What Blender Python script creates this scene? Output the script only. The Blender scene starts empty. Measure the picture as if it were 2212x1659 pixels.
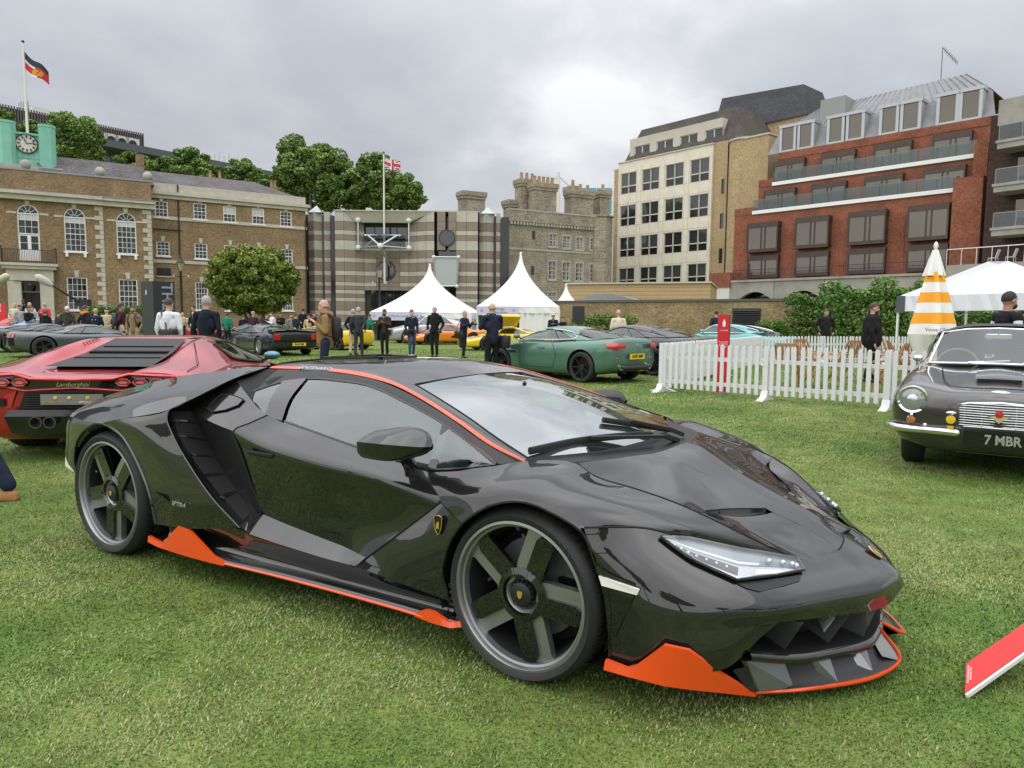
import bpy, bmesh, math, random
import numpy as np
from math import sin, cos, pi, radians as R, atan2, hypot, sqrt
from mathutils import Vector, Matrix
rnd = random.Random(7)
SC = bpy.context.scene
COL = SC.collection
# ------------------------------------------------------------------ camera
CAM_H = 1.343; PITCH = R(5.02); ROLL = R(-.468); FPX = 1533.0   # focal length for a 2212 px wide picture
_fw = Vector((0, cos(PITCH), -sin(PITCH))); _dn = Vector((0, -sin(PITCH), -cos(PITCH))); _rt = Vector((1, 0, 0))
RT = _rt*cos(ROLL) + _dn*sin(ROLL); DN = _dn*cos(ROLL) - _rt*sin(ROLL); FW = _fw
cd = bpy.data.cameras.new('camera'); cam = bpy.data.objects.new('camera', cd); COL.objects.link(cam)
cd.sensor_width = 36; cd.lens = FPX/2212*36; cd.clip_start = .05; cd.clip_end = 3000
cam.matrix_world = Matrix(((RT.x, -DN.x, -FW.x, 0), (RT.y, -DN.y, -FW.y, 0), (RT.z, -DN.z, -FW.z, CAM_H), (0, 0, 0, 1)))
SC.camera = cam
# ------------------------------------------------------------------ overcast sky
w = bpy.data.worlds.new('World'); SC.world = w; w.use_nodes = True
nt = w.node_tree; nt.nodes.clear(); N = nt.nodes.new; L = nt.links.new
SUN_EL, SUN_ROT = R(52), R(215)
out = N('ShaderNodeOutputWorld'); bg = N('ShaderNodeBackground'); L(bg.outputs[0], out.inputs[0])
sky = N('ShaderNodeTexSky'); sky.sky_type = 'NISHITA'; sky.sun_disc = False
sky.sun_elevation = SUN_EL; sky.sun_rotation = SUN_ROT
tc = N('ShaderNodeTexCoord'); sp = N('ShaderNodeSeparateXYZ'); L(tc.outputs['Generated'], sp.inputs[0])
zc = N('ShaderNodeMath'); zc.operation = 'MAXIMUM'; L(sp.outputs[2], zc.inputs[0]); zc.inputs[1].default_value = 0.0
# overcast luminance rises from the horizon to the zenith
zp = N('ShaderNodeMath'); zp.operation = 'POWER'; L(zc.outputs[0], zp.inputs[0]); zp.inputs[1].default_value = 2.0
grad = N('ShaderNodeMapRange'); L(zp.outputs[0], grad.inputs[0]); grad.inputs[3].default_value = 3.7; grad.inputs[4].default_value = 13
# cloud deck seen in perspective: direction divided by height
za = N('ShaderNodeMath'); za.operation = 'ADD'; L(zc.outputs[0], za.inputs[0]); za.inputs[1].default_value = .42
dv = N('ShaderNodeVectorMath'); dv.operation = 'DIVIDE'; L(tc.outputs['Generated'], dv.inputs[0])
cb = N('ShaderNodeCombineXYZ'); L(za.outputs[0], cb.inputs[0]); L(za.outputs[0], cb.inputs[1]); L(za.outputs[0], cb.inputs[2]); L(cb.outputs[0], dv.inputs[1])
mp = N('ShaderNodeMapping'); L(dv.outputs[0], mp.inputs[0]); mp.inputs['Scale'].default_value = (1.0, 1.0, .9); mp.inputs['Location'].default_value = (3.35, 1.2, 0)
n1 = N('ShaderNodeTexNoise'); L(mp.outputs[0], n1.inputs[0]); n1.inputs['Scale'].default_value = 1.7; n1.inputs['Detail'].default_value = 8; n1.inputs['Roughness'].default_value = .5; n1.inputs['Distortion'].default_value = .15
cr = N('ShaderNodeValToRGB'); L(n1.outputs[0], cr.inputs[0])
e = cr.color_ramp.elements; e[0].position = .36; e[0].color = (.70, .72, .775, 1); e[1].position = .64; e[1].color = (1.3, 1.3, 1.31, 1)
e2 = cr.color_ramp.elements.new(.5); e2.color = (.88, .90, .95, 1)
mu = N('ShaderNodeVectorMath'); mu.operation = 'MULTIPLY'; L(cr.outputs[0], mu.inputs[0])
c3 = N('ShaderNodeCombineXYZ')
for i in range(3): L(grad.outputs[0], c3.inputs[i])
L(c3.outputs[0], mu.inputs[1])
mx = N('ShaderNodeMix'); mx.data_type = 'RGBA'; mx.inputs[0].default_value = .94     # a thin share of clear sky through the deck
L(sky.outputs[0], mx.inputs[6]); L(mu.outputs[0], mx.inputs[7]); L(mx.outputs[2], bg.inputs[0])
bg.inputs[1].default_value = .115
sd = bpy.data.lights.new('sun', 'SUN'); sd.energy = 1.5; sd.angle = R(130); sd.color = (1, .97, .93)
so = bpy.data.objects.new('sun', sd); COL.objects.link(so)
so.rotation_euler = (R(90) - SUN_EL, 0, pi - SUN_ROT)
vs = SC.view_settings; vs.view_transform = 'Standard'; vs.look = 'None'; vs.exposure = .58; vs.gamma = 1; vs.use_curve_mapping = False
try:
    SC.cycles.max_bounces = 6; SC.cycles.diffuse_bounces = 2; SC.cycles.glossy_bounces = 3; SC.cycles.transparent_max_bounces = 12; SC.cycles.transmission_bounces = 4
    SC.cycles.caustics_reflective = False; SC.cycles.caustics_refractive = False; SC.cycles.use_denoising = True
except Exception: pass
# ------------------------------------------------------------------ survey helpers: sight lines cut with real planes
def ray(x, y):
    return RT*((x - 1106)/FPX) + DN*((y - 829.5)/FPX) + FW
def gnd(x, y, z=0.0):
    d = ray(x, y); t = (z - CAM_H)/d.z; return Vector((d.x*t, d.y*t, z))
def at(x, y, Y):
    d = ray(x, y); t = Y/d.y; return Vector((d.x*t, Y, CAM_H + d.z*t))
# ------------------------------------------------------------------ materials
MATS = {}
def mat(name, col=(.5, .5, .5), rough=.5, metal=0.0, coat=0.0, emit=None, noise=None, bump=None, spec=.5, alpha=None, coat_rough=.03):
    """noise = (scale, amount, second colour) ; bump = (scale, strength)"""
    if name in MATS: return MATS[name]
    m = bpy.data.materials.new(name); m.use_nodes = True; MATS[name] = m
    t = m.node_tree; b = t.nodes['Principled BSDF']
    b.inputs['Base Color'].default_value = (*col, 1); b.inputs['Roughness'].default_value = rough; b.inputs['Metallic'].default_value = metal
    b.inputs['Specular IOR Level'].default_value = spec
    if coat: b.inputs['Coat Weight'].default_value = coat; b.inputs['Coat Roughness'].default_value = coat_rough
    if emit: b.inputs['Emission Color'].default_value = (*emit[0], 1); b.inputs['Emission Strength'].default_value = emit[1]
    if noise or bump:
        tc = t.nodes.new('ShaderNodeTexCoord')
    if noise:
        n = t.nodes.new('ShaderNodeTexNoise'); n.inputs['Scale'].default_value = noise[0]; n.inputs['Detail'].default_value = 6; n.inputs['Roughness'].default_value = .62
        t.links.new(tc.outputs['Object'], n.inputs[0])
        r = t.nodes.new('ShaderNodeValToRGB'); r.color_ramp.elements[0].position = .5 - noise[1]/2; r.color_ramp.elements[1].position = .5 + noise[1]/2
        r.color_ramp.elements[0].color = (*col, 1); r.color_ramp.elements[1].color = (*noise[2], 1)
        t.links.new(n.outputs[0], r.inputs[0]); t.links.new(r.outputs[0], b.inputs['Base Color'])
    if bump:
        n2 = t.nodes.new('ShaderNodeTexNoise'); n2.inputs['Scale'].default_value = bump[0]; n2.inputs['Detail'].default_value = 4
        t.links.new(tc.outputs['Object'], n2.inputs[0])
        bp = t.nodes.new('ShaderNodeBump'); bp.inputs['Strength'].default_value = bump[1]; bp.inputs['Distance'].default_value = .02
        t.links.new(n2.outputs[0], bp.inputs['Height']); t.links.new(bp.outputs[0], b.inputs['Normal'])
    return m
def glass(name, tint=(.8, .85, .85), thru=.75, rough=.0, f0=.10):
    """thin pane: clear or tinted through-view plus a mirror reflection that grows towards grazing angles"""
    if name in MATS: return MATS[name]
    m = bpy.data.materials.new(name); m.use_nodes = True; MATS[name] = m; t = m.node_tree; t.nodes.clear(); N = t.nodes.new; L = t.links.new
    o = N('ShaderNodeOutputMaterial'); mx = N('ShaderNodeMixShader'); tr = N('ShaderNodeBsdfTransparent'); gl = N('ShaderNodeBsdfGlossy'); lw = N('ShaderNodeLayerWeight'); lw.inputs[0].default_value = .5
    tr.inputs[0].default_value = (tint[0]*thru, tint[1]*thru, tint[2]*thru, 1); gl.inputs['Roughness'].default_value = rough; gl.inputs[0].default_value = (.92, .97, .97, 1)
    pw = N('ShaderNodeMath'); pw.operation = 'POWER'; L(lw.outputs['Facing'], pw.inputs[0]); pw.inputs[1].default_value = 4.5
    ma = N('ShaderNodeMath'); ma.operation = 'MULTIPLY_ADD'; L(pw.outputs[0], ma.inputs[0]); ma.inputs[1].default_value = 1-f0; ma.inputs[2].default_value = f0
    L(ma.outputs[0], mx.inputs[0]); L(tr.outputs[0], mx.inputs[1]); L(gl.outputs[0], mx.inputs[2]); L(mx.outputs[0], o.inputs[0]); return m
# ------------------------------------------------------------------ mesh building
class MB:
    def __init__(s): s.v = []; s.f = []; s.mi = []
    def add(s, vs, fs, mi=0):
        o = len(s.v); s.v += [tuple(p) for p in vs]
        for f in fs: s.f.append(tuple(i + o for i in f)); s.mi.append(mi)
        return s
    def quad(s, a, b, c, d, mi=0): return s.add([a, b, c, d], [(0, 1, 2, 3)], mi)
    def poly(s, ps, mi=0): return s.add(ps, [tuple(range(len(ps)))], mi)
    def box(s, x0, y0, z0, x1, y1, z1, mi=0, bev=0):
        if bev:
            b = min(bev, (x1-x0)/2.1, (y1-y0)/2.1, (z1-z0)/2.1); P = []
            # chamfered box: prism in z with chamfered outline and smaller caps
            def ring(i, z): return [(x0+i+b, y0+i, z), (x1-i-b, y0+i, z), (x1-i, y0+i+b, z), (x1-i, y1-i-b, z), (x1-i-b, y1-i, z), (x0+i+b, y1-i, z), (x0+i, y1-i-b, z), (x0+i, y0+i+b, z)]
            P = ring(b*.7, z0) + ring(0, z0+b) + ring(0, z1-b) + ring(b*.7, z1); F = []
            for k in range(3):
                for i in range(8): F.append((k*8+i, k*8+(i+1) % 8, (k+1)*8+(i+1) % 8, (k+1)*8+i))
            F.append(tuple(range(7, -1, -1))); F.append(tuple(range(24, 32)))
            return s.add(P, F, mi)
        return s.add([(x0, y0, z0), (x1, y0, z0), (x1, y1, z0), (x0, y1, z0), (x0, y0, z1), (x1, y0, z1), (x1, y1, z1), (x0, y1, z1)],
                     [(0, 3, 2, 1), (4, 5, 6, 7), (0, 1, 5, 4), (1, 2, 6, 5), (2, 3, 7, 6), (3, 0, 4, 7)], mi)
    def bar(s, a, b, w, h, mi=0, up=(0, 0, 1)):
        """box of section w x h from a to b"""
        a = Vector(a); b = Vector(b); d = (b-a).normalized(); u = Vector(up)
        if abs(d.dot(u)) > .97: u = Vector((1, 0, 0))
        sx = d.cross(u).normalized(); sz = sx.cross(d)
        P = [p + sx*i*w/2 + sz*j*h/2 for p in (a, b) for i, j in ((-1, -1), (1, -1), (1, 1), (-1, 1))]
        return s.add(P, [(0, 1, 2, 3), (7, 6, 5, 4), (0, 4, 5, 1), (1, 5, 6, 2), (2, 6, 7, 3), (3, 7, 4, 0)], mi)
    def tube(s, pts, r, n=8, mi=0, cap=True, sq=1.0, up=None):
        pts = [Vector(p) for p in pts]; m = len(pts); rr = r if isinstance(r, (list, tuple)) else [r]*m; V = []; F = []; pu = None
        for i, p in enumerate(pts):
            d = (pts[min(i+1, m-1)] - pts[max(i-1, 0)])
            d = d.normalized() if d.length > 1e-9 else Vector((0, 0, 1))
            if pu is None:
                u = Vector(up) if up else (Vector((0, 0, 1)) if abs(d.z) < .9 else Vector((1, 0, 0)))
            else: u = pu
            sx = d.cross(u)
            if sx.length < 1e-6: sx = d.orthogonal()
            sx.normalize(); u = sx.cross(d).normalized(); pu = u
            for k in range(n):
                a = 2*pi*k/n; V.append(p + sx*(cos(a)*rr[i]) + u*(sin(a)*rr[i]*sq))
        for i in range(m-1):
            for k in range(n): F.append((i*n+k, i*n+(k+1) % n, (i+1)*n+(k+1) % n, (i+1)*n+k))
        if cap: F.append(tuple(range(n-1, -1, -1))); F.append(tuple(range((m-1)*n, m*n)))
        return s.add(V, F, mi)
    def lathe(s, prof, n=24, mi=0, axis='z', c=(0, 0, 0), a0=0, a1=2*pi):
        """prof = [(radius, height)]"""
        full = abs(a1-a0-2*pi) < 1e-6; m = n if full else n+1; V = []; F = []
        for r, h in prof:
            for k in range(m):
                a = a0 + (a1-a0)*k/n; x, y = r*cos(a), r*sin(a)
                p = (x, y, h) if axis == 'z' else ((x, h, y) if axis == 'y' else (h, x, y))
                V.append((p[0]+c[0], p[1]+c[1], p[2]+c[2]))
        for i in range(len(prof)-1):
            for k in range(n if full else n): 
                k2 = (k+1) % m if full else k+1
                F.append((i*m+k, i*m+k2, (i+1)*m+k2, (i+1)*m+k))
        return s.add(V, F, mi)
    def prism(s, outline, axis, a, b, mi=0):
        """outline: 2-D points in the two other axes (kept in x,y,z order); extruded along axis from a to b"""
        n = len(outline)
        def p(u, v, t): return (t, u, v) if axis == 'x' else ((u, t, v) if axis == 'y' else (u, v, t))
        V = [p(u, v, a) for u, v in outline] + [p(u, v, b) for u, v in outline]
        F = [(i, (i+1) % n, n+(i+1) % n, n+i) for i in range(n)] + [tuple(range(n-1, -1, -1)), tuple(range(n, 2*n))]
        return s.add(V, F, mi)
    def grid(s, rows, mi=0):
        m = len(rows[0]); V = [p for r in rows for p in r]; F = []
        for i in range(len(rows)-1):
            for j in range(m-1): F.append((i*m+j, i*m+j+1, (i+1)*m+j+1, (i+1)*m+j))
        return s.add(V, F, mi)
    def ball(s, c, r, n=12, m=8, mi=0, sc=(1, 1, 1)):
        V = []; F = []
        for i in range(m+1):
            t = pi*i/m
            for k in range(n):
                a = 2*pi*k/n; V.append((c[0]+r*sc[0]*sin(t)*cos(a), c[1]+r*sc[1]*sin(t)*sin(a), c[2]+r*sc[2]*cos(t)))
        for i in range(m):
            for k in range(n): F.append((i*n+k, i*n+(k+1) % n, (i+1)*n+(k+1) % n, (i+1)*n+k))
        return s.add(V, F, mi)
    def mesh(s, name, mats, smooth=None, weld=False):
        me = bpy.data.meshes.new(name); me.from_pydata(s.v, [], s.f)
        mats = mats if isinstance(mats, (list, tuple)) else [mats]
        for m in mats: me.materials.append(m)
        if any(s.mi): me.polygons.foreach_set('material_index', s.mi)
        bm = bmesh.new(); bm.from_mesh(me)
        if weld: bmesh.ops.remove_doubles(bm, verts=bm.verts, dist=1e-4)
        bmesh.ops.dissolve_degenerate(bm, dist=1e-6, edges=bm.edges)
        bmesh.ops.recalc_face_normals(bm, faces=bm.faces); bm.to_mesh(me); bm.free()
        if smooth:
            me.polygons.foreach_set('use_smooth', [True]*len(me.polygons)); me.set_sharp_from_angle(angle=R(smooth))
        me.update(); return me
    def build(s, name, mats, parent=None, smooth=None, weld=False, loc=None, label=None):
        return link(name, s.mesh(name, mats, smooth, weld), parent, loc, label)
def link(name, me, parent=None, loc=None, label=None, rz=0):
    o = bpy.data.objects.new(name, me); COL.objects.link(o)
    if parent is not None: o.parent = parent
    if loc is not None: o.location = loc
    if rz: o.rotation_euler.z = rz
    if label: o['label'] = label
    return o
def tag(o, label, cat, group=None, kind=None):
    o['label'] = label; o['category'] = cat
    if group: o['group'] = group
    if kind: o['kind'] = kind
    return o
def thing(name, label, cat, loc=(0, 0, 0), rz=0, group=None):
    o = bpy.data.objects.new(name, None); COL.objects.link(o); o.location = loc; o.rotation_euler.z = rz; o.empty_display_size = .2
    return tag(o, label, cat, group)
def struct(o): o['kind'] = 'structure'; return o
def copy_tree(o, parent=None):
    c = o.copy(); COL.objects.link(c); c.parent = parent
    for ch in o.children: copy_tree(ch, c)
    return c
# ------------------------------------------------------------------ splines and surface patches
def crom(ps, k, lin=False):
    ps = [Vector(p) for p in ps]; n = len(ps)
    if n == 1: return ps
    out = []
    for i in range(n-1):
        p1, p2 = ps[i], ps[i+1]
        if lin or n == 2:
            for j in range(k): out.append(p1.lerp(p2, j/k))
            continue
        p0 = ps[i-1] if i else p1 + (p1-p2); p3 = ps[i+2] if i+2 < n else p2 + (p2-p1)
        t0 = 0; t1 = t0 + max((p1-p0).length, 1e-5)**.5; t2 = t1 + max((p2-p1).length, 1e-5)**.5; t3 = t2 + max((p3-p2).length, 1e-5)**.5
        for j in range(k):
            t = t1 + (t2-t1)*j/k
            A1 = p0*((t1-t)/(t1-t0)) + p1*((t-t0)/(t1-t0)); A2 = p1*((t2-t)/(t2-t1)) + p2*((t-t1)/(t2-t1)); A3 = p2*((t3-t)/(t3-t2)) + p3*((t-t2)/(t3-t2))
            B1 = A1*((t2-t)/(t2-t0)) + A2*((t-t0)/(t2-t0)); B2 = A2*((t3-t)/(t3-t1)) + A3*((t-t1)/(t3-t1))
            out.append(B1*((t2-t)/(t2-t1)) + B2*((t-t1)/(t2-t1)))
    out.append(ps[-1]); return out
def surf(rows, k=5, k2=5, lin=False, lin2=False):
    """rows of control points -> dense grid of points"""
    rr = [crom(r, k, lin) for r in rows]; m = len(rr[0])
    cols = [crom([r[j] for r in rr], k2, lin2) for j in range(m)]
    return [[cols[j][i] for j in range(m)] for i in range(len(cols[0]))]
def mir(ps):
    return [tuple((p[0], -p[1], p[2])) for p in ps]
def mirrows(rows): return [mir(r) for r in rows]
def text_mesh(txt, size, name='lettering', depth=.002, font_shear=0, bold=0, align='CENTER'):
    cu = bpy.data.curves.new(name, 'FONT'); cu.body = txt; cu.size = size; cu.extrude = depth; cu.shear = font_shear; cu.offset = bold; cu.align_x = align; cu.align_y = 'CENTER'; cu.resolution_u = 2
    o = bpy.data.objects.new(name, cu); COL.objects.link(o); bpy.context.view_layer.update()
    dg = bpy.context.evaluated_depsgraph_get(); me = bpy.data.meshes.new_from_object(o.evaluated_get(dg)); bpy.data.objects.remove(o); bpy.data.curves.remove(cu)
    me.name = name; return me
def lettering(txt, size, m, parent, origin, xdir, ydir, depth=.002, shear=0, bold=0, name='lettering', sx=1.0):
    me = text_mesh(txt, size, name, depth, shear, bold); me.materials.clear(); me.materials.append(m)
    o = link(name, me, parent); x = Vector(xdir).normalized(); y = Vector(ydir); y = (y - x*y.dot(x)).normalized(); z = x.cross(y)
    o.matrix_local = Matrix(((x.x*sx, y.x, z.x, origin[0]), (x.y*sx, y.y, z.y, origin[1]), (x.z*sx, y.z, z.z, origin[2]), (0, 0, 0, 1)))
    return o
# =================================================================== lawn
def lawn_mat():
    m = mat('mown_grass', (.1, .16, .04), .85, spec=.25); t = m.node_tree; b = t.nodes['Principled BSDF']; N = t.nodes.new; L = t.links.new
    tc = N('ShaderNodeTexCoord')
    def nz(sc, det=4, ro=.55):
        n = N('ShaderNodeTexNoise'); n.inputs['Scale'].default_value = sc; n.inputs['Detail'].default_value = det; n.inputs['Roughness'].default_value = ro; L(tc.outputs['Object'], n.inputs[0]); return n
    a = nz(.55, 5, .6); f = nz(55, 3, .7); c = nz(4.2, 4, .65)
    r1 = N('ShaderNodeValToRGB'); L(a.outputs[0], r1.inputs[0]); e = r1.color_ramp.elements; e[0].position = .38; e[0].color = (.115, .20, .036, 1); e[1].position = .66; e[1].color = (.225, .26, .086, 1)
    r2 = N('ShaderNodeValToRGB'); L(c.outputs[0], r2.inputs[0]); e = r2.color_ramp.elements; e[0].position = .35; e[0].color = (.6, .62, .5, 1); e[1].position = .7; e[1].color = (1.25, 1.2, 1.2, 1)
    r3 = N('ShaderNodeValToRGB'); L(f.outputs[0], r3.inputs[0]); e = r3.color_ramp.elements; e[0].position = .3; e[0].color = (.5, .55, .5, 1); e[1].position = .7; e[1].color = (1.35, 1.3, 1.2, 1)
    m1 = N('ShaderNodeMix'); m1.data_type = 'RGBA'; m1.blend_type = 'MULTIPLY'; m1.inputs[0].default_value = 1; L(r1.outputs[0], m1.inputs[6]); L(r2.outputs[0], m1.inputs[7])
    m2 = N('ShaderNodeMix'); m2.data_type = 'RGBA'; m2.blend_type = 'MULTIPLY'; m2.inputs[0].default_value = 1; L(m1.outputs[2], m2.inputs[6]); L(r3.outputs[0], m2.inputs[7])
    L(m2.outputs[2], b.inputs['Base Color'])
    bp = N('ShaderNodeBump'); bp.inputs['Strength'].default_value = .6; bp.inputs['Distance'].default_value = .02; L(f.outputs[0], bp.inputs['Height']); L(bp.outputs[0], b.inputs['Normal'])
    return m
LAWN = lawn_mat()
struct(MB().poly([(-900, -200, 0), (900, -200, 0), (900, 2200, 0), (-900, 2200, 0)]).build('lawn', LAWN))
# blades: short mown grass, thinning out with distance
def blade_mat():
    m = bpy.data.materials.new('grass_blade'); m.use_nodes = True; t = m.node_tree; b = t.nodes['Principled BSDF']; N = t.nodes.new; L = t.links.new
    b.inputs['Roughness'].default_value = .55; b.inputs['Specular IOR Level'].default_value = .3
    at_ = N('ShaderNodeAttribute'); at_.attribute_name = 'tint'
    r = N('ShaderNodeValToRGB'); e = r.color_ramp.elements; e[0].position = 0; e[0].color = (.065, .135, .02, 1); e[1].position = 1; e[1].color = (.50, .45, .25, 1)
    for p, c in ((.35, (.125, .215, .042)), (.62, (.21, .295, .082)), (.8, (.33, .36, .15))): q = r.color_ramp.elements.new(p); q.color = (*c, 1)
    L(at_.outputs['Fac'], r.inputs[0]); L(r.outputs[0], b.inputs['Base Color']); return m
def make_grass():
    g = np.random.default_rng(3); P = []
    def fbm(x, y, s):   # cheap value-noise mixture for dry and lush patches
        v = np.zeros_like(x)
        for i, (a, bq, ph) in enumerate([(1.0, .7, .3), (-.6, 1.3, 1.9), (1.7, -1.1, 4.0), (2.9, 2.3, .8), (-3.7, 1.9, 2.2), (5.3, -4.1, 5.1)]):
            v += np.sin(s*(a*x + bq*y) + ph + 1.3*np.sin(s*.6*(bq*x - a*y) + ph*2))/(1.35**i)
        return v/3
    for (y0, y1, dens, sc) in ((1.45, 2.6, 15000, .85), (2.6, 4.2, 10500, .92), (4.2, 7, 5600, 1.2), (7, 12, 2000, 1.7), (12, 20, 620, 2.5), (20, 34, 150, 3.5)):
        w1 = y1*.80 + .5; n = int(dens*(y1-y0)*2*w1); x = g.uniform(-w1, w1, n); y = g.uniform(y0, y1, n)
        k = np.abs(x) < y*.78+.4; P.append(np.stack([x[k], y[k], np.full(k.sum(), sc)], 1))
    P = np.concatenate(P); n = len(P); x, y, sc = P.T
    dry = fbm(x, y, 1.7) + .5*fbm(x, y, 5.2); lush = fbm(x+7, y-3, .9)
    h = g.uniform(.005, .014, n)*sc*(1+.25*lush); wd = g.uniform(.0016, .0032, n)*sc
    az = g.uniform(0, 2*pi, n); lean = g.uniform(.4, 1.9, n); dx = np.cos(az)*lean*h; dy = np.sin(az)*lean*h; px = -np.sin(az)*wd; py = np.cos(az)*wd
    # a wind-and-mower lay towards one side
    dx += .35*h
    V = np.zeros((n, 5, 3)); z0 = -.002
    V[:, 0] = np.stack([x-px, y-py, np.full(n, z0)], 1); V[:, 1] = np.stack([x+px, y+py, np.full(n, z0)], 1)
    V[:, 2] = np.stack([x+dx*.4+px*.8, y+dy*.4+py*.8, h*.62], 1); V[:, 3] = np.stack([x+dx*.4-px*.8, y+dy*.4-py*.8, h*.62], 1)
    V[:, 4] = np.stack([x+dx, y+dy, h*.95], 1)
    nr = y < 4.2; n1 = int(nr.sum()); n2 = n-n1; V1 = V[nr]; V2 = V[~nr][:, [0, 1, 4]]     # bent blades near the viewer, single triangles farther off
    me = bpy.data.meshes.new('grass'); me.vertices.add(n1*5+n2*3); me.vertices.foreach_set('co', np.concatenate([V1.reshape(-1), V2.reshape(-1)]))
    b0 = np.arange(n1)*5; l1 = np.stack([b0, b0+1, b0+2, b0+3, b0+3, b0+2, b0+4], 1).ravel(); l2 = np.arange(n2*3) + n1*5
    me.loops.add(n1*7+n2*3); me.loops.foreach_set('vertex_index', np.concatenate([l1, l2]).astype(np.int32)); me.polygons.add(n1*2+n2)
    ls = np.concatenate([np.stack([np.arange(n1)*7, np.arange(n1)*7+4], 1).ravel(), np.arange(n2)*3 + n1*7]); me.polygons.foreach_set('loop_start', ls.astype(np.int32))
    me.update(calc_edges=True)
    tint = np.clip(.42 + .34*dry - .09*lush + g.normal(0, .13, n), 0, .8); straw = g.random(n) < np.clip(.045 + .30*dry, .015, .5); tint = np.where(straw, g.uniform(.78, 1, n), tint)
    a = me.attributes.new('tint', 'FLOAT', 'POINT'); a.data.foreach_set('value', np.concatenate([np.repeat(tint[nr], 5), np.repeat(tint[~nr], 3)]).astype(np.float32))
    me.materials.append(blade_mat()); o = link('grass', me); tag(o, 'short green grass with dry straw patches covering the lawn', 'grass', kind='stuff')
make_grass()
# =================================================================== buildings round the lawn
class Fac:
    """a facade plane standing on the ground between two surveyed sight lines; local x runs along it, local y away from the viewer"""
    def __init__(s, xl, dl, xr, dr):
        a = at(xl, 695, dl); b = at(xr, 695, dr); s.o = Vector((a.x, a.y, 0)); u = Vector((b.x-a.x, b.y-a.y, 0)); s.len = u.length; s.u = u.normalized(); s.n = Vector((-s.u.y, s.u.x, 0)); s.rz = atan2(s.u.y, s.u.x)
    def uv(s, x, y, dep=0.0):
        d = ray(x, y); c = Vector((0, 0, CAM_H)) - s.o; t = (dep - c.dot(s.n))/d.dot(s.n); p = c + d*t; return p.dot(s.u), p.z
    def x(s, px, dep=0, y=600): return s.uv(px, y, dep)[0]
    def rect(s, x0, x1, y0, y1, dep=0):
        """left, right, bottom, top in metres for a picture box"""
        a = s.uv(x0, (y0+y1)/2, dep)[0]; b = s.uv(x1, (y0+y1)/2, dep)[0]; xm = (x0+x1)/2
        return a, b, s.uv(xm, y1, dep)[1], s.uv(xm, y0, dep)[1]
    def thing(s, name, label, cat='building', group=None): return thing(name, label, cat, s.o, s.rz, group)
def brick_mat(name, c1, c2, mortar, stain=.25, bw=.225, bh=.075, ms=.012, dark=(.5, .5, .5)):
    m = mat(name, c1, .9, spec=.2); t = m.node_tree; b = t.nodes['Principled BSDF']; N = t.nodes.new; L = t.links.new
    tc = N('ShaderNodeTexCoord'); sp = N('ShaderNodeSeparateXYZ'); L(tc.outputs['Object'], sp.inputs[0]); ad = N('ShaderNodeMath'); L(sp.outputs[0], ad.inputs[0]); L(sp.outputs[1], ad.inputs[1])
    cb = N('ShaderNodeCombineXYZ'); L(ad.outputs[0], cb.inputs[0]); L(sp.outputs[2], cb.inputs[1])
    br = N('ShaderNodeTexBrick'); L(cb.outputs[0], br.inputs[0]); br.inputs['Scale'].default_value = 1; br.inputs['Brick Width'].default_value = bw; br.inputs['Row Height'].default_value = bh; br.inputs['Mortar Size'].default_value = ms; br.inputs['Mortar Smooth'].default_value = .2
    br.inputs['Color1'].default_value = (*c1, 1); br.inputs['Color2'].default_value = (*c2, 1); br.inputs['Mortar'].default_value = (*mortar, 1); br.inputs['Bias'].default_value = -.1
    n = N('ShaderNodeTexNoise'); n.inputs['Scale'].default_value = .45; n.inputs['Detail'].default_value = 8; n.inputs['Roughness'].default_value = .7; L(tc.outputs['Object'], n.inputs[0])
    r = N('ShaderNodeValToRGB'); L(n.outputs[0], r.inputs[0]); e = r.color_ramp.elements; e[0].position = .35; e[0].color = (*[1-stain*1.6*(1-d) for d in dark], 1); e[1].position = .62; e[1].color = (1+stain*.35,)*3 + (1,)
    n2 = N('ShaderNodeTexNoise'); n2.inputs['Scale'].default_value = 5.5; n2.inputs['Detail'].default_value = 5; L(tc.outputs['Object'], n2.inputs[0]); mr = N('ShaderNodeMapRange'); L(n2.outputs[0], mr.inputs[0]); mr.inputs[1].default_value = .3; mr.inputs[2].default_value = .7; mr.inputs[3].default_value = .72; mr.inputs[4].default_value = 1.28
    mx = N('ShaderNodeMix'); mx.data_type = 'RGBA'; mx.blend_type = 'MULTIPLY'; mx.inputs[0].default_value = 1; L(br.outputs[0], mx.inputs[6]); L(r.outputs[0], mx.inputs[7])
    vm = N('ShaderNodeVectorMath'); vm.operation = 'SCALE'; L(mx.outputs[2], vm.inputs[0]); L(mr.outputs[0], vm.inputs['Scale']); L(vm.outputs[0], b.inputs['Base Color'])
    bp = N('ShaderNodeBump'); bp.inputs['Strength'].default_value = .5; bp.inputs['Distance'].default_value = .01; L(br.outputs[1], bp.inputs['Height']); bp.invert = True; L(bp.outputs[0], b.inputs['Normal'])
    return m
LONDON = brick_mat('london_stock_brick', (.33, .215, .105), (.19, .12, .062), (.26, .21, .15), .3)
REDB = brick_mat('red_brick', (.31, .092, .046), (.24, .07, .037), (.25, .15, .11), .3)
BUFF = brick_mat('buff_brick', (.46, .335, .185), (.40, .29, .16), (.44, .35, .22), .18)
DKBR = brick_mat('dark_brown_brick', (.075, .04, .032), (.06, .033, .028), (.08, .06, .05), .2)
GWALL = brick_mat('garden_wall_brick', (.36, .25, .115), (.21, .145, .075), (.30, .26, .18), .4)
SLATE = brick_mat('roof_slate', (.16, .145, .15), (.115, .105, .11), (.06, .055, .06), .3, .3, .2, .015)
SLATD = brick_mat('dark_slate', (.085, .09, .10), (.07, .073, .08), (.04, .04, .045), .2, .3, .2, .015)
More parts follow.
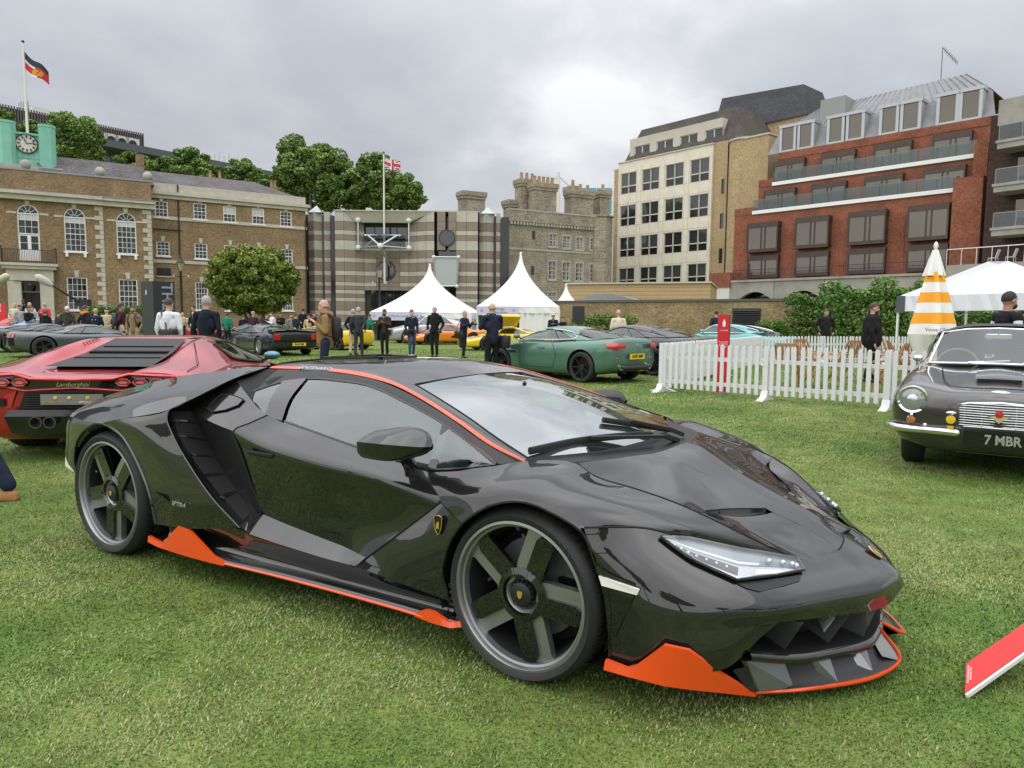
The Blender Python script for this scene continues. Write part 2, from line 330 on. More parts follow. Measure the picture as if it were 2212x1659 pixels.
SLATB = brick_mat('brown_slate', (.11, .095, .085), (.085, .075, .065), (.05, .045, .04), .25, .3, .2, .015)
RUBBLE = brick_mat('ragstone_rubble', (.34, .295, .22), (.22, .19, .145), (.38, .34, .27), .3, .42, .2, .022)
STONE = mat('portland_stone', (.56, .52, .44), .8, noise=(1.6, .5, (.40, .37, .31)))
STONEG = mat('weathered_grey_stone', (.30, .285, .25), .85, noise=(.9, .45, (.48, .45, .39)))
WPAINT = mat('white_window_paint', (.76, .76, .74), .5)
PANE = mat('window_glass_dark', (.018, .022, .026), .04, spec=.9)
PANEL_ = mat('window_glass_blind', (.42, .42, .40), .25, spec=.7)
BLIND = mat('drawn_blind', (.55, .55, .53), .6)
LEAD = mat('lead_grey', (.22, .24, .27), .5, metal=.2, noise=(3, .5, (.30, .32, .35)))
IRON = mat('black_ironwork', (.015, .015, .016), .5)
VERD = mat('verdigris_copper', (.155, .43, .335), .75, noise=(.9, .5, (.24, .52, .42)))
_pv = [MB().poly([(0, 0, 0), (1, 0, 0), (1, 0, 1), (0, 0, 1)]).mesh('pane', mat('window_glass_%d' % i, c, .05, spec=.9)) for i, c in enumerate(((.018, .022, .026), (.03, .034, .038), (.055, .06, .065), (.012, .013, .015), (.09, .085, .075)))]
_pane = MB().poly([(0, 0, 0), (1, 0, 0), (1, 0, 1), (0, 0, 1)]).mesh('pane', PANE); _paneb = MB().poly([(0, 0, 0), (1, 0, 0), (1, 0, 1), (0, 0, 1)]).mesh('pane', BLIND)
def pane(parent, x0, z0, x1, z1, y=0, me=None, name='pane'):
    o = link(name, me or _pane, parent, (x0, y, z0)); o.scale = (x1-x0, 1, z1-z0); return o
def wall(mb, x0, x1, z0, z1, holes, y=0.0, rev=.16, mi=0):
    """wall face at local y with rectangular openings and their reveals"""
    xs = sorted({x0, x1, *[min(max(v, x0), x1) for h in holes for v in h[:2]]}); zs = sorted({z0, z1, *[min(max(v, z0), z1) for h in holes for v in h[2:4]]})
    for i in range(len(xs)-1):
        for j in range(len(zs)-1):
            cx, cz = (xs[i]+xs[i+1])/2, (zs[j]+zs[j+1])/2
            if any(h[0] < cx < h[1] and h[2] < cz < h[3] for h in holes): continue
            mb.quad((xs[i], y, zs[j]), (xs[i+1], y, zs[j]), (xs[i+1], y, zs[j+1]), (xs[i], y, zs[j+1]), mi)
    for a, b, c, d in [h[:4] for h in holes]:
        mb.quad((a, y, c), (a, y, d), (a, y+rev, d), (a, y+rev, c), mi); mb.quad((b, y, c), (b, y+rev, c), (b, y+rev, d), (b, y, d), mi)
        mb.quad((a, y, d), (b, y, d), (b, y+rev, d), (a, y+rev, d), mi); mb.quad((a, y, c), (a, y+rev, c), (b, y+rev, c), (b, y, c), mi)
def shell(mb, x0, x1, z1, depth, y=0, mi=0, z0=0):
    """the other three walls and flat top behind a facade"""
    mb.quad((x0, y, z0), (x0, y+depth, z0), (x0, y+depth, z1), (x0, y, z1), mi); mb.quad((x1, y, z0), (x1, y, z1), (x1, y+depth, z1), (x1, y+depth, z0), mi)
    mb.quad((x0, y+depth, z0), (x1, y+depth, z0), (x1, y+depth, z1), (x0, y+depth, z1), mi); mb.quad((x0, y, z1), (x1, y, z1), (x1, y+depth, z1), (x0, y+depth, z1), mi)
def arch_spandrel(mb, a, b, zs, zt, y, mi=0, n=10):
    c = (a+b)/2; r = (b-a)/2
    pts = [(c + r*cos(pi*k/n), zs + (zt-zs)*sin(pi*k/n)) for k in range(n+1)]
    for k in range(n):
        (xa, za), (xb, zb) = pts[k], pts[k+1]
        mb.quad((xa, y, za), (xa, y, zt+.001), (xb, y, zt+.001), (xb, y, zb), mi)
        mb.quad((xa, y, za), (xb, y, zb), (xb, y+.16, zb), (xa, y+.16, za), mi)
def sash(par, a, b, c, d, nx, nz, y=.10, arch=0, sill=True, fw=.09, bw=.035, blind=0, meet=True, name='window'):
    """sash window a..b x c..d; each pane is an object under it"""
    mb = MB(); top = d - arch
    mb.box(a, y-.05, c, a+fw, y+.03, top); mb.box(b-fw, y-.05, c, b, y+.03, top); mb.box(a+fw, y-.05, c, b-fw, y+.03, c+fw)
    if not arch: mb.box(a+fw, y-.05, d-fw, b-fw, y+.03, d)
    xs = [a+fw + (b-a-2*fw)*i/nx for i in range(nx+1)]; z1 = top - (0 if arch else fw); zs = [c+fw + (z1-c-fw)*j/nz for j in range(nz+1)]
    for x in xs[1:-1]: mb.box(x-bw/2, y-.02, c+fw, x+bw/2, y+.01, z1)
    for j, z in enumerate(zs[1:-1], 1):
        h = bw*1.8 if meet and j == nz//2 else bw; mb.box(a+fw, y-.035, z-h/2, b-fw, y+.005, z+h/2)
    if arch:
        cx = (a+b)/2; r = (b-a)/2
        ring = [(cx+(r-fw/2)*cos(pi*k/14), y-.01, top+(arch-fw/2)*sin(pi*k/14)) for k in range(15)]
        for p, q in zip(ring, ring[1:]): mb.bar(p, q, fw, .08, up=(0, 1, 0))
        mb.box(a+fw, y-.05, top-fw/2, b-fw, y+.02, top+fw/2)
        for k in (1, 2, 3, 4): an = pi*k/5; mb.bar((cx+.25*r*cos(an), y-.01, top+.25*arch*sin(an)), (cx+(r-fw)*cos(an), y-.01, top+(arch-fw)*sin(an)), bw, .03, up=(0, 1, 0))
        r2 = [(cx+.28*r*cos(pi*k/8), y-.01, top+.28*arch*sin(pi*k/8)) for k in range(9)]
        for p, q in zip(r2, r2[1:]): mb.bar(p, q, bw, .03, up=(0, 1, 0))
    if sill: mb.box(a-.12, y-.26, c-.13, b+.12, y+.02, c)
    w_ = mb.build(name, WPAINT, par)
    for i in range(nx):
        for j in range(nz): pane(w_, xs[i]+.01, zs[j]+.01, xs[i+1]-.01, zs[j+1]-.01, y+.012, _paneb if j >= nz-blind else rnd.choice(_pv[:4] if i % 3 else _pv))
    if arch:
        cx = (a+b)/2; r = (b-a)/2; f = MB().poly([(cx+(r-.05)*cos(pi*k/12), y+.012, top+(arch-.05)*sin(pi*k/12)) for k in range(13)]); f.build('fanlight', PANE, w_)
    return w_
def keystone(par, cx, z, w=.36, h=.55, y=0):
    MB().prism([(cx-w*.36, z), (cx+w*.36, z), (cx+w*.55, z+h), (cx-w*.55, z+h)], 'y', y-.09, y+.05).build('keystone', STONE, par)
# ------------------------------------------------------------------ Georgian house, left
def cA(x, y): return x*.3967, 54.86 + y*.3967
A_ = Fac(0, 62, 333, 68)
HA = A_.thing('georgian_house', 'Georgian brown brick house with white arched windows and stone porch, far left')
def rA(x0, x1, y0, y1): (a, t), (b, bo) = cA(x0, y0), cA(x1, y1); return A_.rect(a, b, t, bo)
xR = A_.x(333); zc0 = A_.uv(*cA(400, 925))[1]; zpar = A_.uv(*cA(400, 815))[1]
up_ = [rA(97, 215, 975, 1280), rA(350, 467, 995, 1232), rA(635, 742, 1020, 1245)]; lo_ = [rA(366, 478, 1372, 1535), rA(648, 750, 1383, 1525)]
lo_ = [(a, b, c-.25, d) for a, b, c, d in lo_]
dr_ = rA(100, 245, 1405, 1600); dr_ = (dr_[0], dr_[1], .45, dr_[3])
mb = MB(); wall(mb, -9, xR, 0, zpar, up_+lo_+[dr_])
for a, b, c, d in up_: arch_spandrel(mb, a, b, d-(b-a)/2, d, 0)
shell(mb, -9, xR, zpar, 13); mb.build('wall', LONDON, HA)
for i, (a, b, c, d) in enumerate(up_):
    if i == 0:
        zt = c + (d-c)*.47; sash(HA, a, b, zt, d, 3, 3, arch=(b-a)/2, sill=False, blind=1, meet=False); mbd = MB(); mbd.box(a, .05, c, b, .10, zt-.05); mbd.build('balcony_door', WPAINT, HA)
        for u in (0, 1):
            for v in range(2): pane(HA, a+.15+u*(b-a)/2, zt-.1-(v+1)*.62, a+(b-a)/2-.12+u*(b-a)/2, zt-.14-v*.62, .045)
    else: sash(HA, a, b, c, d, 4, 6, arch=(b-a)/2, blind=1)
    keystone(HA, (a+b)/2, d-.02, .42, .62)
    z = d-(b-a)/2; MB().box(a-.75, -.05, z-.07, a-.02, .03, z+.12).build('impost', STONE, HA); MB().box(b+.02, -.05, z-.07, b+.75, .03, z+.12).build('impost', STONE, HA)
    if i:
        for x in (a+.12, b-.12): MB().box(x-.11, -.22, c-.48, x+.11, .02, c-.13).build('sill_bracket', WPAINT, HA)
for a, b, c, d in lo_: sash(HA, a, b, c, d, 4, 5); keystone(HA, (a+b)/2, d+.02, .38, .6)
# cornice, parapet coping
mb = MB(); x575 = A_.x(cA(575, 900)[0])
for xa, xb, out in ((-9, x575, .12), (x575, xR+.3, 0)):
    mb.box(xa, -.35-out, zc0-.75, xb, .0, zc0-.3); mb.box(xa, -.6-out, zc0-.3, xb, .0, zc0-.05)
mb.build('cornice', STONE, HA); mb = MB()
mb.box(-9, -.66, zc0-.045, xR+.34, -.02, zc0+.03); mb.build('cornice_lead', LEAD, HA)
mb = MB(); mb.box(-9, -.06, zpar, xR+.05, .4, zpar+.16); mb.build('coping', LEAD, HA)
for cx0, cx1 in ((528, 575), (787, 835)):      # quoins, each block its own
    xa, xb = A_.x(cA(cx0, 1200)[0]), A_.x(cA(cx1, 1200)[0]); n = 27; H_ = (zc0-.8)/n
    for k in range(n):
        short = k % 2; MB().box(xa+(.38 if short else 0), -.06, k*H_+.02, xb, .02, (k+1)*H_-.02).build('quoin', STONE, HA)
# porch, door, balcony
pa = A_.x(cA(45, 1400)[0]); pb = A_.x(cA(292, 1400)[0]); pz = A_.uv(*cA(165, 1300))[1]
for xa in (pa, pb-1.0):
    MB().box(xa, -1.1, 0, xa+1.0, .0, pz-1.5, bev=.05).build('porch_pier', STONE, HA)
mb = MB(); mb.box(pa-.05, -1.15, pz-1.5, pb+.05, -.01, pz-.5); mb.box(pa-.3, -1.4, pz-.5, pb+.3, -.01, pz-.22); mb.box(pa-.45, -1.55, pz-.22, pb+.45, -.01, pz); mb.build('porch_entablature', STONE, HA)
a, b, c, d = dr_; DOOR = mat('black_green_door', (.016, .014, .014), .35)
mb = MB(); mb.box(a, .10, c, (a+b)/2-.02, .16, d-.75); mb.box((a+b)/2+.02, .10, c, b, .16, d-.75)
for i in (0, 1):
    for zz in (c+.3, c+1.45): mb.box(a+.25+i*(b-a)/2, .07, zz, (a+b)/2-.25+i*(b-a)/2, .10, zz+.85)
mb.build('door', DOOR, HA); pane(HA, a, d-.75, b, d, .12, name='fanlight')
mb = MB(); mb.box(a-.12, -.03, c, a, .12, d+.1); mb.box(b, -.03, c, b+.12, .12, d+.1); mb.box(a-.12, -.03, d-.02, b+.12, .12, d+.12); mb.bar((a, .08, d-.75), (b, .08, d-.75), .08, .1); mb.build('door_frame', STONE, HA)
MB().box(pa-1, -2.6, 0, pb+1, 0, .42).build('porch_step', STONE, HA)
b2 = MB(); bz = pz; bh = 1.15
for k in range(34): x = pa-.3 + (pb-pa+.6)*k/33; b2.box(x-.018, -1.42, bz, x+.018, -1.385, bz+bh)
for k in range(6):
    for x in (pa-.3, pb+.3): y = -1.4+1.4*k/6; b2.box(x-.018, y-.018, bz, x+.018, y+.018, bz+bh)
b2.bar((pa-.3, -1.4, bz+bh), (pb+.3, -1.4, bz+bh), .05, .05); b2.bar((pa-.3, -1.4, bz+.12), (pb+.3, -1.4, bz+.12), .04, .04)
for x in (pa-.3, pb+.3): b2.bar((x, -1.4, bz+bh), (x, 0, bz+bh), .05, .05); b2.ball((x, -1.4, bz+bh+.15), .09, 8, 6)
b2.build('balcony_railing', IRON, HA)
lm = MB(); lx = (a+b)/2; lz = d-.1; lm.bar((pa+.5, -1.2, lz+.25), (pb-.5, -1.2, lz+.25), .05, .05); lm.lathe([(.05, .75), (.28, .55), (.3, .5), (.18, 0), (0, 0)], 6, c=(lx, -1.2, lz-.6)); lm.build('porch_lantern', IRON, HA)
# roof, copper clock turret, finials, chimney
q = [A_.uv(*cA(x, y), 1.5) for x, y in ((300, 805), (800, 855))]; q2 = [A_.uv(*cA(x, y), 4) for x, y in ((322, 714), (765, 765))]
mb = MB(); mb.add([(q[0][0]-1, .9, zpar-.1), (q[1][0]+.6, .9, zpar-.1), (q2[1][0]+.1, 4, q2[1][1]), (q2[0][0]-2, 4, q2[0][1]), (q[1][0]+.6, 12, zpar), (q2[1][0]+.1, 8, q2[1][1]), (q[0][0]-1, 12, zpar), (q2[0][0]-2, 8, q2[0][1])], [(0, 1, 2, 3), (1, 4, 5, 2), (3, 2, 5, 7), (4, 6, 7, 5), (6, 0, 3, 7)]); mb.build('slate_roof', SLATE, HA)
for px, py in ((140, 775), (545, 812), (805, 838)):
    s_, z = A_.uv(*cA(px, py)); mb = MB(); mb.ball((s_, .15, zpar+.55), .42, 14, 10); mb.lathe([(.22, 0), (.16, .2), (.12, .25)], 10, c=(s_, .15, zpar+.1)); mb.build('stone_ball', STONEG, HA, 50)
s0, z0 = A_.uv(*cA(742, 765), 4); s1, z1 = A_.uv(*cA(783, 705), 4); MB().box(s0, 4, zpar, s1, 5, z1).build('chimney', LONDON, HA)
TW = A_.thing('clock_turret', 'pale green copper clock turret on the roof of the left house', 'tower')
tz0 = zpar-.1; dT = 2.2; ls, tz1 = A_.uv(*cA(205, 560), dT); rs, _ = A_.uv(*cA(298, 560), dT); l0, _ = A_.uv(*cA(80, 560), dT); zt2 = A_.uv(*cA(40, 527), dT)[1]; ztc = A_.uv(*cA(140, 590), dT)[1]
base = MB().box(l0-6, dT-.25, tz0, rs+.5, dT+6, tz0+.9); base.build('turret_base', STONEG, TW)
for xa, xb, zt in ((ls, rs, A_.uv(*cA(250, 552), dT)[1]), (l0-(rs-ls), l0, zt2)):
    w2 = xb-xa; o8 = [(xa+.25*w2, dT), (xa+.75*w2, dT), (xb, dT+.25*w2), (xb, dT+.75*w2), (xa+.75*w2, dT+w2), (xa+.25*w2, dT+w2), (xa, dT+.75*w2), (xa, dT+.25*w2)]
    mb = MB(); mb.prism(o8, 'z', tz0+.35, zt); cxm, cym = (xa+xb)/2, dT+w2/2; mb.prism([(cxm+(x-cxm)*1.05, cym+(y-cym)*1.05) for x, y in o8], 'z', zt, zt+.22); mb.prism([(cxm+(x-cxm)*1.12, cym+(y-cym)*1.12) for x, y in o8], 'z', tz0+.36, tz0+1.1); mb.build('copper_pier', VERD, TW)
for k in range(5):
    zz = tz0+1.2 + (ztc-tz0-1.2)*k/4.0
mb = MB(); mb.box(l0-.05, dT+.5, tz0+.7, ls+.05, dT+4, ztc); mb.box(l0, dT+.35, ztc, ls, dT+4, ztc+.18)
for k in range(1, 4): x = l0+(ls-l0)*k/4; mb.box(x-.02, dT+.46, tz0+1, x+.02, dT+.5, ztc)
for k in range(1, 4): z = tz0+1+(ztc-tz0-1)*k/4; mb.box(l0, dT+.465, z-.02, ls, dT+.495, z+.02)
mb.build('copper_front', VERD, TW)
cs, cz = A_.uv(*cA(145, 643), dT+.4); clk = MB().lathe([(0, .06), (.78, .06), (.8, 0)], 32, axis='y', c=(cs, dT+.38, cz)); c_ = clk.build('clock_face', mat('clock_cream', (.62, .6, .52), .5), TW)
rg = MB()
for k in range(12): an = 2*pi*k/12; rg.bar((cs+.5*cos(an), dT+.37, cz+.5*sin(an)), (cs+.72*cos(an), dT+.37, cz+.72*sin(an)), .11, .03, up=(0, 1, 0))
rg.bar((cs, dT+.35, cz), (cs-.18, dT+.35, cz+.42), .08, .03, up=(0, 1, 0)); rg.bar((cs, dT+.35, cz), (cs+.6, dT+.35, cz+.12), .06, .03, up=(0, 1, 0)); rg.lathe([(.78, 0), (.86, -.05), (.88, .04)], 32, axis='y', c=(cs, dT+.37, cz)); rg.build('clock_numerals', IRON, c_)
def flag(name, label, fac, base_px, top_px, dep, fl_pts, painter, pole_r=.09):
    s_, zb = fac.uv(*base_px, dep); s2, zt = fac.uv(*top_px, dep)
    t_ = fac.thing(name, label, 'flag'); MB().lathe([(pole_r, 0), (pole_r*.6, zt-zb), (0, zt-zb+.02)], 10, c=(s_, dep, zb)).build('flagpole', mat('white_pole', (.68, .66, .6), .5), t_, 40); MB().ball((s_, dep, zt+.1), .13, 10, 6).build('pole_finial', IRON, t_, 50)
    painter(t_, s_, dep, zt); return t_
def flag_hac(t, s, y, zt):
    nx, nz = 14, 8; Wd, Hh = 2.5, 1.75; D = lambda u, v: (s+.05+u*Wd*.72, y+.25*sin(u*7+v)*u, zt-.7-v*Hh*(1-.35*u)-u*Wd*.62 - .15*sin(u*6))
    cols = {'k': mat('flag_navy', (.03, .035, .06), .8), 'r': mat('flag_red', (.55, .03, .04), .8), 'w': mat('flag_white', (.7, .7, .7), .8), 'g': mat('flag_gold', (.62, .30, .03), .8)}
    mb = {k: MB() for k in cols}
    for i in range(nx):
        for j in range(nz):
            u0, u1, v0, v1 = i/nx, (i+1)/nx, j/nz, (j+1)/nz; c = 'k' if j < 3 else ('w' if (j == 3 and i < 6) or j == nz-1 and i < 7 else 'r')
            if 4 <= j <= 6 and 4 <= i <= 10 and (i+j) % 4: c = 'g'
            mb[c].quad(D(u0, v0), D(u1, v0), D(u1, v1), D(u0, v1))
    for k, nme in (('k', 'flag_field'), ('r', 'flag_field'), ('w', 'flag_band'), ('g', 'flag_arms')): mb[k].build(nme, cols[k], t)
flag('house_flag', 'dark blue and red flag with gold arms on the house roof pole', A_, cA(150, 590), cA(142, 97), 4, None, flag_hac, .12)
# ------------------------------------------------------------------ three-storey wing
def cB(x, y): return 274.3 + x*.21497, 384.0 + y*.21497
B_ = Fac(333, 70, 664, 78)
HB = B_.thing('brick_wing', 'three-storey brown brick wing with sash windows behind the round tree')
def rB(x0, x1, y0, y1): (a, t), (b, bo) = cB(x0, y0), cB(x1, y1); return B_.rect(a, b, t, bo)
wt_ = [rB(280, 412, 235, 395), rB(667, 797, 258, 418), rB(967, 1095, 285, 446), rB(1258, 1380, 308, 466), rB(1540, 1655, 340, 490)]
wm_ = [rB(297, 430, 640, 785), rB(680, 808, 660, 815), rB(978, 1103, 678, 830), rB(1265, 1387, 700, 850), rB(1550, 1665, 718, 865)]
wl_ = [rB(690, 815, 1050, 1330), rB(985, 1115, 1085, 1335), rB(1285, 1410, 1105, 1335), rB(1560, 1670, 1120, 1335)]
bz1 = B_.uv(*cB(1000, 190))[1]; xe = B_.len; dB = rB(400, 465, 1050, 1320); dB = (dB[0], dB[1], 0, dB[3])
mb = MB(); wall(mb, -.2, xe, 0, bz1, wt_+wm_+wl_+[dB]); shell(mb, -.2, xe, bz1, 12); mb.build('wall', LONDON, HB)
for i, h in enumerate(wt_): sash(HB, *h, 3, 4, blind=2 if i in (2, 3) else 0); keystone(HB, (h[0]+h[1])/2, h[3]+.0, .36, .42)
for i, h in enumerate(wm_): sash(HB, *h, 3, 4, blind=0); keystone(HB, (h[0]+h[1])/2, h[3]+.0, .36, .5)
for i, h in enumerate(wl_): sash(HB, *h, 4, 5); keystone(HB, (h[0]+h[1])/2, h[3]+.02, .36, .5)
MB().box(dB[0], .08, 0, dB[1], .14, dB[3]-.9).build('side_door', DOOR, HB); pane(HB, dB[0], dB[3]-.85, dB[1], dB[3], .1, name='fanlight')
for yy, h in ((425, .32), (845, .3)):
    z = B_.uv(*cB(1000, yy+25))[1]; MB().box(-.1, -.1, z-h/2, xe+.1, .02, z+h/2).build('string_course', STONE, HB)
z = B_.uv(*cB(1000, 265))[1]; mb = MB(); mb.box(-.1, -.2, bz1-.75, xe+.2, .02, bz1-.4); mb.box(-.1, -.4, bz1-.4, xe+.4, .02, bz1-.1); mb.box(-.1, -.05, bz1-.1, xe, .5, bz1+.7); mb.build('cornice', STONE, HB)
mb = MB(); rz_ = bz1+.65; mb.add([(.2, .5, rz_), (xe-.3, .5, rz_), (xe-4, 6, rz_+2.2), (.2, 6, rz_+2.2), (xe-.3, 11.5, rz_), (.2, 11.5, rz_)], [(0, 1, 2, 3), (1, 4, 2), (4, 5, 3, 2), (0, 3, 5)]); mb.build('slate_roof', SLATE, HB)
for p0, p1 in (((800, 88), (990, 8)), ((1450, 190), (1512, 95))):
    a, z0 = B_.uv(*cB(*p0), 6.2); b, z1 = B_.uv(*cB(*p1), 6.2); ch = MB(); ch.box(a, 6.2, rz_, b, 7.2, z1); ch.box(a-.08, 6.12, z1-.3, b+.08, 7.28, z1-.12); c_ = ch.build('chimney', LONDON, HB)
    for k in range(2): MB().lathe([(.17, 0), (.13, .75), (.16, .8)], 10, c=(a+(b-a)*(.25+.5*k), 6.7, z1)).build('chimney_pot', mat('clay_pot', (.36, .25, .15), .8), c_, 40)
for pxs, y0, y1 in (((537, 545), 75, 1300), ((1800, 1810), 430, 1390)):
    xa = B_.x(cB(pxs[0], 700)[0]); MB().tube([(xa, -.12, 0), (xa, -.12, B_.uv(*cB(pxs[0], y0))[1])], .07, 6).build('drainpipe', IRON, HB, 50)
a, b, c, d = rB(300, 442, 905, 985); mb = MB(); mb.box(a, -.03, c, b, .0, d)
for k in range(9): mb.box(a+.05, -.06, c+.08+(d-c-.1)*k/9, b-.05, -.03, c+.14+(d-c-.1)*k/9)
mb.build('louvre_vent', IRON, HB); MB().box(a-.05, -.1, c-.15, b+.05, .0, c-.02).build('vent_sill', STONE, HB)
sa, za = B_.uv(*cB(265, 510)); sb, zb = B_.uv(*cB(545, 520)); MB().tube([(sa, -.12, za), (sb, -.12, za)], .07, 6).build('drainpipe', IRON, HB)
# ------------------------------------------------------------------ striped stone office with balcony
def cC(x, y): return 603.5 + x*.32243, 329.2 + y*.32243
C_ = Fac(664, 80, 1086, 80)
HC = C_.thing('striped_stone_building', 'modern office clad in brown and cream stone stripes with a steel balcony')
def xC(x, dep=0): return C_.x(cC(x, 600)[0], dep)
def zC(y, x=700): return C_.uv(*cC(x, y))[1]
zt = zC(398); BRN = mat('brown_granite', (.28, .225, .175), .7, noise=(1.3, .5, (.215, .172, .135))); CRM = mat('cream_stone_band', (.52, .49, .435), .75, noise=(1.1, .5, (.42, .39, .34)))
SG = mat('shadow_joint', (.06, .055, .05), .9)
# plan: (left, right, setback left, setback right) of each cladding bay
def turret(xa, xb, n=3, r=.9):
    out = []; 
    for k in range(n):
        t0, t1 = k/n, (k+1)/n; f = lambda t: r*(1-sin(pi*(.12+.76*t))); out.append((xa+(xb-xa)*t0, xa+(xb-xa)*t1, f(t0), f(t1)))
    return out
bays = turret(xC(188), xC(283), 2) + [(xC(302), xC(338), .1, .5)]
mains = [(380, 440, -.3, -.3), (440, 510, -.3, .3), (510, 560, .3, .8), (560, 640, .8, .8), (640, 725, .8, .8), (725, 800, .8, .8), (800, 860, .8, .8), (860, 920, .8, .35), (920, 985, .35, -.2), (985, 1040, -.2, -.4), (1060, 1115, -.5, -.5), (1135, 1185, -.5, -.5), (1185, 1255, -.4, -.4), (1255, 1330, -.4, -.4)]
bays += [(xC(a), xC(b), c, d) for a, b, c, d in mains] + turret(xC(1335), xC(1435), 2) + [(xC(1450), xC(1480), .1, .6)]
ent = (xC(595), xC(855), 0, zC(912)); balc = (xC(552), xC(852), zC(600), zC(492)); gb = (xC(1065), xC(1185), zC(910), zC(648)); ent2 = (xC(1100), xC(1190), 0, zC(925))
core = MB(); core.box(xC(380), 1.4, 0, xC(1330), 12, zt-.05); core.box(xC(150), 1.2, 0, xC(336), 10, zt-.2); core.box(xC(1337), 1.2, 0, xC(1478), 10, zt-.2); core.build('wall_core', SG, HC)
rows = [(zt-1.1, zt, 1)]; z = zt-1.1; pat = [(.95, 0), (.5, 1), (.6, 0), (1.05, 1), (.85, 0), (.5, 1)]; k = 0
pat2 = [(.75, 0), (.42, 1), (.45, 0), (.42, 1), (.45, 0), (.42, 1), (1.0, 0), (.5, 1)]
while z > .05:
    h, c = pat[k % 6] if k < 8 else pat2[(k-8) % 8]; rows.append((max(z-h, 0), z, c)); z -= h; k += 1
cl_n = 0
for (xa, xb, ya, yb) in bays:
    for (z0, z1, c) in rows:
        cx, cz = (xa+xb)/2, (z0+z1)/2; brown = xC(640) < cx < xC(800) and zC(910) < cz < zC(690) or xC(1040) < cx < xC(1186) and cz > zC(660)
        if any(h[0]-.1 < cx < h[1]+.1 and h[2] < cz < h[3] for h in (ent, balc, gb, ent2)): continue
        if xC(380) < cx < xC(1040) and xC(540) < cx < xC(860) and cz > zC(492): c = 1
        m_ = CRM if (c and not brown) else BRN; g = .015
        MB().add([(xa+g, ya, z0+g), (xb-g, yb, z0+g), (xb-g, yb, z1-g), (xa+g, ya, z1-g), (xa+g, ya+.5, z0+g), (xb-g, yb+.5, z0+g), (xb-g, yb+.5, z1-g), (xa+g, ya+.5, z1-g)], [(0, 1, 2, 3), (4, 0, 3, 7), (1, 5, 6, 2), (3, 2, 6, 7), (0, 4, 5, 1)]).build('stone_panel', m_, HC); cl_n += 1
for y0, d in ((545, .04),):
    pass
mb = MB(); mb.box(xC(380)-.1, -.4, zt, xC(1330)+.1, 3, zt+.12); mb.add([(xC(440), -.3, zt+.12), (xC(510), .2, zt-1.15), (xC(870), .2, zt-1.15), (xC(1040), -.4, zt+.12)], [(0, 1, 2, 3)]); mb.build('coping', CRM, HC)
sl = mat('bronze_slot_glass', (.02, .022, .025), .1)
for a, b in ((285, 300), (340, 379), (1116, 1134), (1438, 1449), (1482, 1536)): MB().box(xC(a), .5, 0, xC(b), 1.3, zt-.4).build('glass_slot', sl, HC)
for (cx, cy, r) in ((705, 790, 58), (1125, 577, 46)):
    s_, z = C_.uv(*cC(cx, cy)); rr = r*.32243/1533*80; yy = .75 if cx < 800 else -.55
    p = MB().lathe([(0, yy-.04), (rr, yy-.04), (rr, yy+.3)], 32, axis='y', c=(s_, 0, z)).build('round_window', PANE, HC); MB().lathe([(rr, yy-.06), (rr+.14, yy-.06), (rr+.14, yy+.2)], 32, axis='y', c=(s_, 0, z)).build('round_frame', SG, p, 30)
pane(HC, ent[0], 0, ent[1], ent[3], 1.38, sl and None, 'entrance_glass'); 
mb = MB()
for k in range(6): x = ent[0]+(ent[1]-ent[0])*k/5; mb.box(x-.05, 1.3, 0, x+.05, 1.37, ent[3])
mb.build('entrance_mullions', IRON, HC)
for k in range(4): x0 = balc[0]+(balc[1]-balc[0])*k/4; pane(HC, x0+.05, balc[2], x0+(balc[1]-balc[0])/4-.05, balc[3], 1.36, name='balcony_glazing')
# steel balcony frame
ST = mat('brushed_steel', (.55, .56, .57), .3, metal=.8)
bx0, bx1 = xC(530), xC(868); zb, ztp = zC(640), zC(560); bf = thing('steel_balcony', 'steel and glass balcony with white ball corners on the striped building', 'balcony', C_.o, C_.rz)
xm = (bx0+bx1)/2; yb_ = -2.0; b2 = MB()
for (p, q) in (((bx0, .2, zb), (xm, yb_, zb+.0)), ((xm, yb_, zb), (bx1, .2, zb)), ((bx0+.8, -.5, ztp), (bx1-.8, -.5, ztp)), ((xm, yb_+.4, ztp), (bx0+.9, -.5, zb+.1)), ((xm, yb_, zb), (bx0+1.2, -.6, ztp)), ((xm, yb_, zb), (bx1-1.2, -.6, ztp)), ((bx0, .1, zb), (bx0, .1, zC(455))), ((bx1, .1, zb), (bx1, .1, zC(455))), ((xm, yb_, zb), (xm+.6, .4, zC(760)))): b2.tube([p, q], .11, 8)
b2.build('steel_frame', ST, bf, 50)
for p in ((bx0, .1, zb), (bx1, .1, zb), (xm, yb_, zb), (bx0, .1, zC(455)), (bx1, .1, zC(455))): MB().ball(p, .32, 14, 10).build('frame_ball', mat('pale_steel_ball', (.7, .7, .68), .35), bf, 50)
MB().poly([(bx0, .3, zb-.05), (bx1, .3, zb-.05), (xm, yb_, zb-.05)]).build('balcony_floor', ST, bf); MB().add([(bx0+.4, .1, zb+.05), (xm, yb_+.1, zb+.05), (xm, yb_+.1, ztp), (bx0+.4, .1, ztp), (bx1-.4, .1, zb+.05), (bx1-.4, .1, ztp)], [(0, 1, 2, 3), (1, 4, 5, 2)]).build('glass_guard', glass('balcony_glass', (.7, .8, .8), .6), bf)
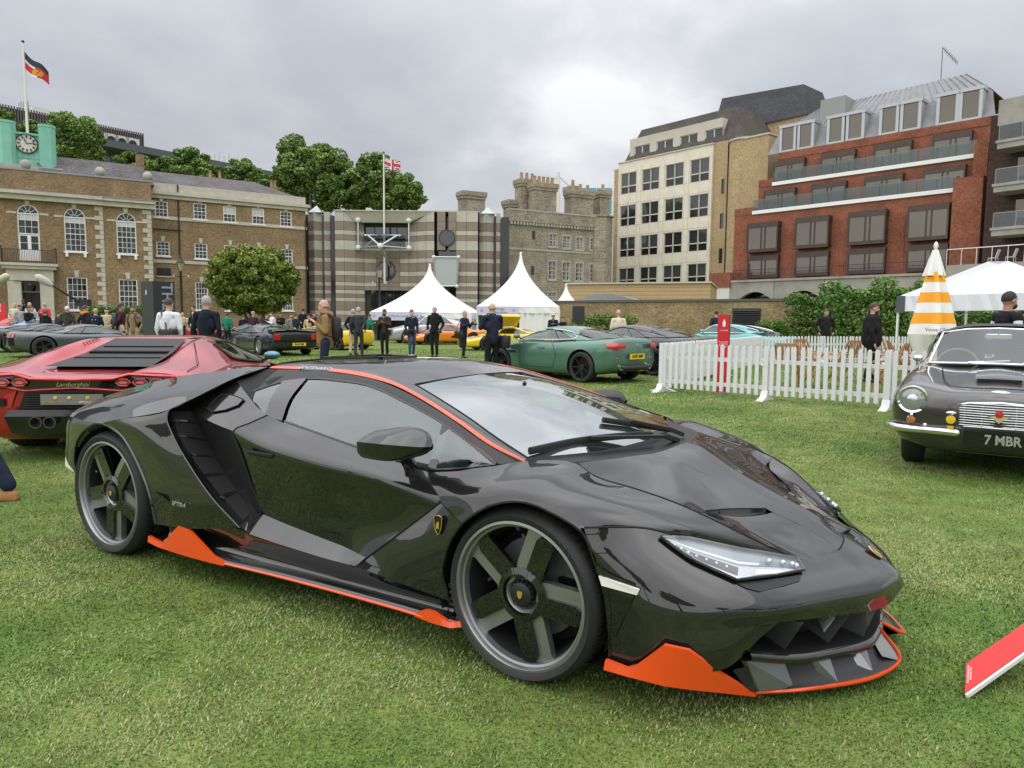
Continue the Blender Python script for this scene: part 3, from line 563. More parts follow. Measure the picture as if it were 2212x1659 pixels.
# projecting glazed bay
g0, g1, gz0, gz1 = xC(1030), xC(1205), zC(895), zC(705); GB = thing('glazed_bay', 'tilted glass bay in a steel frame on the striped building', 'glass bay', C_.o, C_.rz)
b2 = MB(); cn = [(g0+.2, -1.2, gz1), (g1, -1.2, gz1), (g1-.2, -.9, gz0), (g0+.35, -.9, gz0)]
for p, q in zip(cn, cn[1:]+cn[:1]): b2.tube([p, q], .1, 8)
b2.build('bay_frame', ST, GB, 50); MB().poly(cn).build('bay_glass', mat('frosted_bay', (.45, .49, .50), .25, spec=.8), GB)
for p in cn: MB().ball(p, .22, 12, 8).build('frame_ball', MATS['pale_steel_ball'], GB, 50)
mb = MB()
for k in range(4): pane(GB, gb[0], gb[2]+(gb[3]-gb[2])*k/4+.04, gb[1], gb[2]+(gb[3]-gb[2])*(k+1)/4-.04, .3)
for xa, xb in ((188, 302), (1335, 1450)):   # little glass pyramids on the turrets
    cx = (xC(xa)+xC(xb))/2; r = (xC(xb)-xC(xa))/2*.8; MB().add([(cx-r, 0, zt-.1), (cx+r, 0, zt-.1), (cx+r, 2*r, zt-.1), (cx-r, 2*r, zt-.1), (cx, r, zt+.75)], [(0, 1, 4), (1, 2, 4), (2, 3, 4), (3, 0, 4)]).build('turret_skylight', mat('skylight_glass', (.35, .4, .42), .15, metal=.3), HC)
def flag_union(t, s, y, zt):
    Wd, Hh = 1.75, 1.15; D = lambda u, v, o=0: (s+.08+u*Wd, y+.15*sin(u*6)-o, zt-.35-v*Hh-u*.5-.06*sin(u*5))
    F = {c: mat('flag_'+c, k, .8) for c, k in (('union_blue', (.04, .06, .16)), ('union_white', (.66, .66, .66)), ('union_red', (.5, .05, .06)))}
    def strip(us, wd, m, o, nm):
        (u0, v0), (u1, v1) = us; mb = MB(); n = 10; dx, dy = (u1-u0)*Wd, (v1-v0)*Hh; l = hypot(dx, dy); ox, oy = -dy/l*wd/2/Wd, dx/l*wd/2/Hh
        for i in range(n):
            t0, t1 = i/n, (i+1)/n; cl = lambda a: min(max(a, 0), 1); P = [(u0+(u1-u0)*t0+ox, v0+(v1-v0)*t0+oy), (u0+(u1-u0)*t1+ox, v0+(v1-v0)*t1+oy), (u0+(u1-u0)*t1-ox, v0+(v1-v0)*t1-oy), (u0+(u1-u0)*t0-ox, v0+(v1-v0)*t0-oy)]
            mb.quad(*[D(cl(a), cl(b), o) for a, b in P])
        mb.build(nm, m, t)
    mb = MB()
    for i in range(10): mb.quad(D(i/10, 0), D((i+1)/10, 0), D((i+1)/10, 1), D(i/10, 1))
    mb.build('flag_field', F['union_blue'], t)
    for us in (((0, 0), (1, 1)), ((0, 1), (1, 0))): strip(us, .38, F['union_white'], .01, 'flag_band'); strip(us, .13, F['union_red'], .02, 'flag_band')
    for us in (((.5, 0), (.5, 1)), ((0, .5), (1, .5))): strip(us, .58, F['union_white'], .03, 'flag_band'); strip(us, .34, F['union_red'], .04, 'flag_band')
flag('union_flag', 'red white and blue flag on the pole before the striped building', C_, cC(705, 880), cC(690, 8), -.6, None, flag_union, .13)
# ------------------------------------------------------------------ castellated stone building
D_ = Fac(1098, 84, 1296, 90)
HD = D_.thing('stone_castle_building', 'grey ragstone building with battlements and tall chimneys in the centre background')
def xD(x, dep=0): return D_.x(cC(x, 600)[0], dep)
def zD(y, x=1800, dep=0): return D_.uv(*cC(x, y), dep)[1]
hz = zD(480); wn = [D_.rect(*cC(x0, 0)[:1], *cC(x1, 0)[:1], cC(0, y0)[1], cC(0, y1)[1]) for x0, x1, y0, y1 in ((1808, 1855, 550, 632), (1900, 1945, 562, 642), (1990, 2032, 572, 652), (2085, 2145, 578, 655), (1803, 1850, 730, 852), (1898, 1943, 738, 858), (1985, 2030, 745, 862), (2082, 2140, 752, 865), (1800, 1850, 940, 990))]
mb = MB(); x0, x1 = xD(1537), xD(2200); wall(mb, x0, x1, 0, hz, wn); shell(mb, x0, x1, hz, 14); mb.build('wall', RUBBLE, HD)
for h in wn:
    mb = MB(); f = .2; mb.box(h[0]-f, -.08, h[2]-f, h[0], .04, h[3]+f); mb.box(h[1], -.08, h[2]-f, h[1]+f, .04, h[3]+f); mb.box(h[0], -.08, h[3], h[1], .04, h[3]+f); mb.box(h[0], -.08, h[2]-f, h[1], .04, h[2]); mb.box((h[0]+h[1])/2-.08, -.02, h[2], (h[0]+h[1])/2+.08, .1, h[3]); mb.build('window_surround', STONEG, HD)
    sash(HD, *h, 4, 4, sill=False, fw=.07)
for k in range(34):    # corbel table under the parapet
    x = x0+.2+(x1-x0-.4)*k/33; MB().box(x-.14, -.28, hz-.35, x+.14, .02, hz).build('corbel', STONEG, HD)
mb = MB(); mb.box(x0-.1, -.32, hz, x1+.1, .4, hz+1.25); mb.build('parapet', RUBBLE, HD); MB().box(x0-.15, -.38, hz+1.25, x1+.15, .5, hz+1.42).build('coping', STONEG, HD); MB().box(x0-.02, -.06, zD(665), x1, .02, zD(652)).build('string_course', STONEG, HD)
for k, y in ((1700, 560), (1695, 795)): MB().box(xD(k)-.2, -.06, zD(y+28), xD(k)+.2, .03, zD(y-28)).build('arrow_slit', SG, HD)
POT = mat('buff_chimney_pot', (.42, .29, .15), .8)
for (xa, xb, yt, dep, pots) in ((1230, 1375, 262, 6, 0), (1612, 1720, 180, 5, 3), (1705, 1850, 205, 3, 5), (1535, 1610, 318, 6, 0), (1945, 2000, 225, 5, 1), (1950, 2095, 255, 3, 3), (2140, 2205, 255, 4, 1)):
    a, b = xD(xa, dep), xD(xb, dep); zt_ = zD(yt, (xa+xb)/2, dep); ch = MB(); ch.box(a, dep, 5, b, dep+1.6, zt_-.9); ch.box(a-.12, dep-.12, zt_-.9, b+.12, dep+1.72, zt_-.55); ch.box(a-.22, dep-.22, zt_-.55, b+.22, dep+1.8, zt_)
    c_ = ch.build('chimney_stack', RUBBLE, HD)
    for k in range(pots): MB().lathe([(.24, 0), (.18, .8), (.22, .86)], 10, c=(a+(b-a)*(k+.5)/pots, dep+.6, zt_)).build('chimney_pot', POT, c_, 40)
# corner turret right
tx = xD(2115); MB().lathe([(1.9, 0), (1.9, hz+1.4), (2.05, hz+1.4), (2.05, hz+1.6), (0, hz+1.6)], 8, c=(tx+1.0, 1.1, 0)).build('corner_turret', RUBBLE, HD)
# ------------------------------------------------------------------ cream office block
def cE(x, y): return (2300+x/2.37)/1.8228, (500+y/2.37)/1.8228
E_ = Fac(1324, 101, 1532, 89)
HE = E_.thing('cream_office_block', 'cream panelled office block with paired dark windows and slate mansard')
def rE(x0, x1, y0, y1): (a, t), (b, bo) = cE(x0, y0), cE(x1, y1); return E_.rect(a, b, t, bo)
CREAM = mat('cream_panel', (.80, .75, .62), .7, noise=(.8, .55, (.62, .57, .46))); CREAMS = mat('stained_concrete', (.44, .40, .33), .8, noise=(.7, .6, (.56, .53, .46)))
colx = [(320, 468), (515, 678), (730, 903), (957, 1138)]
# heights of the window rows on the facade (metres)
r4 = [E_.uv(*cE(1047, yy))[1] for yy in (300, 437, 510, 632, 760, 838, 958, 1085, 1155, 1275, 1395, 1470)]
ex0, ex1 = E_.x(cE(302, 800)[0]), E_.x(cE(1140, 800)[0])+.35; eT = E_.uv(*cE(720, 262))[1]
holes = []; XC = [(E_.x(cE(a, 800)[0]), E_.x(cE(b, 800)[0])) for a, b in colx]
for a, b in XC:
    for k in range(4): holes.append((a, b, r4[k*3+2], r4[k*3]))
mb = MB(); wall(mb, ex0, ex1, 0, eT, holes, rev=.3); shell(mb, ex0, ex1, eT, 13); mb.build('wall', CREAM, HE)
DKP = mat('black_spandrel_glass', (.012, .012, .014), .12)
WG = [PANE, mat('window_glass_green', (.03, .045, .045), .06), mat('window_glass_grey', (.05, .06, .065), .08)]
_wg = [MB().poly([(0, 0, 0), (1, 0, 0), (1, 0, 1), (0, 0, 1)]).mesh('pane', m) for m in WG]; _dk = MB().poly([(0, 0, 0), (1, 0, 0), (1, 0, 1), (0, 0, 1)]).mesh('pane', DKP)
def pair_window(par, a, b, c, mz, d, y=.18, f=.07, fm=None):
    mb = MB(); xm = (a+b)/2
    for x in (a, xm-f, b-2*f): mb.box(x, y-.1, c, x+2*f, y+.02, d)
    mb.box(a, y-.1, d-f, b, y+.02, d); mb.box(a, y-.1, mz-f, b, y+.02, mz+f); w_ = mb.build('window', fm or mat('cream_frame', (.58, .56, .48), .5), par)
    for x0, x1 in ((a+2*f, xm-f), (xm+f, b-2*f)): pane(w_, x0, mz+f, x1, d-f, y, rnd.choice(_wg)); pane(w_, x0, c+.01, x1, mz-f, y, _dk)
for a, b in XC:
    for k in range(4): pair_window(HE, a, b, r4[k*3+2], r4[k*3+1], r4[k*3])
mb = MB()
for z in (r4[2], r4[5], r4[8], r4[3]+.25, r4[6]+.25, r4[9]+.25): mb.box(ex0, -.012, z-.06, ex1, -.004, z-.01)
for a, b in XC:
    for x in (a-.12, b+.12, (a+b)/2): mb.box(x-.022, -.012, 0, x+.022, -.004, eT-.8)
mb.build('panel_joint', CREAMS, HE); MB().box(ex0-.1, -.12, eT, ex1+.1, .3, eT+.16).build('coping', CREAMS, HE)
# set-back top storey and mansard
d2 = 1.0; t0, tz0 = E_.uv(*cE(425, 300), d2); t1, _ = E_.uv(*cE(1290, 60), d2); tz1 = E_.uv(*cE(820, 25), d2)[1]; 
tops = [(E_.x(cE(a, 150)[0], d2), E_.x(cE(b, 150)[0], d2)) for a, b in ((440, 585), (642, 798), (858, 1022), (1085, 1252))]
mb = MB(); wall(mb, t0, t1, eT, tz1, [(a, b, eT+.55, tz1-1.1) for a, b in tops], d2, .3); shell(mb, t0, t1, tz1, 9, d2, z0=eT); mb.build('top_storey', CREAMS, HE)
for a, b in tops: pair_window(HE, a, b, eT+.56, eT+.6, tz1-1.12, d2+.2)
mr0, mrz = E_.uv(*cE(545, 0), 3.2); m1_, _ = E_.uv(*cE(1420, -60), 3.2)
mb = MB(); xb1 = t1+3.2; mb.add([(ex0+.4, .5, eT), (xb1, .5, eT), (xb1, 10, eT), (ex0+.4, 10, eT), (mr0, 3.0, tz1+1.6), (t1+.6, 3.0, tz1+1.6), (t1+.6, 9, tz1+1.6), (mr0, 9, tz1+1.6)], [(0, 1, 5, 4), (1, 2, 6, 5), (2, 3, 7, 6), (3, 0, 4, 7), (4, 5, 6, 7)]); mb.build('mansard_roof', SLATB, HE)
# buff brick stair drum and return, left strip
mb = MB(); mb.box(ex0-1.05, .3, 0, ex0-.01, 4, eT-.8); mb.build('brick_pier', BUFF, HE); MB().box(ex0-1.1, .25, eT-.8, ex0, 4.05, eT-.55).build('pier_cap', STONE, HE)
c0 = E_.x(cE(1255, 700)[0]); rt = [(E_.rect(cE(x0, 0)[0], cE(x1, 0)[0], cE(0, y0)[1], cE(0, y1)[1])) for x0, x1, y0, y1 in ((1265, 1315, 480, 620), (1250, 1305, 802, 945), (1240, 1290, 1130, 1270))]
mb = MB(); wall(mb, ex1, ex1+1.9, 0, eT+.2, [(max(a, ex1+.15), min(b, ex1+1.6), c, d) for a, b, c, d in rt], .35, .2); mb.build('brick_return', BUFF, HE)
for a, b, c, d in rt: pane(HE, max(a, ex1+.15), c, min(b, ex1+1.6), d, .5)
cx = E_.x(cE(1385, 700)[0])+.7; dt = E_.uv(*cE(1385, 150))[1]; dr = 1.95
mb = MB(); mb.lathe([(dr, 0), (dr, dt)], 24, c=(cx, .9, 0)); mb.box(cx, -.9, 0, cx+3.9, 6, dt-.1); mb.build('brick_drum', BUFF, HE, 30); mb = MB(); mb.lathe([(dr+.12, dt), (dr+.12, dt+.22), (0, dt+.22)], 24, c=(cx, .9, 0)); mb.box(cx, -1.0, dt-.1, cx+4.0, 6, dt+.1); mb.build('drum_cap', STONE, HE, 30)
# higher slate block behind
s0, zt_ = E_.uv(1545, 222, 9); s1, _ = E_.uv(1741, 250, 9); mb = MB(); mb.box(s0+1.2, 9, 0, s1, 16, zt_-4.2); mb.build('rear_block', BUFF, HE); mb = MB(); zz = zt_-4.3; mb.add([(s0-.2, 8.7, zz), (s1+.2, 8.7, zz), (s1+.2, 16.2, zz), (s0-.2, 16.2, zz), (s0+.4, 10, zt_+.7), (s1-1, 10, zt_-.2), (s1-1, 15, zt_-.2), (s0+.4, 15, zt_+.7)], [(0, 1, 5, 4), (1, 2, 6, 5), (2, 3, 7, 6), (3, 0, 4, 7), (4, 5, 6, 7)]); mb.build('rear_mansard', SLATD, HE)
# ------------------------------------------------------------------ red brick terraced office
def cF(x, y): return (2800+x/1.659)/1.8228, (200+y/1.659)/1.8228
F_ = Fac(1590, 80, 2112, 63)
HF = F_.thing('red_brick_office', 'stepped red brick office with bronze bay windows and glass balconies')
def uF(x, y, dep=0): return F_.uv(*cF(x, y), dep)
BRZ = mat('bronze_cladding', (.055, .042, .035), .4, metal=.5, noise=(2, .5, (.085, .065, .052))); BRGL = mat('bronze_tinted_glass', (.13, .118, .10), .03, metal=.75)
_bg = MB().poly([(0, 0, 0), (1, 0, 0), (1, 0, 1), (0, 0, 1)]).mesh('pane', BRGL)
zl1 = uF(950, 992)[1]; zl2 = uF(1000, 785)[1]; zr = uF(1000, 540)[1]; zg = uF(800, 1470)[1]
xa0 = uF(150, 1200)[0]; xe0 = uF(1790, 1000)[0]; xw = uF(1590, 1100)[0]
xs1 = uF(280, 1000)[0]; xs2 = uF(385, 800)[0]
mb = MB(); mb.box(xa0, 0, 0, xe0, 12, zl1); mb.box(xs1, .9, zl1, xe0, 12, zl2); mb.box(xs2, 1.8, zl2, xe0, 12, zr)
mb.box(xw, -1.0, 0, xe0, .5, zl1+1.0); mb.box(xw+1.2, -.1, zl1+1, xe0, 1.5, zl2+1.0); mb.box(xa0, -.05, zl1, xs1, .9, zl1+.75); mb.box(xs1, .85, zl2, xs2, 1.8, zl2+.75)
mb.build('wall', REDB, HF)
WL = mat('white_ledge', (.78, .8, .8), .4)
MB().box(xs1-.1, -.18, zl1-.05, xw+.05, .0, zl1+.32).build('terrace_edge', WL, HF); MB().box(xs2-.1, .72, zl2-.05, xw+1.3, .9, zl2+.32).build('terrace_edge', WL, HF)
GG = glass('balustrade_glass', (.75, .82, .8), .8, 0, .06)
for xs_, xe_, y, z in ((xs1, xw, -.1, zl1+.3), (xs2, xw+1.2, .8, zl2+.3)):
    n = 12
    for k in range(n): MB().box(xs_+(xe_-xs_)*k/n+.02, y-.01, z, xs_+(xe_-xs_)*(k+1)/n-.02, y+.01, z+1.2).build('glass_balustrade', GG, HF)
def bay(a, b, z0, z1, y, out=.9):
    mb = MB(); t = .28; hd = min(.55, (z1-z0)*.22)
    mb.box(a, y-out, z1-hd, b, y+.1, z1); mb.box(a, y-out, z0, b, y+.1, z0+.34)
    for x in (a, b-.14): mb.box(x, y-out, z0+.34, x+.14, y-out+.14, z1-hd)
    xm = a+(b-a)*.45; mb.box(xm, y-out+.02, z0+.34, xm+.12, y-out+.14, z1-hd); mb.box(xm+.42, y-out+.02, z0+.34, xm+.54, y-out+.14, z1-hd); mb.box(a+.1, y-out+.5, z0+.34, b-.1, y+.05, z1-hd) if False else None
    w_ = mb.build('bay_window', BRZ, HF)
    for x0, x1 in ((a+.14, xm), (xm+.12, xm+.42), (xm+.54, b-.14)): pane(w_, x0, z0+.34, x1, z1-hd, y-out+.08, _bg)
    o = MB().poly([(b-.05, y-out+.1, z0+.3), (b-.05, y, z0+.3), (b-.05, y, z1-hd), (b-.05, y-out+.1, z1-hd)]).build('side_pane', BRGL, w_); MB().poly([(a+.05, y-out+.1, z0+.3), (a+.05, y, z0+.3), (a+.05, y, z1-hd), (a+.05, y-out+.1, z1-hd)]).build('side_pane', BRGL, w_)
for x0, x1, yt, yb in ((232, 468, 1118, 1312), (545, 800, 1080, 1285), (890, 1172, 1042, 1262), (1278, 1585, 1000, 1235)):
    a = uF(x0, (yt+yb)/2, -.9)[0]; b = uF(x1-35, (yt+yb)/2, -.9)[0]; z1 = uF((x0+x1)/2, yt, -.9)[1]; z0 = uF((x0+x1)/2, yb, -.9)[1]; bay(a, b, z0, z1, 0); bay(a, b, zg+.05, z0-.35, 0, .6)
for x0, x1, yt, yb in ((340, 575, 915, 1040), (650, 905, 868, 995), (993, 1275, 818, 960), (1375, 1680, 765, 925)):
    a = uF(x0, 950, .3)[0]; b = uF(x1-30, 950, .3)[0]; bay(a, b, zl1+.1, zl2-.55, .9, .6)
for x0, x1, yt, yb in ((405, 638, 705, 850), (712, 965, 650, 800), (1055, 1330, 595, 745), (1435, 1720, 520, 690)):
    a = uF(x0, 750, 1.2)[0]; b = uF(x1-30, 750, 1.2)[0]; bay(a, b, zl2+.1, zr-1.0, 1.8, .6)
MB().box(xs2-.05, 1.74, zr-.75, xe0+.05, 1.8, zr-.6).build('string_course', REDB, HF); mb = MB()
for k in range(4):      # brick recess panels between the bays
    x = uF((520, 865, 1240, 700)[k], 1180)[0]; MB().box(x-.3, -.03, zg+1, x+.35, .0, zl1-1.4).build('brick_panel', REDB, HF)
# lead mansard with dormers
LEADM = mat('zinc_roof', (.15, .155, .165), .5, metal=.1, noise=(1.4, .55, (.25, .255, .265)))
mt = uF(1640, 135, 5)[1]; mlo = uF(930, 285, 5)[1]; xm0, xm1 = uF(905, 300, 5)[0], uF(1645, 150, 5)[0]
mb = MB(); zr2 = zr+2.6; x_a, x_b = uF(365, 650, 1.9)[0], uF(1865, 300, 1.9)[0]
mb.add([(x_a, 1.95, zr), (x_b, 1.95, zr), (x_b-.6, 3.1, zr2), (x_a+.9, 3.1, zr2)], [(0, 1, 2, 3)]); mb.add([(x_a+.9, 3.1, zr2), (x_b-.6, 3.1, zr2), (xm1, 6, mt), (xm0-3.4, 6, mt-.3), (x_a+.9, 12, zr2), (x_b-.6, 12, zr2), (xm1, 9.5, mt), (xm0-3.4, 9.5, mt-.3)], [(0, 1, 2, 3), (1, 5, 6, 2), (5, 4, 7, 6), (4, 0, 3, 7), (3, 2, 6, 7)]); mb.build('zinc_mansard', LEADM, HF)
n = 30; sm = MB().box(0, -.03, 0, .05, .03, 1).mesh('standing_seam', LEADM)
for k in range(n):
    t = k/(n-1); p0 = Vector((x_a+.9+(x_b-x_a-1.5)*t, 3.05, zr2)); p1 = Vector((xm0-3.4+(xm1-xm0+3.4)*t, 5.95, mt-.3+.3*t)); MB().bar(p0, p1, .06, .08).build('standing_seam', LEADM, HF)
for x0, x1, yt, yb in ((462, 536, 548, 638), (578, 652, 523, 618), (772, 850, 487, 582), (897, 980, 465, 560), (1115, 1203, 418, 520), (1252, 1348, 390, 494), (1490, 1592, 345, 455), (1638, 1745, 318, 428)):
    a = uF(x0, yb, 1.9)[0]; b = uF(x1, yb, 1.9)[0]; hh = 2.55; dm = MB(); dm.box(a-.28, 1.85, zr+.02, a, 3.6, zr+hh); dm.box(b, 1.85, zr+.02, b+.28, 3.6, zr+hh); dm.box(a-.36, 1.8, zr+hh, b+.36, 3.8, zr+hh+.3); dm.box(a, 1.88, zr+.02, b, 2.0, zr+.2)
    d_ = dm.build('dormer', mat('pale_zinc', (.42, .45, .47), .4, metal=.3), HF); pane(d_, a, zr+.2, b, zr+hh, 1.95, _bg)
a, z0 = uF(712, 480, 3.5); b, z1 = uF(880, 290, 3.5); mb = MB(); mb.box(a, 3.4, zr2-.4, b, 6.5, z1); PL = mb.build('plant_screen', mat('grey_mesh_screen', (.32, .32, .31), .6, noise=(30, .6, (.22, .22, .22))), HF)
# arched concrete colonnade at the foot
zb1 = uF(700, 1500, -3)[1]; zb0 = uF(700, 1590, -3)[1]; xa1 = uF(140, 1550, -3)[0]; xa2 = uF(1560, 1480, -3)[0]; CONC = mat('weathered_concrete', (.42, .40, .36), .85, noise=(.8, .6, (.22, .21, .19)))
mb = MB(); na = 4; Lw = (xa2-xa1)/na; aT = zb1+.1
for k in range(na):
    xa, xb = xa1+k*Lw, xa1+(k+1)*Lw; pts = [(xa+.5+(Lw-1)*t/12, zb1-1.9+.95*sin(pi*t/12)) for t in range(13)]; outl = [(xa, zb1-1.9), (xa+.5, zb1-1.9)] + pts[1:-1] + [(xb-.5, zb1-1.9), (xb, zb1-1.9), (xb, aT), (xa, aT)]; 
    for i in range(12):
        (u0, w0), (u1, w1) = pts[i], pts[i+1]; mb.quad((u0, -3, w0), (u1, -3, w1), (u1, -3, aT), (u0, -3, aT)); mb.quad((u0, -3, w0), (u1, -3, w1), (u1, -2.4, w1), (u0, -2.4, w0))
    mb.box(xa-.45, -3.01, zb1-3.2, xa+.5, -2.2, aT) ; mb.box(xa-.65, -3.1, zb1-2.3, xa+.7, -2.2, zb1-1.9)
mb.box(xa1-.3, -3.15, aT, xa2+.3, .0, aT+.22); mb.build('arcade', CONC, HF); mb = MB(); mb.box(xa1, -1.2, 0, xa2, -.8, aT); mb.build('arcade_back', BRGL, HF)
b2 = MB(); zz = aT+.22
for k in range(110): x = xa1+(xa2-xa1)*k/109; b2.box(x-.012, -2.92, zz, x+.012, -2.9, zz+1.05)
b2.bar((xa1, -2.91, zz+1.05), (xa2, -2.91, zz+1.05), .04, .04); b2.build('terrace_railing', IRON, HF)
mb = MB(); mb.box(xa1-2.6, -3.2, 0, xa1-.3, -1, aT-.5); mb.build('white_pier', mat('white_render', (.66, .64, .58), .8), HF); MB().box(xa1-2.7, -3.3, aT-.5, xa1-.2, -.9, aT+1.1).build('brick_pier', REDB, HF)
# aerial
an = F_.thing('roof_aerial', 'thin television aerial on the zinc roof', 'aerial'); s_, z_ = uF(1503, 155, 6); b2 = MB(); b2.bar((s_, 6, z_-.5), (s_, 6, z_+2.6), .05, .05); e1 = uF(1610, 50, 6); b2.bar((s_, 6, z_+2.5), (e1[0], 6, e1[1]-.4), .05, .05)
for k in range(9): t = k/8; x = s_+(e1[0]-s_)*(.15+.85*t); z = z_+2.5+(e1[1]-.4-z_-2.5)*(.15+.85*t); b2.bar((x, 6, z-.28), (x, 6, z+.28), .03, .03)
b2.build('aerial_rods', IRON, an)
# ------------------------------------------------------------------ balconied block, right edge
G_ = Fac(2105, 60, 2300, 55)
HG = G_.thing('balcony_block', 'dark brick block with stacked white balconies at the right edge')
def uG(x, y, dep=0): return G_.uv(*cF(x, y), dep)
zG = uG(1950, 330)[1]; mb = MB(); mb.box(-.3, 1.5, 0, 14, 12, zG-.5); mb.build('wall', DKBR, HG)
bx = uG(1880, 800)[0]
for yy, xo in ((600, 1900), (880, 1875), (1165, 1860)):
    z = uG(1950, yy)[1]; xl = uG(xo, yy)[0]; bl = MB(); bl.box(xl, -.9, z-.55, 14, 1.5, z-.1); bl.box(xl-.1, -1.0, z-.1, 14, 1.5, z+.12); b_ = bl.build('balcony_slab', CONC, HG)
    MB().box(xl+.1, -.93, z+.12, 14, -.91, z+1.25).build('balcony_glass', GG, b_)
    rl = MB(); rl.bar((xl+.1, -.92, z+1.27), (14, -.92, z+1.27), .06, .06)
    for k in range(6): rl.bar((xl+.1+k*1.6, -.92, z+.1), (xl+.1+k*1.6, -.92, z+1.27), .05, .05)
    rl.build('balcony_rail', LEAD, b_)
    for k in range(3): pane(HG, xl+.8+k*2.2, z+.3, xl+2.6+k*2.2, z+2.5, 1.45, _bg, 'balcony_window')
MB().box(bx, -.9, zG-2.0, 14, 1.5, zG).build('parapet', CONC, HG); tz = uG(1650, 1400, -2)[1]; x_ = uG(1555, 1400, -2)[0]
mb = MB(); mb.box(x_, -2.6, tz-1.6, 16, 1.4, tz); mb.build('terrace', CONC, HG); MB().box(x_, -2.4, 0, 16, -1.5, tz-1.6).build('terrace_front', BRGL, HG)
rl = MB(); rl.bar((x_, -2.55, tz+1.3), (16, -2.55, tz+1.3), .07, .07)
for k in range(14): rl.bar((x_+k*1.1, -2.55, tz), (x_+k*1.1, -2.55, tz+1.3), .04, .04)
rl.build('terrace_rail', WPAINT, HG)
for i, px in enumerate((1840, 1955)):
    cx, cz = uG(px, 1380, -1.8); c_ = MB(); s = .55
    c_.bar((cx-s/2, -1.8, tz+.45), (cx+s/2, -1.8, tz+.45), .5, .05); c_.bar((cx+s/2-.05, -1.8, tz+.45), (cx+s/2+.15, -1.8, tz+1.1), .5, .05)
    for dx in (-s/2, s/2):
        for dy in (-.22, .22): c_.bar((cx+dx, -1.8+dy, tz), (cx+dx, -1.8+dy, tz+.45), .03, .03)
    o = c_.build('terrace_chair', mat('pale_garden_chair', (.6, .62, .62), .5)); o.location = G_.o; o.rotation_euler.z = G_.rz; tag(o, ('pale garden chair on the upper terrace, left of the two', 'pale garden chair on the upper terrace, right of the two')[i], 'chair', 'terrace chairs')
# ------------------------------------------------------------------ modern offices behind the trees, far left
K_ = Fac(150, 150, 600, 190)
HK = K_.thing('hilltop_office', 'long modern office with dark flat roof behind the trees')
kz = lambda x, y, dep=0: K_.uv(x, y, dep)
x0, z0 = kz(212, 305); x1, z1 = kz(640, 372); zt_ = kz(400, 345)[1]
GLZ = mat('teal_curtain_glass', (.06, .12, .13), .08, spec=.9); mb = MB(); mb.box(x0+2, 0, 0, x1, 30, zt_-6); mb.build('brick_base', REDB, HK)
MB().box(x0+1, 1, zt_-6, x1+6, 30, zt_-1.2).build('curtain_wall', GLZ, HK); MB().box(x0-3, -4, zt_-1.2, x1+10, 32, zt_+.3).build('flat_roof', mat('dark_roof_edge', (.075, .085, .10), .5), HK)
b2 = MB()
for k in range(26): x = x0+1+(x1-x0)*k/25; b2.box(x-.15, .8, zt_-6, x+.15, 1.0, zt_-1.2)
b2.box(x0+1, .78, zt_-3.8, x1+6, .98, zt_-3.5); b2.build('mullion', mat('dark_mullion', (.1, .11, .12), .5), HK)
xa, za = kz(60, 240, 14); xb, zb_ = kz(308, 300, 14); mb = MB(); mb.box(xa-12, 14, zt_, xb, 30, kz(200, 270, 14)[1])
mb.build('plant_louvres', mat('brown_louvre', (.12, .095, .085), .6), HK); b2 = MB()
for k in range(70): x = xa-12+(xb-xa+12)*k/69; b2.box(x-.12, 13.6, zt_, x+.12, 14.0, kz(200, 270, 14)[1]+.4)
b2.build('louvre_fins', mat('bronze_fin', (.10, .085, .08), .5), HK)
for k in range(5):
    x, z = kz(195+k*23, 300+k*3, 2); u = MB(); u.box(x-1.5, 2, zt_+.3, x+1.5, 4, zt_+3); u_ = u.build('cooling_unit', mat('pale_unit', (.55, .56, .55), .6), HK); MB().lathe([(0, 1.9), (.85, 1.9), (.85, 2)], 14, axis='y', c=(x, 0, zt_+1.7)).build('fan', IRON, u_)
for px in (478, 517):
    x, z = kz(px, 330, 6); u = MB()
    for k in range(4): u.box(x-2+k*1.3, 6, zt_, x-1.6+k*1.3, 6.3, zt_+4.2+(k % 2)*.8)
    u.build('mast_antenna', mat('pale_antenna', (.6, .6, .58), .5), HK)
O_b = thing('white_tower_block', 'pale glass and white office tower far behind the clock turret', 'building', at(65, 695, 240), R(-25))
px0, px1 = at(22, 240, 240), at(104, 240, 240); wdt = (px1-px0).x; zt_ = at(60, 222, 240).z
MB().box(-wdt/2, 0, 0, wdt*.42, 12, zt_-1.2).build('tower_core', mat('white_cladding', (.62, .63, .63), .5), O_b); MB().box(wdt*.05, -.6, 0, wdt*.40, .0, zt_).build('tower_glass', mat('blue_tower_glass', (.2, .29, .36), .08, spec=.9), O_b)
b2 = MB()
for k in range(6): b2.box(wdt*(.05+.07*k)-.1, -.8, 0, wdt*(.05+.07*k)+.1, -.6, zt_)
for k in range(12): b2.box(-wdt*.45+k*1.1, -.1, zt_-9, -wdt*.45+k*1.1+.5, 0, zt_-2)
b2.build('tower_fins', mat('white_fin', (.7, .7, .7), .5), O_b)
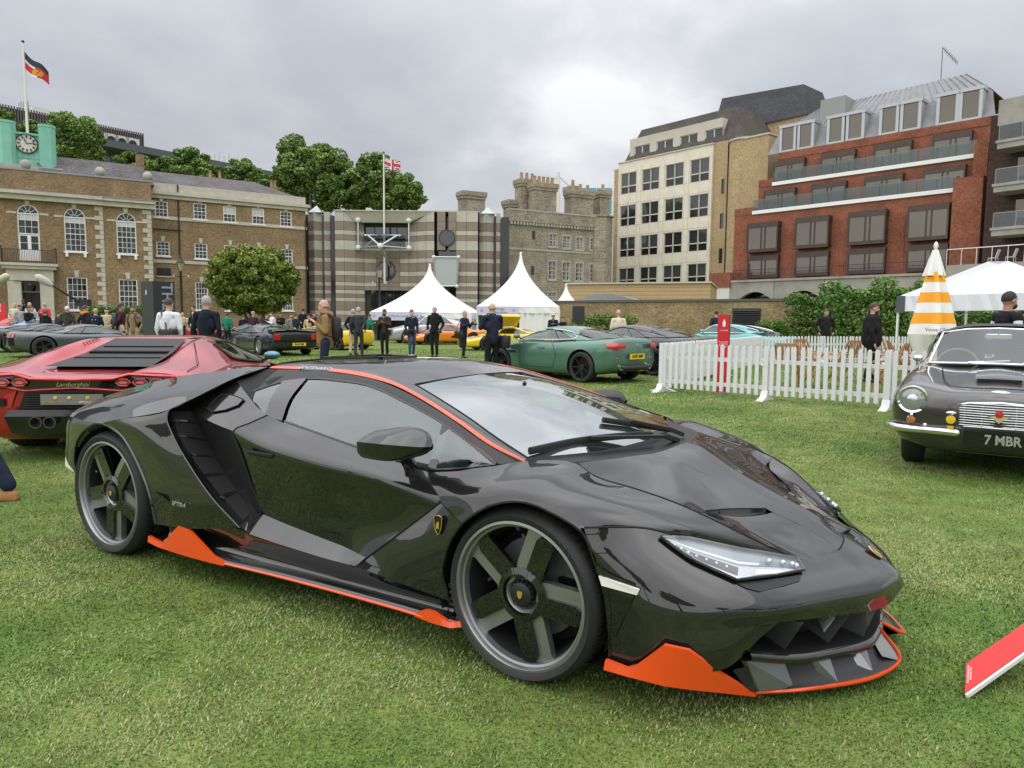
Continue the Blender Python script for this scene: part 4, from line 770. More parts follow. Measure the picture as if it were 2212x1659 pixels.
# blue glass tower sliver, right of the castle
p = at(1285, 420, 170); q = thing('blue_glass_tower', 'sliver of blue glass tower behind the stone chimneys', 'building', (p.x, p.y, 0)); MB().box(-3.5, 0, 0, 4, 8, at(1285, 406, 170).z).build('tower_wall', mat('turquoise_glass', (.10, .27, .33), .1, spec=.8), q); b2 = MB()
for k in range(5): b2.box(-3.5+k*1.9, -.15, 0, -3.42+k*1.9, -.01, at(1285, 406, 170).z)
b2.build('tower_fins', MATS['white_fin'], q); MB().box(-3.6, -.2, 0, 4.1, 0, at(1285, 462, 170).z).build('tower_base', MATS['white_cladding'], q)
p = at(1205, 450, 140); q = thing('cable_mast', 'tall white mast with stay cables behind the stone chimneys', 'mast', (p.x, p.y, 0)); MB().tube([(0, 0, 0), (0, 0, at(1205, 372, 140).z)], .35, 8).build('mast', MATS['white_pole'] , q); b2 = MB()
for dx in (-8, 9): b2.tube([(0, 0, at(1205, 380, 140).z), (dx, 2, 22)], .06, 4)
b2.build('stay_cable', LEAD, q)
# ------------------------------------------------------------------ garden wall, low buff building, canopy
J_ = Fac(1200, 56, 1760, 46)
HJ = J_.thing('garden_wall', 'long buff brick garden wall with dark coping behind the hedges', 'wall'); zw = J_.uv(1450, 652)[1]
MB().box(-3, 0, 0, J_.len+6, .4, zw).build('wall', GWALL, HJ); MB().box(-3.1, -.1, zw, J_.len+6, .5, zw+.16).build('coping', mat('dark_coping', (.09, .09, .09), .8), HJ)
x0, x1, z0, z1 = J_.rect(1582, 1643, 666, 705); mb = MB(); mb.box(x0, -.05, z0, x1, .0, z1)
for k in range(8): z = z0+.05+(z1-z0-.1)*k/8; mb.add([(x0+.05, -.16, z), (x1-.05, -.16, z), (x1-.05, -.05, z+.12), (x0+.05, -.05, z+.12)], [(0, 1, 2, 3)])
mb.build('louvre_vent', mat('black_vent', (.02, .02, .02), .6), HJ)
Q_ = Fac(1226, 64, 1532, 60)
HQ = Q_.thing('low_buff_annexe', 'low buff panelled annexe behind the garden wall', 'building'); zq = Q_.uv(1400, 613)[1]; MB().box(0, 0, 0, Q_.len, 10, zq).build('wall', mat('buff_render', (.50, .36, .19), .8, noise=(1, .4, (.45, .32, .17))), HQ)
b2 = MB()
for k in range(1, 8): b2.box(0, -.015, zq-k*.32-.012, Q_.len, -.003, zq-k*.32+.012)
b2.build('panel_joint', mat('buff_joint', (.30, .21, .12), .9), HQ); MB().box(-.15, -.2, zq, Q_.len+.1, 10, zq+.14).build('coping', STONE, HQ)
T_ = Fac(1240, 58, 1385, 56)
HT = T_.thing('barrel_canopy', 'curved grey metal canopy roof above the garden wall', 'canopy'); zlo = T_.uv(1300, 660)[1]; zhi = T_.uv(1350, 634)[1]; Lc = T_.len; pr = [(0, zlo), (0.3, zlo+.2)] + [(Lc*.18+Lc*.82*t/12, zlo+.25+(zhi-zlo-.25)*sin(pi*(.25+.75*t/12))) for t in range(13)]
mb = MB(); mb.grid([[(x, -.2-0*x, z) for x, z in pr], [(x, 3.5, z) for x, z in pr]]); mb.add([(x, -.2, z) for x, z in pr], [tuple(range(len(pr)))]); mb.build('canopy_roof', mat('grey_green_metal', (.24, .27, .25), .5, metal=.3), HT, 40)
# =================================================================== trees and hedges
def leaf_mat(name, cols, rough=.5):
    m = bpy.data.materials.new(name); m.use_nodes = True; t = m.node_tree; b = t.nodes['Principled BSDF']; b.inputs['Roughness'].default_value = rough; b.inputs['Specular IOR Level'].default_value = .3
    a = t.nodes.new('ShaderNodeAttribute'); a.attribute_name = 'tint'; r = t.nodes.new('ShaderNodeValToRGB'); e = r.color_ramp.elements
    e[0].position = 0; e[0].color = (*cols[0], 1); e[1].position = 1; e[1].color = (*cols[-1], 1)
    for i, c in enumerate(cols[1:-1], 1): q = e.new(i/(len(cols)-1)); q.color = (*c, 1)
    t.links.new(a.outputs['Fac'], r.inputs[0]); t.links.new(r.outputs[0], b.inputs['Base Color']); return m
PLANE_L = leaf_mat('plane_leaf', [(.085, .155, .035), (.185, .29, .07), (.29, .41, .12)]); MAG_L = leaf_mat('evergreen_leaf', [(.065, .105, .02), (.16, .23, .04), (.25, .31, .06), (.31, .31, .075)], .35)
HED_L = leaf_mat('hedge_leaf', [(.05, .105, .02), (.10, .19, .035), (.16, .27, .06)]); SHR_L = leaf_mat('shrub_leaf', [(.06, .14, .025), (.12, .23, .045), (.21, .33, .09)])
BARK = mat('bark', (.10, .08, .06), .9, noise=(6, .5, (.16, .13, .10)))
def leaves(name, m, parent, clumps, per, size, seed, shell_=.55, aspect=1.6, up=.8):
    """clumps = [(centre, radii)]; leaf-sized quads spread through each clump's outer shell"""
    g = np.random.default_rng(seed); C = []; T = []
    for (c, r) in clumps:
        d = g.normal(size=(per, 3)); d /= np.linalg.norm(d, axis=1)[:, None]; rad = shell_ + (1-shell_)*g.random(per)**.5
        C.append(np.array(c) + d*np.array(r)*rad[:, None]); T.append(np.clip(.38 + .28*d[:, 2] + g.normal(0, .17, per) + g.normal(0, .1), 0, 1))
    C = np.concatenate(C); T = np.concatenate(T); n = len(C)
    a = g.normal(size=(n, 3)); a[:, 2] += up; a /= np.linalg.norm(a, axis=1)[:, None]; b = np.cross(a, g.normal(size=(n, 3))); b /= np.linalg.norm(b, axis=1)[:, None]; c = np.cross(a, b); s = size*g.uniform(.6, 1.3, n)[:, None]
    V = np.stack([C - b*s*aspect/2, C + c*s/2*.9, C + b*s*aspect/2, C - c*s/2*.9], 1)
    me = bpy.data.meshes.new(name); me.vertices.add(n*4); me.vertices.foreach_set('co', V.ravel()); me.loops.add(n*4); me.loops.foreach_set('vertex_index', np.arange(n*4, dtype=np.int32)); me.polygons.add(n); me.polygons.foreach_set('loop_start', np.arange(0, n*4, 4, dtype=np.int32)); me.update(calc_edges=True)
    at_ = me.attributes.new('tint', 'FLOAT', 'POINT'); at_.data.foreach_set('value', np.repeat(T, 4).astype(np.float32)); me.materials.append(m); return link(name, me, parent)
def tree(label, px, d, boxes, m, seed, leaf=.28, per=220, n=75, group=None, name='plane_tree'):
    """boxes = picture ellipses (cx, cy, rx, ry) the crown fills at depth d"""
    g = random.Random(seed); base = at(px, 695, d); t = thing(name, label, 'tree', (base.x, base.y, 0), 0, group); k = d/FPX; cl = []
    for (cx, cy, rx, ry) in boxes:
        c = at(cx, cy, d); c = Vector((c.x-base.x, 0, c.z)); Rx, Rz = rx*k, ry*k
        for i in range(n):
            while True:
                u, v, w_ = g.uniform(-1, 1), g.uniform(-1, 1), g.uniform(-1, 1); q = sqrt(u*u+v*v+w_*w_)
                if .45 < q < .93: break
            s = g.uniform(.13, .28); cl.append(((c.x+u*Rx, c.y+v*Rx*.8, c.z+w_*Rz), (Rx*s*1.1, Rx*s, Rz*s*.85)))
    top = max(c[2] for c, r in cl); crown = leaves('crown', m, t, cl, per, leaf, seed)
    tr = MB(); bot = min(c[2] for c, r in cl); tr.tube([(0, 0, 0), (.1, 0, bot*.5), (0, 0, bot+1)], [.55*d/100, .42*d/100, .3*d/100], 10)
    for i in range(7): c = g.choice(cl)[0]; tr.tube([(0, 0, bot*.8), (c[0]*.5, c[1]*.5, (bot+c[2])/2), c], [.22*d/100, .14*d/100, .05*d/100], 6)
    tr.build('trunk', BARK, t, 60); return t
GT = 'trees behind the buildings'
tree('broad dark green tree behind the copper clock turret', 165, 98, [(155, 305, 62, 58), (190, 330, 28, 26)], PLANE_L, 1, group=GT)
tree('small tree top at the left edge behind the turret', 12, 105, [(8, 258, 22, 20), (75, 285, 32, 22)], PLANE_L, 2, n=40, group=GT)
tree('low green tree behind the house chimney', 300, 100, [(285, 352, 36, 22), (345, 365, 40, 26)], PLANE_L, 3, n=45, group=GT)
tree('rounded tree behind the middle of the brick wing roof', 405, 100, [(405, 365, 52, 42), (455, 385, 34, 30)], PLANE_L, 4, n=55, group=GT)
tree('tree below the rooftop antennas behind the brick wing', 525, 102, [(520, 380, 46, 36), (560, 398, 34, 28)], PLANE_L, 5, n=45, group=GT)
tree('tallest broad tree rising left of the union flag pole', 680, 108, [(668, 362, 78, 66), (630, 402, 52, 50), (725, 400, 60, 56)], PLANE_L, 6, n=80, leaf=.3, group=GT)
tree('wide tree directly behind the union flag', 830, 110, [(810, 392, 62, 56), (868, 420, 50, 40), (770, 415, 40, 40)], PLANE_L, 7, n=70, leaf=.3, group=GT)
# the far side of the ground, behind the viewer: mirrored in the dark car
for i, (x, y, sc) in enumerate(((-46, -30, .75), (-31, -34, .8), (-15, -36, .72), (1, -33, .8), (17, -36, .75), (33, -32, .8), (50, -26, .78), (62, -8, .75), (-60, -14, .78))):
    c = copy_tree([o for o in bpy.data.objects if o.name.startswith('plane_tree')][5]); c.location = (x, y, 0); c.scale = (sc*1.15, sc, sc*.62); c.rotation_euler.z = i*1.3; tag(c, 'broad tree on the unseen side of the lawn, mirrored in the dark car', 'tree', 'trees mirrored in the car paint')
# clipped evergreen on the lawn
def round_tree():
    d = 52; base = at(548, 695, d); t = thing('round_evergreen_tree', 'round clipped evergreen tree on a forked trunk before the brick wing', 'tree', (base.x, base.y, 0)); k = d/FPX; g = random.Random(9); cl = []
    cz = at(548, 605, d).z; rx, rz = 96*k, 74*k
    for i in range(330):
        while True:
            u, v, w_ = g.uniform(-1, 1), g.uniform(-1, 1), g.uniform(-.92, 1); q = sqrt(u*u+v*v+w_*w_)
            if .7 < q < .95: break
        s = g.uniform(.3, .5); cl.append(((u*rx, v*rx*.9, cz+w_*rz), (s, s, s*.8)))
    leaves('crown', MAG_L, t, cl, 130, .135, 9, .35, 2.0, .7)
    tr = MB()
    for dx in (-1.1, -.2, 1.3): tr.tube([(.1, 0, 0), (dx*.35, 0, .9), (dx, .1*dx, cz-rz*.55), (dx*1.6, .3, cz)], [.24, .2, .14, .06], 8)
    tr.build('trunk', BARK, t, 60)
round_tree()
def hedge(label, x0, x1, y0, d0, d1, dep, m, seed, leaf=.09, per=170, wob=.0, name='hedge', cat='hedge'):
    """clipped or loose hedge: local run between two sight lines, height from the picture row y0"""
    a = at(x0, 695, d0); b = at(x1, 695, d1); t = thing(name, label, cat, (a.x, a.y, 0)); g = random.Random(seed); h = at((x0+x1)/2, y0, (d0+d1)/2).z; u = Vector((b.x-a.x, b.y-a.y, 0)); n = max(6, int(u.length/.45)); cl = []
    core = MB()
    for i in range(n+1):
        p = u*(i/n); hh = h*(1+wob*sin(i*1.3+seed)+wob*.6*sin(i*2.9))
        for z in np.arange(.25, hh-.1, .42): cl.append(((p.x+g.uniform(-.1, .1), p.y+g.uniform(-.15, .1), z), (.42, dep*.55, .34)))
        cl.append(((p.x, p.y, hh-.22), (.45, dep*.5, .26)))
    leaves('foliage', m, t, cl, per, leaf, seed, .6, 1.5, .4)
    for i in range(n+1): p = u*(i/n); core.tube([(p.x, p.y, 0), (p.x, p.y+.1, h*.7)], .03, 5)
    core.build('stems', BARK, t); return t
hedge('clipped green hedge before the Georgian house windows', 192, 312, 662, 50, 51, 1.4, HED_L, 11, .12, 110)
hedge('clipped hedge at the foot of the garden wall beside the loudspeaker', 1250, 1362, 684, 44, 42, 1.2, HED_L, 12, .1, 120)
hedge('dark bushy hedge against the garden wall right of the vent', 1712, 1805, 641, 40, 38, 1.8, HED_L, 13, .12, 120, .05)
hedge('tall light green shrub behind the white picket fence', 1790, 2000, 622, 36, 33, 2.2, SHR_L, 14, .13, 130, .1, 'tall_shrub', 'shrub')
hedge('small green bush under the wall vent', 1650, 1690, 697, 38, 38, 1.0, HED_L, 15, .09, 140, .1, 'small_bush', 'bush')
hedge('green hedge beneath the white gazebo at the right', 1990, 2215, 668, 30, 27, 1.6, HED_L, 16, .11, 100, .06)
# =================================================================== tents, fences, signs and other things on the lawn
TENT = mat('white_tent_pvc', (.80, .80, .79), .55, noise=(1.2, .4, (.74, .74, .73))); TENTI = mat('tent_lining', (.30, .27, .22), .8)
BANN = mat('lilac_banner', (.55, .57, .72), .5); REDS = mat('red_sign_panel', (.62, .018, .03), .4); WTXT = mat('white_print', (.8, .8, .8), .5); BTXT = mat('dark_print', (.12, .12, .18), .6); BLKB = mat('black_board', (.02, .022, .027), .5)
def pagoda(label, xl, xr, yE, apex, d, rz=0, banner=None, num='', open_front=True):
    a = at(xl, yE, d); b = at(xr, yE, d); W_ = (b.x-a.x); zE = a.z; cx = (a.x+b.x)/2; t = thing('pagoda_tent', label, 'tent', (cx, d+W_/2, 0), rz, 'white pagoda tents'); zA = at(apex[0], apex[1], d+W_/2).z; h = W_/2; prof = MB(); n = 10; rows = []
    for i in range(n+1):
        s = i/n; r = h*((1-s)**1.9*.98 + .02*(1-s)) + .06; z = zE + (zA-zE)*s; rows.append([(r*sx, r*sy, z) for sx, sy in ((-1, -1), (-.5, -1.0), (0, -1), (.5, -1), (1, -1), (1, -.5), (1, 0), (1, .5), (1, 1), (.5, 1), (0, 1), (-.5, 1), (-1, 1), (-1, 0), (-1, -1))])
    prof.grid(rows); prof.build('roof', TENT, t, 50); MB().ball((0, 0, zA), .09, 8, 6).build('finial', TENT, t)
    for nm, p, q in (('valance', (-h, -h), (h, -h)), ('valance', (h, -h), (h, h)), ('valance', (-h, h), (h, h)), ('valance', (-h, -h), (-h, h))):
        pts = [Vector((p[0]+(q[0]-p[0])*k/16, p[1]+(q[1]-p[1])*k/16, 0)) for k in range(17)]; nn = Vector((q[1]-p[1], -(q[0]-p[0]), 0)).normalized()
        MB().grid([[tuple(v+Vector((0, 0, zE+.02))+nn*(.03+.02*(k % 2))) for k, v in enumerate(pts)], [tuple(v+Vector((0, 0, zE-.42))+nn*(.03+.03*(k % 3))) for k, v in enumerate(pts)]]).build(nm, TENT, t)
    for nm, p, q in ((('side_wall', (h, -h), (h, h)), ('side_wall', (-h, h), (h, h)), ('side_wall', (-h, -h), (-h, h)), ('side_wall', (0.1, -h), (h, -h)))[:4 if open_front else 4]):
        pts = [Vector((p[0]+(q[0]-p[0])*k/20, p[1]+(q[1]-p[1])*k/20, 0)) for k in range(21)]; nn = Vector((q[1]-p[1], -(q[0]-p[0]), 0)).normalized()
        MB().grid([[tuple(v+Vector((0, 0, z))+nn*(.05*sin(k*1.7)+.03*sin(k*3.1+z))) for k, v in enumerate(pts)] for z in (0, .8, 1.6, zE-.3)]).build(nm, TENT, t, 60)
    for sx in (-1, 1):
        for sy in (-1, 1): MB().box(sx*h-.05, sy*h-.05, 0, sx*h+.05, sy*h+.05, zE).build('leg', WPAINT, t)
    if banner:
        MB().box(-h, -h-.16, zE-.55, .05, -h-.10, zE+.02).build('banner', BANN, t); lettering(banner, .23, BTXT, t, (-h/2+.1, -h-.165, zE-.26), (1, 0, 0), (0, 0, 1)); lettering(num, .22, BTXT, t, (-.25, -h-.165, zE-.26), (1, 0, 0), (0, 0, 1)); lettering('A', .3, REDS, t, (-h+.3, -h-.165, zE-.26), (1, 0, 0), (0, 0, 1), name='emblem')
pagoda('white pagoda tent with lilac banner behind the silver car', 806, 1026, 674, (922, 572), 48, R(-4), 'Aston Martin London', '28')
pagoda('tall white pagoda tent with lilac banner behind the old photographer', 1037, 1213, 662, (1127, 547), 46, R(-4), 'Prestige\nCollectibles', '27')
pagoda('smallest white pagoda tent beside the garden wall', 1188, 1262, 668, (1210, 615), 56, 0)
def gazebo():
    d = 20; a = at(1942, 640, d); b = at(2230, 640, d-3); t = thing('popup_gazebo', 'white pop-up gazebo with grey corners at the right behind the parasol', 'gazebo', (a.x, a.y, 0), atan2(b.y-a.y, b.x-a.x)); W_ = hypot(b.x-a.x, b.y-a.y); zE = a.z; zA = at(2095, 566, d-.5).z; D = 3.2
    MB().add([(0, 0, zE), (W_, 0, zE), (W_, D, zE), (0, D, zE), (W_*.45, D*.45, zA), (W_*.55, D*.55, zA)], [(0, 1, 5, 4), (1, 2, 5), (2, 3, 4, 5), (3, 0, 4)]).build('roof', mat('white_nylon', (.72, .74, .80), .6), t)
    MB().grid([[(W_*k/20, -.02-.015*(k % 2), zE) for k in range(21)], [(W_*k/20, -.02-.02*(k % 3), zE-.42) for k in range(21)]]).build('valance', MATS['white_nylon'], t)
    for x in (0, W_-.02):
        for y in (0, D): MB().bar((x, y, 0), (x, y, zE), .05, .05).build('leg', WPAINT, t)
        MB().box(x-.03, -.06, zE-.45, x+.22, -.05, zE+.01).build('corner_patch', mat('grey_patch', (.08, .09, .10), .6), t)
    b2 = MB()
    for k in range(6): b2.bar((W_*k/6, .02, zE-.3-.25*(k % 2)), (W_*(k+1)/6, .02, zE-.3-.25*((k+1) % 2)), .025, .025)
    b2.build('truss', LEAD, t)
gazebo()
# white picket fence enclosure
PICK = mat('white_fence_paint', (.74, .75, .76), .55, noise=(3, .4, (.66, .67, .68)))
pk = MB().prism([(-.034, 0), (.034, 0), (.034, .80), (.03, .835), (.015, .855), (0, .86), (-.015, .855), (-.03, .835), (-.034, .80)], 'y', -.009, .009).mesh('picket', PICK)
ft = MB(); ft.box(-.04, -.04, 0, .04, .04, .95); ftm = ft.mesh('post', PICK); fo = MB().prism([(-.28, 0), (.28, 0), (.1, .06), (.05, .16), (-.05, .16), (-.1, .06)], 'y', -.06, .06).mesh('foot', PICK)
def fence_run(pts, label, sp=.105):
    for i, (p, q) in enumerate(zip(pts, pts[1:])):
        u = q-p; L_ = u.length; t = thing('picket_fence', label[i], 'fence', p, atan2(u.y, u.x), 'white picket fence panels')
        for z in (.22, .68): MB().box(0, -.005, z-.035, L_, .03, z+.035).build('rail', PICK, t)
        n = int(L_/sp)
        for k in range(n): q_ = link('picket', pk, t, (L_*(k+.5)/n + rnd.uniform(-.004, .004), -.018, .09 + rnd.uniform(-.006, .006))); q_.rotation_euler.y = rnd.gauss(0, .009)
        link('post', ftm, t, (L_-.04, 0, 0)); f = link('foot', fo, t, (L_-.04, 0, 0)); f.rotation_euler.z = pi/2
        if i == 0: link('post', ftm, t, (.0, 0, 0)); f = link('foot', fo, t, (0, 0, 0)); f.rotation_euler.z = pi/2
P0 = gnd(1428, 846); P1 = gnd(1921, 886); Pm = P0.lerp(P1, .52); Pe = P1 + (P1-P0).normalized()*1.4
fence_run([P0, Pm, P1, Pe], ['front fence panel left, beside the green car and red sign', 'front fence panel in the middle before the wooden chairs', 'front fence panel partly hidden by the grey classic car'], .125)
Pb = gnd(1640, 789); Pq = P0.lerp(Pb, .5); Pr = gnd(2030, 786)
fence_run([P0 + Vector((.05, .12, 0)), Pq, Pb], ['side fence panel nearest the front corner, left of the chairs', 'side fence panel farther back beside the turquoise car'], .12)
Pr1 = Pb.lerp(Pr, .33); Pr2 = Pb.lerp(Pr, .66)
fence_run([Pb, Pr1, Pr2, Pr], ['rear fence panel nearest the turquoise car', 'rear fence panel behind the man in black', 'rear fence panel behind the striped parasol'], .12)
# folding wooden chairs and tables
TEAK = mat('teak', (.42, .20, .075), .6, noise=(8, .5, (.32, .15, .06)))
def wood_chair(p, rz, label):
    t = thing('folding_chair', label, 'chair', p, rz, 'wooden folding chairs inside the picket fence'); sl = MB().box(-.2, -.02, -.008, .2, .02, .008).mesh('slat', TEAK)
    for k in range(6): link('slat', sl, t, (0, -.18+.065*k, .45))
    for k in range(5): o = link('slat', MB().box(-.018, -.008, 0, .018, .008, .40).mesh('slat', TEAK) if k == 0 else bpy.data.objects[last].data, t, (-.15+.075*k, .235, .50)); last = o.name; o.rotation_euler.x = R(-14)
    for x in (-.21, .21):
        MB().bar((x, -.24, 0), (x, .33, .92), .03, .04).build('leg', TEAK, t); MB().bar((x*.9, .24, 0), (x*.9, -.2, .45), .03, .04).build('leg', TEAK, t); MB().bar((x, -.2, .62), (x, .24, .64), .045, .025).build('armrest', TEAK, t)
    MB().bar((-.21, .325, .915), (.21, .325, .915), .03, .06).build('top_rail', TEAK, t)
def wood_table(p, rz, label):
    t = thing('folding_table', label, 'table', p, rz, 'wooden tables inside the picket fence'); sl = MB().box(-.4, -.04, -.011, .4, .04, .011).mesh('slat', TEAK)
    for k in range(8): link('slat', sl, t, (0, -.315+.09*k, .72))
    for x in (-.32, .32): MB().bar((x, -.3, 0), (x, .3, .70), .03, .045).build('leg', TEAK, t); MB().bar((x, .3, 0), (x, -.3, .70), .03, .045).build('leg', TEAK, t)
CH = [(1700, 838, 150, 'wooden folding chair nearest the red sign'), (1745, 812, 20, 'wooden folding chair behind the middle fence panel'), (1822, 815, 200, 'wooden folding chair left of the man in black'), (1905, 850, 240, 'wooden folding chair right of the man in black, nearest the fence'), (1945, 815, 70, 'wooden folding chair left of the parasol pole'), (1985, 835, 130, 'wooden folding chair behind the grey classic car mirror'), (1905, 800, 10, 'wooden folding chair farthest from the front fence')]
for x, y, r, lb in CH: wood_chair(gnd(x, y), R(r), lb)
wood_table(gnd(1775, 836), R(20), 'wooden slatted table between the left chairs'); wood_table(gnd(1935, 832), R(5), 'wooden slatted table beside the parasol')
# closed parasol
def parasol():
    p = gnd(2003, 848); d = p.y; t = thing('closed_parasol', 'closed orange and white striped parasol behind the fence', 'parasol', p); z = lambda y: at(2005, y, d).z; OR = mat('parasol_orange', (.86, .36, .015), .75); WH = mat('parasol_white', (.80, .79, .77), .75)
    MB().tube([(0, 0, 0), (0, 0, z(535))], .028, 10).build('pole', mat('pale_wood_pole', (.55, .5, .42), .5), t, 50); MB().lathe([(.0, z(521)), (.03, z(525)), (.045, z(531)), (.03, z(537)), (.035, z(543))], 12).build('finial', WPAINT, t, 50); MB().lathe([(.0, .06), (.28, .06), (.3, 0)], 20).build('base', LEAD, t)
    def ring(y, r, ph, am): return [(r*(1+am*cos(5*a+ph))*cos(a), r*(1+am*cos(5*a+ph))*sin(a), z(y)) for a in [2*pi*k/40 for k in range(41)]]
    bands = [(588, .13, OR), (610, .175, WH), (632, .22, OR), (654, .265, WH), (676, .305, OR), (699, .35, WH), (722, .385, None)]
    for (y0, r0, m_), (y1, r1, _) in zip(bands, bands[1:]): MB().grid([ring(y0, r0, y0*.004, .2), ring((y0+y1)/2, (r0+r1)/2, (y0+y1)*.002, .21), ring(y1, r1, y1*.004, .22)]).build('fabric_band', m_, t, 60)
    MB().grid([ring(540, .05, 6, .1), ring(560, .10, 6.6, .15), ring(580, .145, 7, .2), ring(596, .17, 7.1, .28)]).build('top_cap', WH, t, 60)
    rows = []
    for s in (0, .5, 1): rows.append([(.385*(1-.35*s)*(1+(.22+.2*s)*cos(5*a+2.89))*cos(a), .385*(1-.35*s)*(1+(.22+.2*s)*cos(5*a+2.89))*sin(a), z(722)-s*(.08+.34*(.5+.5*cos(3*a+1.9)))) for a in [2*pi*k/40 for k in range(41)]])
    MB().grid(rows).build('hem', WH, t, 60); lettering('Veuve Clicquot', .10, BTXT, t, (-.08, -.475, z(712)), (1, 0, 0), (0, -.16, 1), .003)
parasol()
# red totem sign, black banner tower, ground plaque
def red_sign():
    p = gnd(1558, 849); t = thing('red_totem_sign', 'tall narrow red sign standing inside the white picket fence', 'sign', p, R(10)); H_ = at(1562, 680, p.y).z; MB().box(-.12, -.03, .02, .105, .0, H_).build('panel', REDS, t); MB().box(.105, -.03, .02, .125, .08, H_).build('edge', BLKB, t); MB().box(-.16, -.08, 0, .17, .14, .02).build('foot', LEAD, t)
    lettering('The marked tables\nare located for\nthe perfect drinks\nwhile you wait\nto come in', .027, WTXT, t, (-.005, -.032, H_*.62), (1, 0, 0), (0, 0, 1)); lettering('CONCOURS', .03, WTXT, t, (-.005, -.032, H_*.80), (1, 0, 0), (0, 0, 1)); MB().add([(-.03, -.033, H_*.85), (.02, -.033, H_*.85), (.03, -.033, H_*.90), (-.005, -.033, H_*.95), (-.04, -.033, H_*.9)], [(0, 1, 2, 3, 4)]).build('emblem', WTXT, t)
red_sign()
def totem():
    d = 19; p = at(333, 695, d); t = thing('black_banner_tower', 'tall black banner tower with vertical grey lettering beside two men', 'sign', (p.x, p.y, 0), R(48)); H_ = at(335, 607, d).z; w2 = .56; MB().box(0, 0, 0, w2, .82, H_).build('tower', BLKB, t)
    lettering('THE DREAM', .40, mat('lilac_print', (.27, .29, .40), .5), t, (w2*.62, -.012, H_-1.12), (0, 0, -1), (1, 0, 0), .004, bold=.006)
    lettering('A', .2, WTXT, t, (-.008, .45, H_-.3), (0, -1, 0), (0, 0, 1), .003, name='emblem')
totem()
def plaque():
    A = gnd(2084, 1496, .02); B = at(2087, 1433, A.y+.19); C = at(2236, 1388, A.y+.14); u = C-A; Dq = B+u; n = (C-A).cross(B-A).normalized(); th = n*-.012; t = thing('ground_plaque', 'red tilted information plaque low on the grass at right', 'sign', A)
    V = [Vector(), C-A, Dq-A, B-A]; V2 = [v+th for v in V]; MB().add([tuple(v) for v in V+V2], [(0, 1, 2, 3), (7, 6, 5, 4), (0, 4, 5, 1), (1, 5, 6, 2), (2, 6, 7, 3), (3, 7, 4, 0)]).build('board', [mat('coral_red_board', (.80, .035, .035), .45)], t)
    MB().bar(tuple(th*1.02 - (B-A).normalized()*.005), tuple(C-A+th*1.02-(B-A).normalized()*.005), .008, .016).build('white_edge', WPAINT, t)
    m_ = (V[0]+V[3])*.5 + u*.06 + n*.003; lettering('ROYAL CONCOURS COLLECTION\nPLEASE DO NOT TOUCH', .009, WTXT, t, m_, (B-A), -u, .0005)
    e = V[1]*.7; MB().bar((e.x, e.y+.08, -.02), (e.x, e.y+.08, e.z*.55), .02, .02).build('stake', LEAD, t)
plaque()
p = at(4, 695, 42); t = thing('red_notice', 'small red notice board by the porch at the left edge', 'sign', (p.x, p.y, 0)); MB().box(-.45, 0, 1.2, .25, .05, at(4, 657, 42).z).build('panel', REDS, t); MB().box(-.2, .05, 0, -.1, .1, 1.3).build('post', BLKB, t); lettering('2\n5', .3, WTXT, t, (-.05, -.01, 1.9), (1, 0, 0), (0, 0, 1))
# lamp posts
def lamp_post(px, d, ytop, label):
    p = at(px, 695, d); t = thing('lamp_post', label, 'street lamp', (p.x, p.y, 0), 0, 'black lantern lamp posts'); z = at(px, ytop, d).z; b = MB(); b.lathe([(.2, 0), (.2, .3), (.13, .5), (.1, 1.2), (.075, 1.4), (.06, z-1.15), (.1, z-1.1), (.03, z-1.0)], 12); b.build('post', IRON, t, 40); b = MB(); b.bar((-.45, 0, z-1.35), (.45, 0, z-1.35), .035, .035); b.build('ladder_bar', IRON, t)
    for x in (-.47, .47): MB().ball((x, 0, z-1.35), .05, 8, 6).build('bar_knob', WPAINT, t)
    MB().lathe([(.12, z-1.0), (.24, z-.5)], 6).build('lantern_glass', mat('lantern_amber', (.42, .36, .22), .2), t); MB().lathe([(.3, z-.5), (.12, z-.25), (.08, z-.2), (.05, z-.05), (.02, z), (0, z+.06)], 6).build('lantern_hood', IRON, t)
    b = MB()
    for k in range(6): a = 2*pi*k/6; b.bar((.12*cos(a), .12*sin(a), z-1.0), (.24*cos(a), .24*sin(a), z-.5), .02, .02)
    b.build('lantern_frame', IRON, t)
lamp_post(394, 46, 551, 'black lantern lamp post left of the round tree'); lamp_post(820, 50, 568, 'black lantern lamp post before the striped building entrance')
# loudspeaker on a pole, boom microphones, cannon wheel
p = at(1249, 695, 36); t = thing('loudspeaker', 'black loudspeaker on a pole before the garden wall', 'speaker', (p.x, p.y, 0)); z0, z1 = at(1249, 694, 36).z, at(1249, 661, 36).z; MB().box(-.3, -.2, z0, .3, .2, z1, bev=.02).build('cabinet', BLKB, t); MB().tube([(0, 0, .5), (0, 0, z0)], .03, 8).build('pole', IRON, t)
for a in (0, 2.1, 4.2): MB().bar((0, 0, .7), (.5*cos(a), .5*sin(a), 0), .03, .03).build('leg', IRON, t)
def boom(x0, y0, x1, y1, d, label):
    a, b = at(x0, y0, d), at(x1, y1, d+1); t = thing('boom_microphone', label, 'microphone', a); v = b-a; MB().tube([(0, 0, 0), tuple(v)], [.045, .06], 8).build('boom_pole', IRON, t, 50); u = v.normalized(); MB().tube([tuple(-u*.75), tuple(-u*.6), tuple(-u*.2), tuple(u*.1)], [.06, .17, .2, .1], 12).build('wind_cover', mat('pale_fur_cover', (.55, .53, .47), .95, bump=(40, 1)), t, 60); MB().box(v.x-.3, v.y-.1, v.z-.15, v.x+.4, v.y+.2, v.z+.2).build('boom_mount', IRON, t)
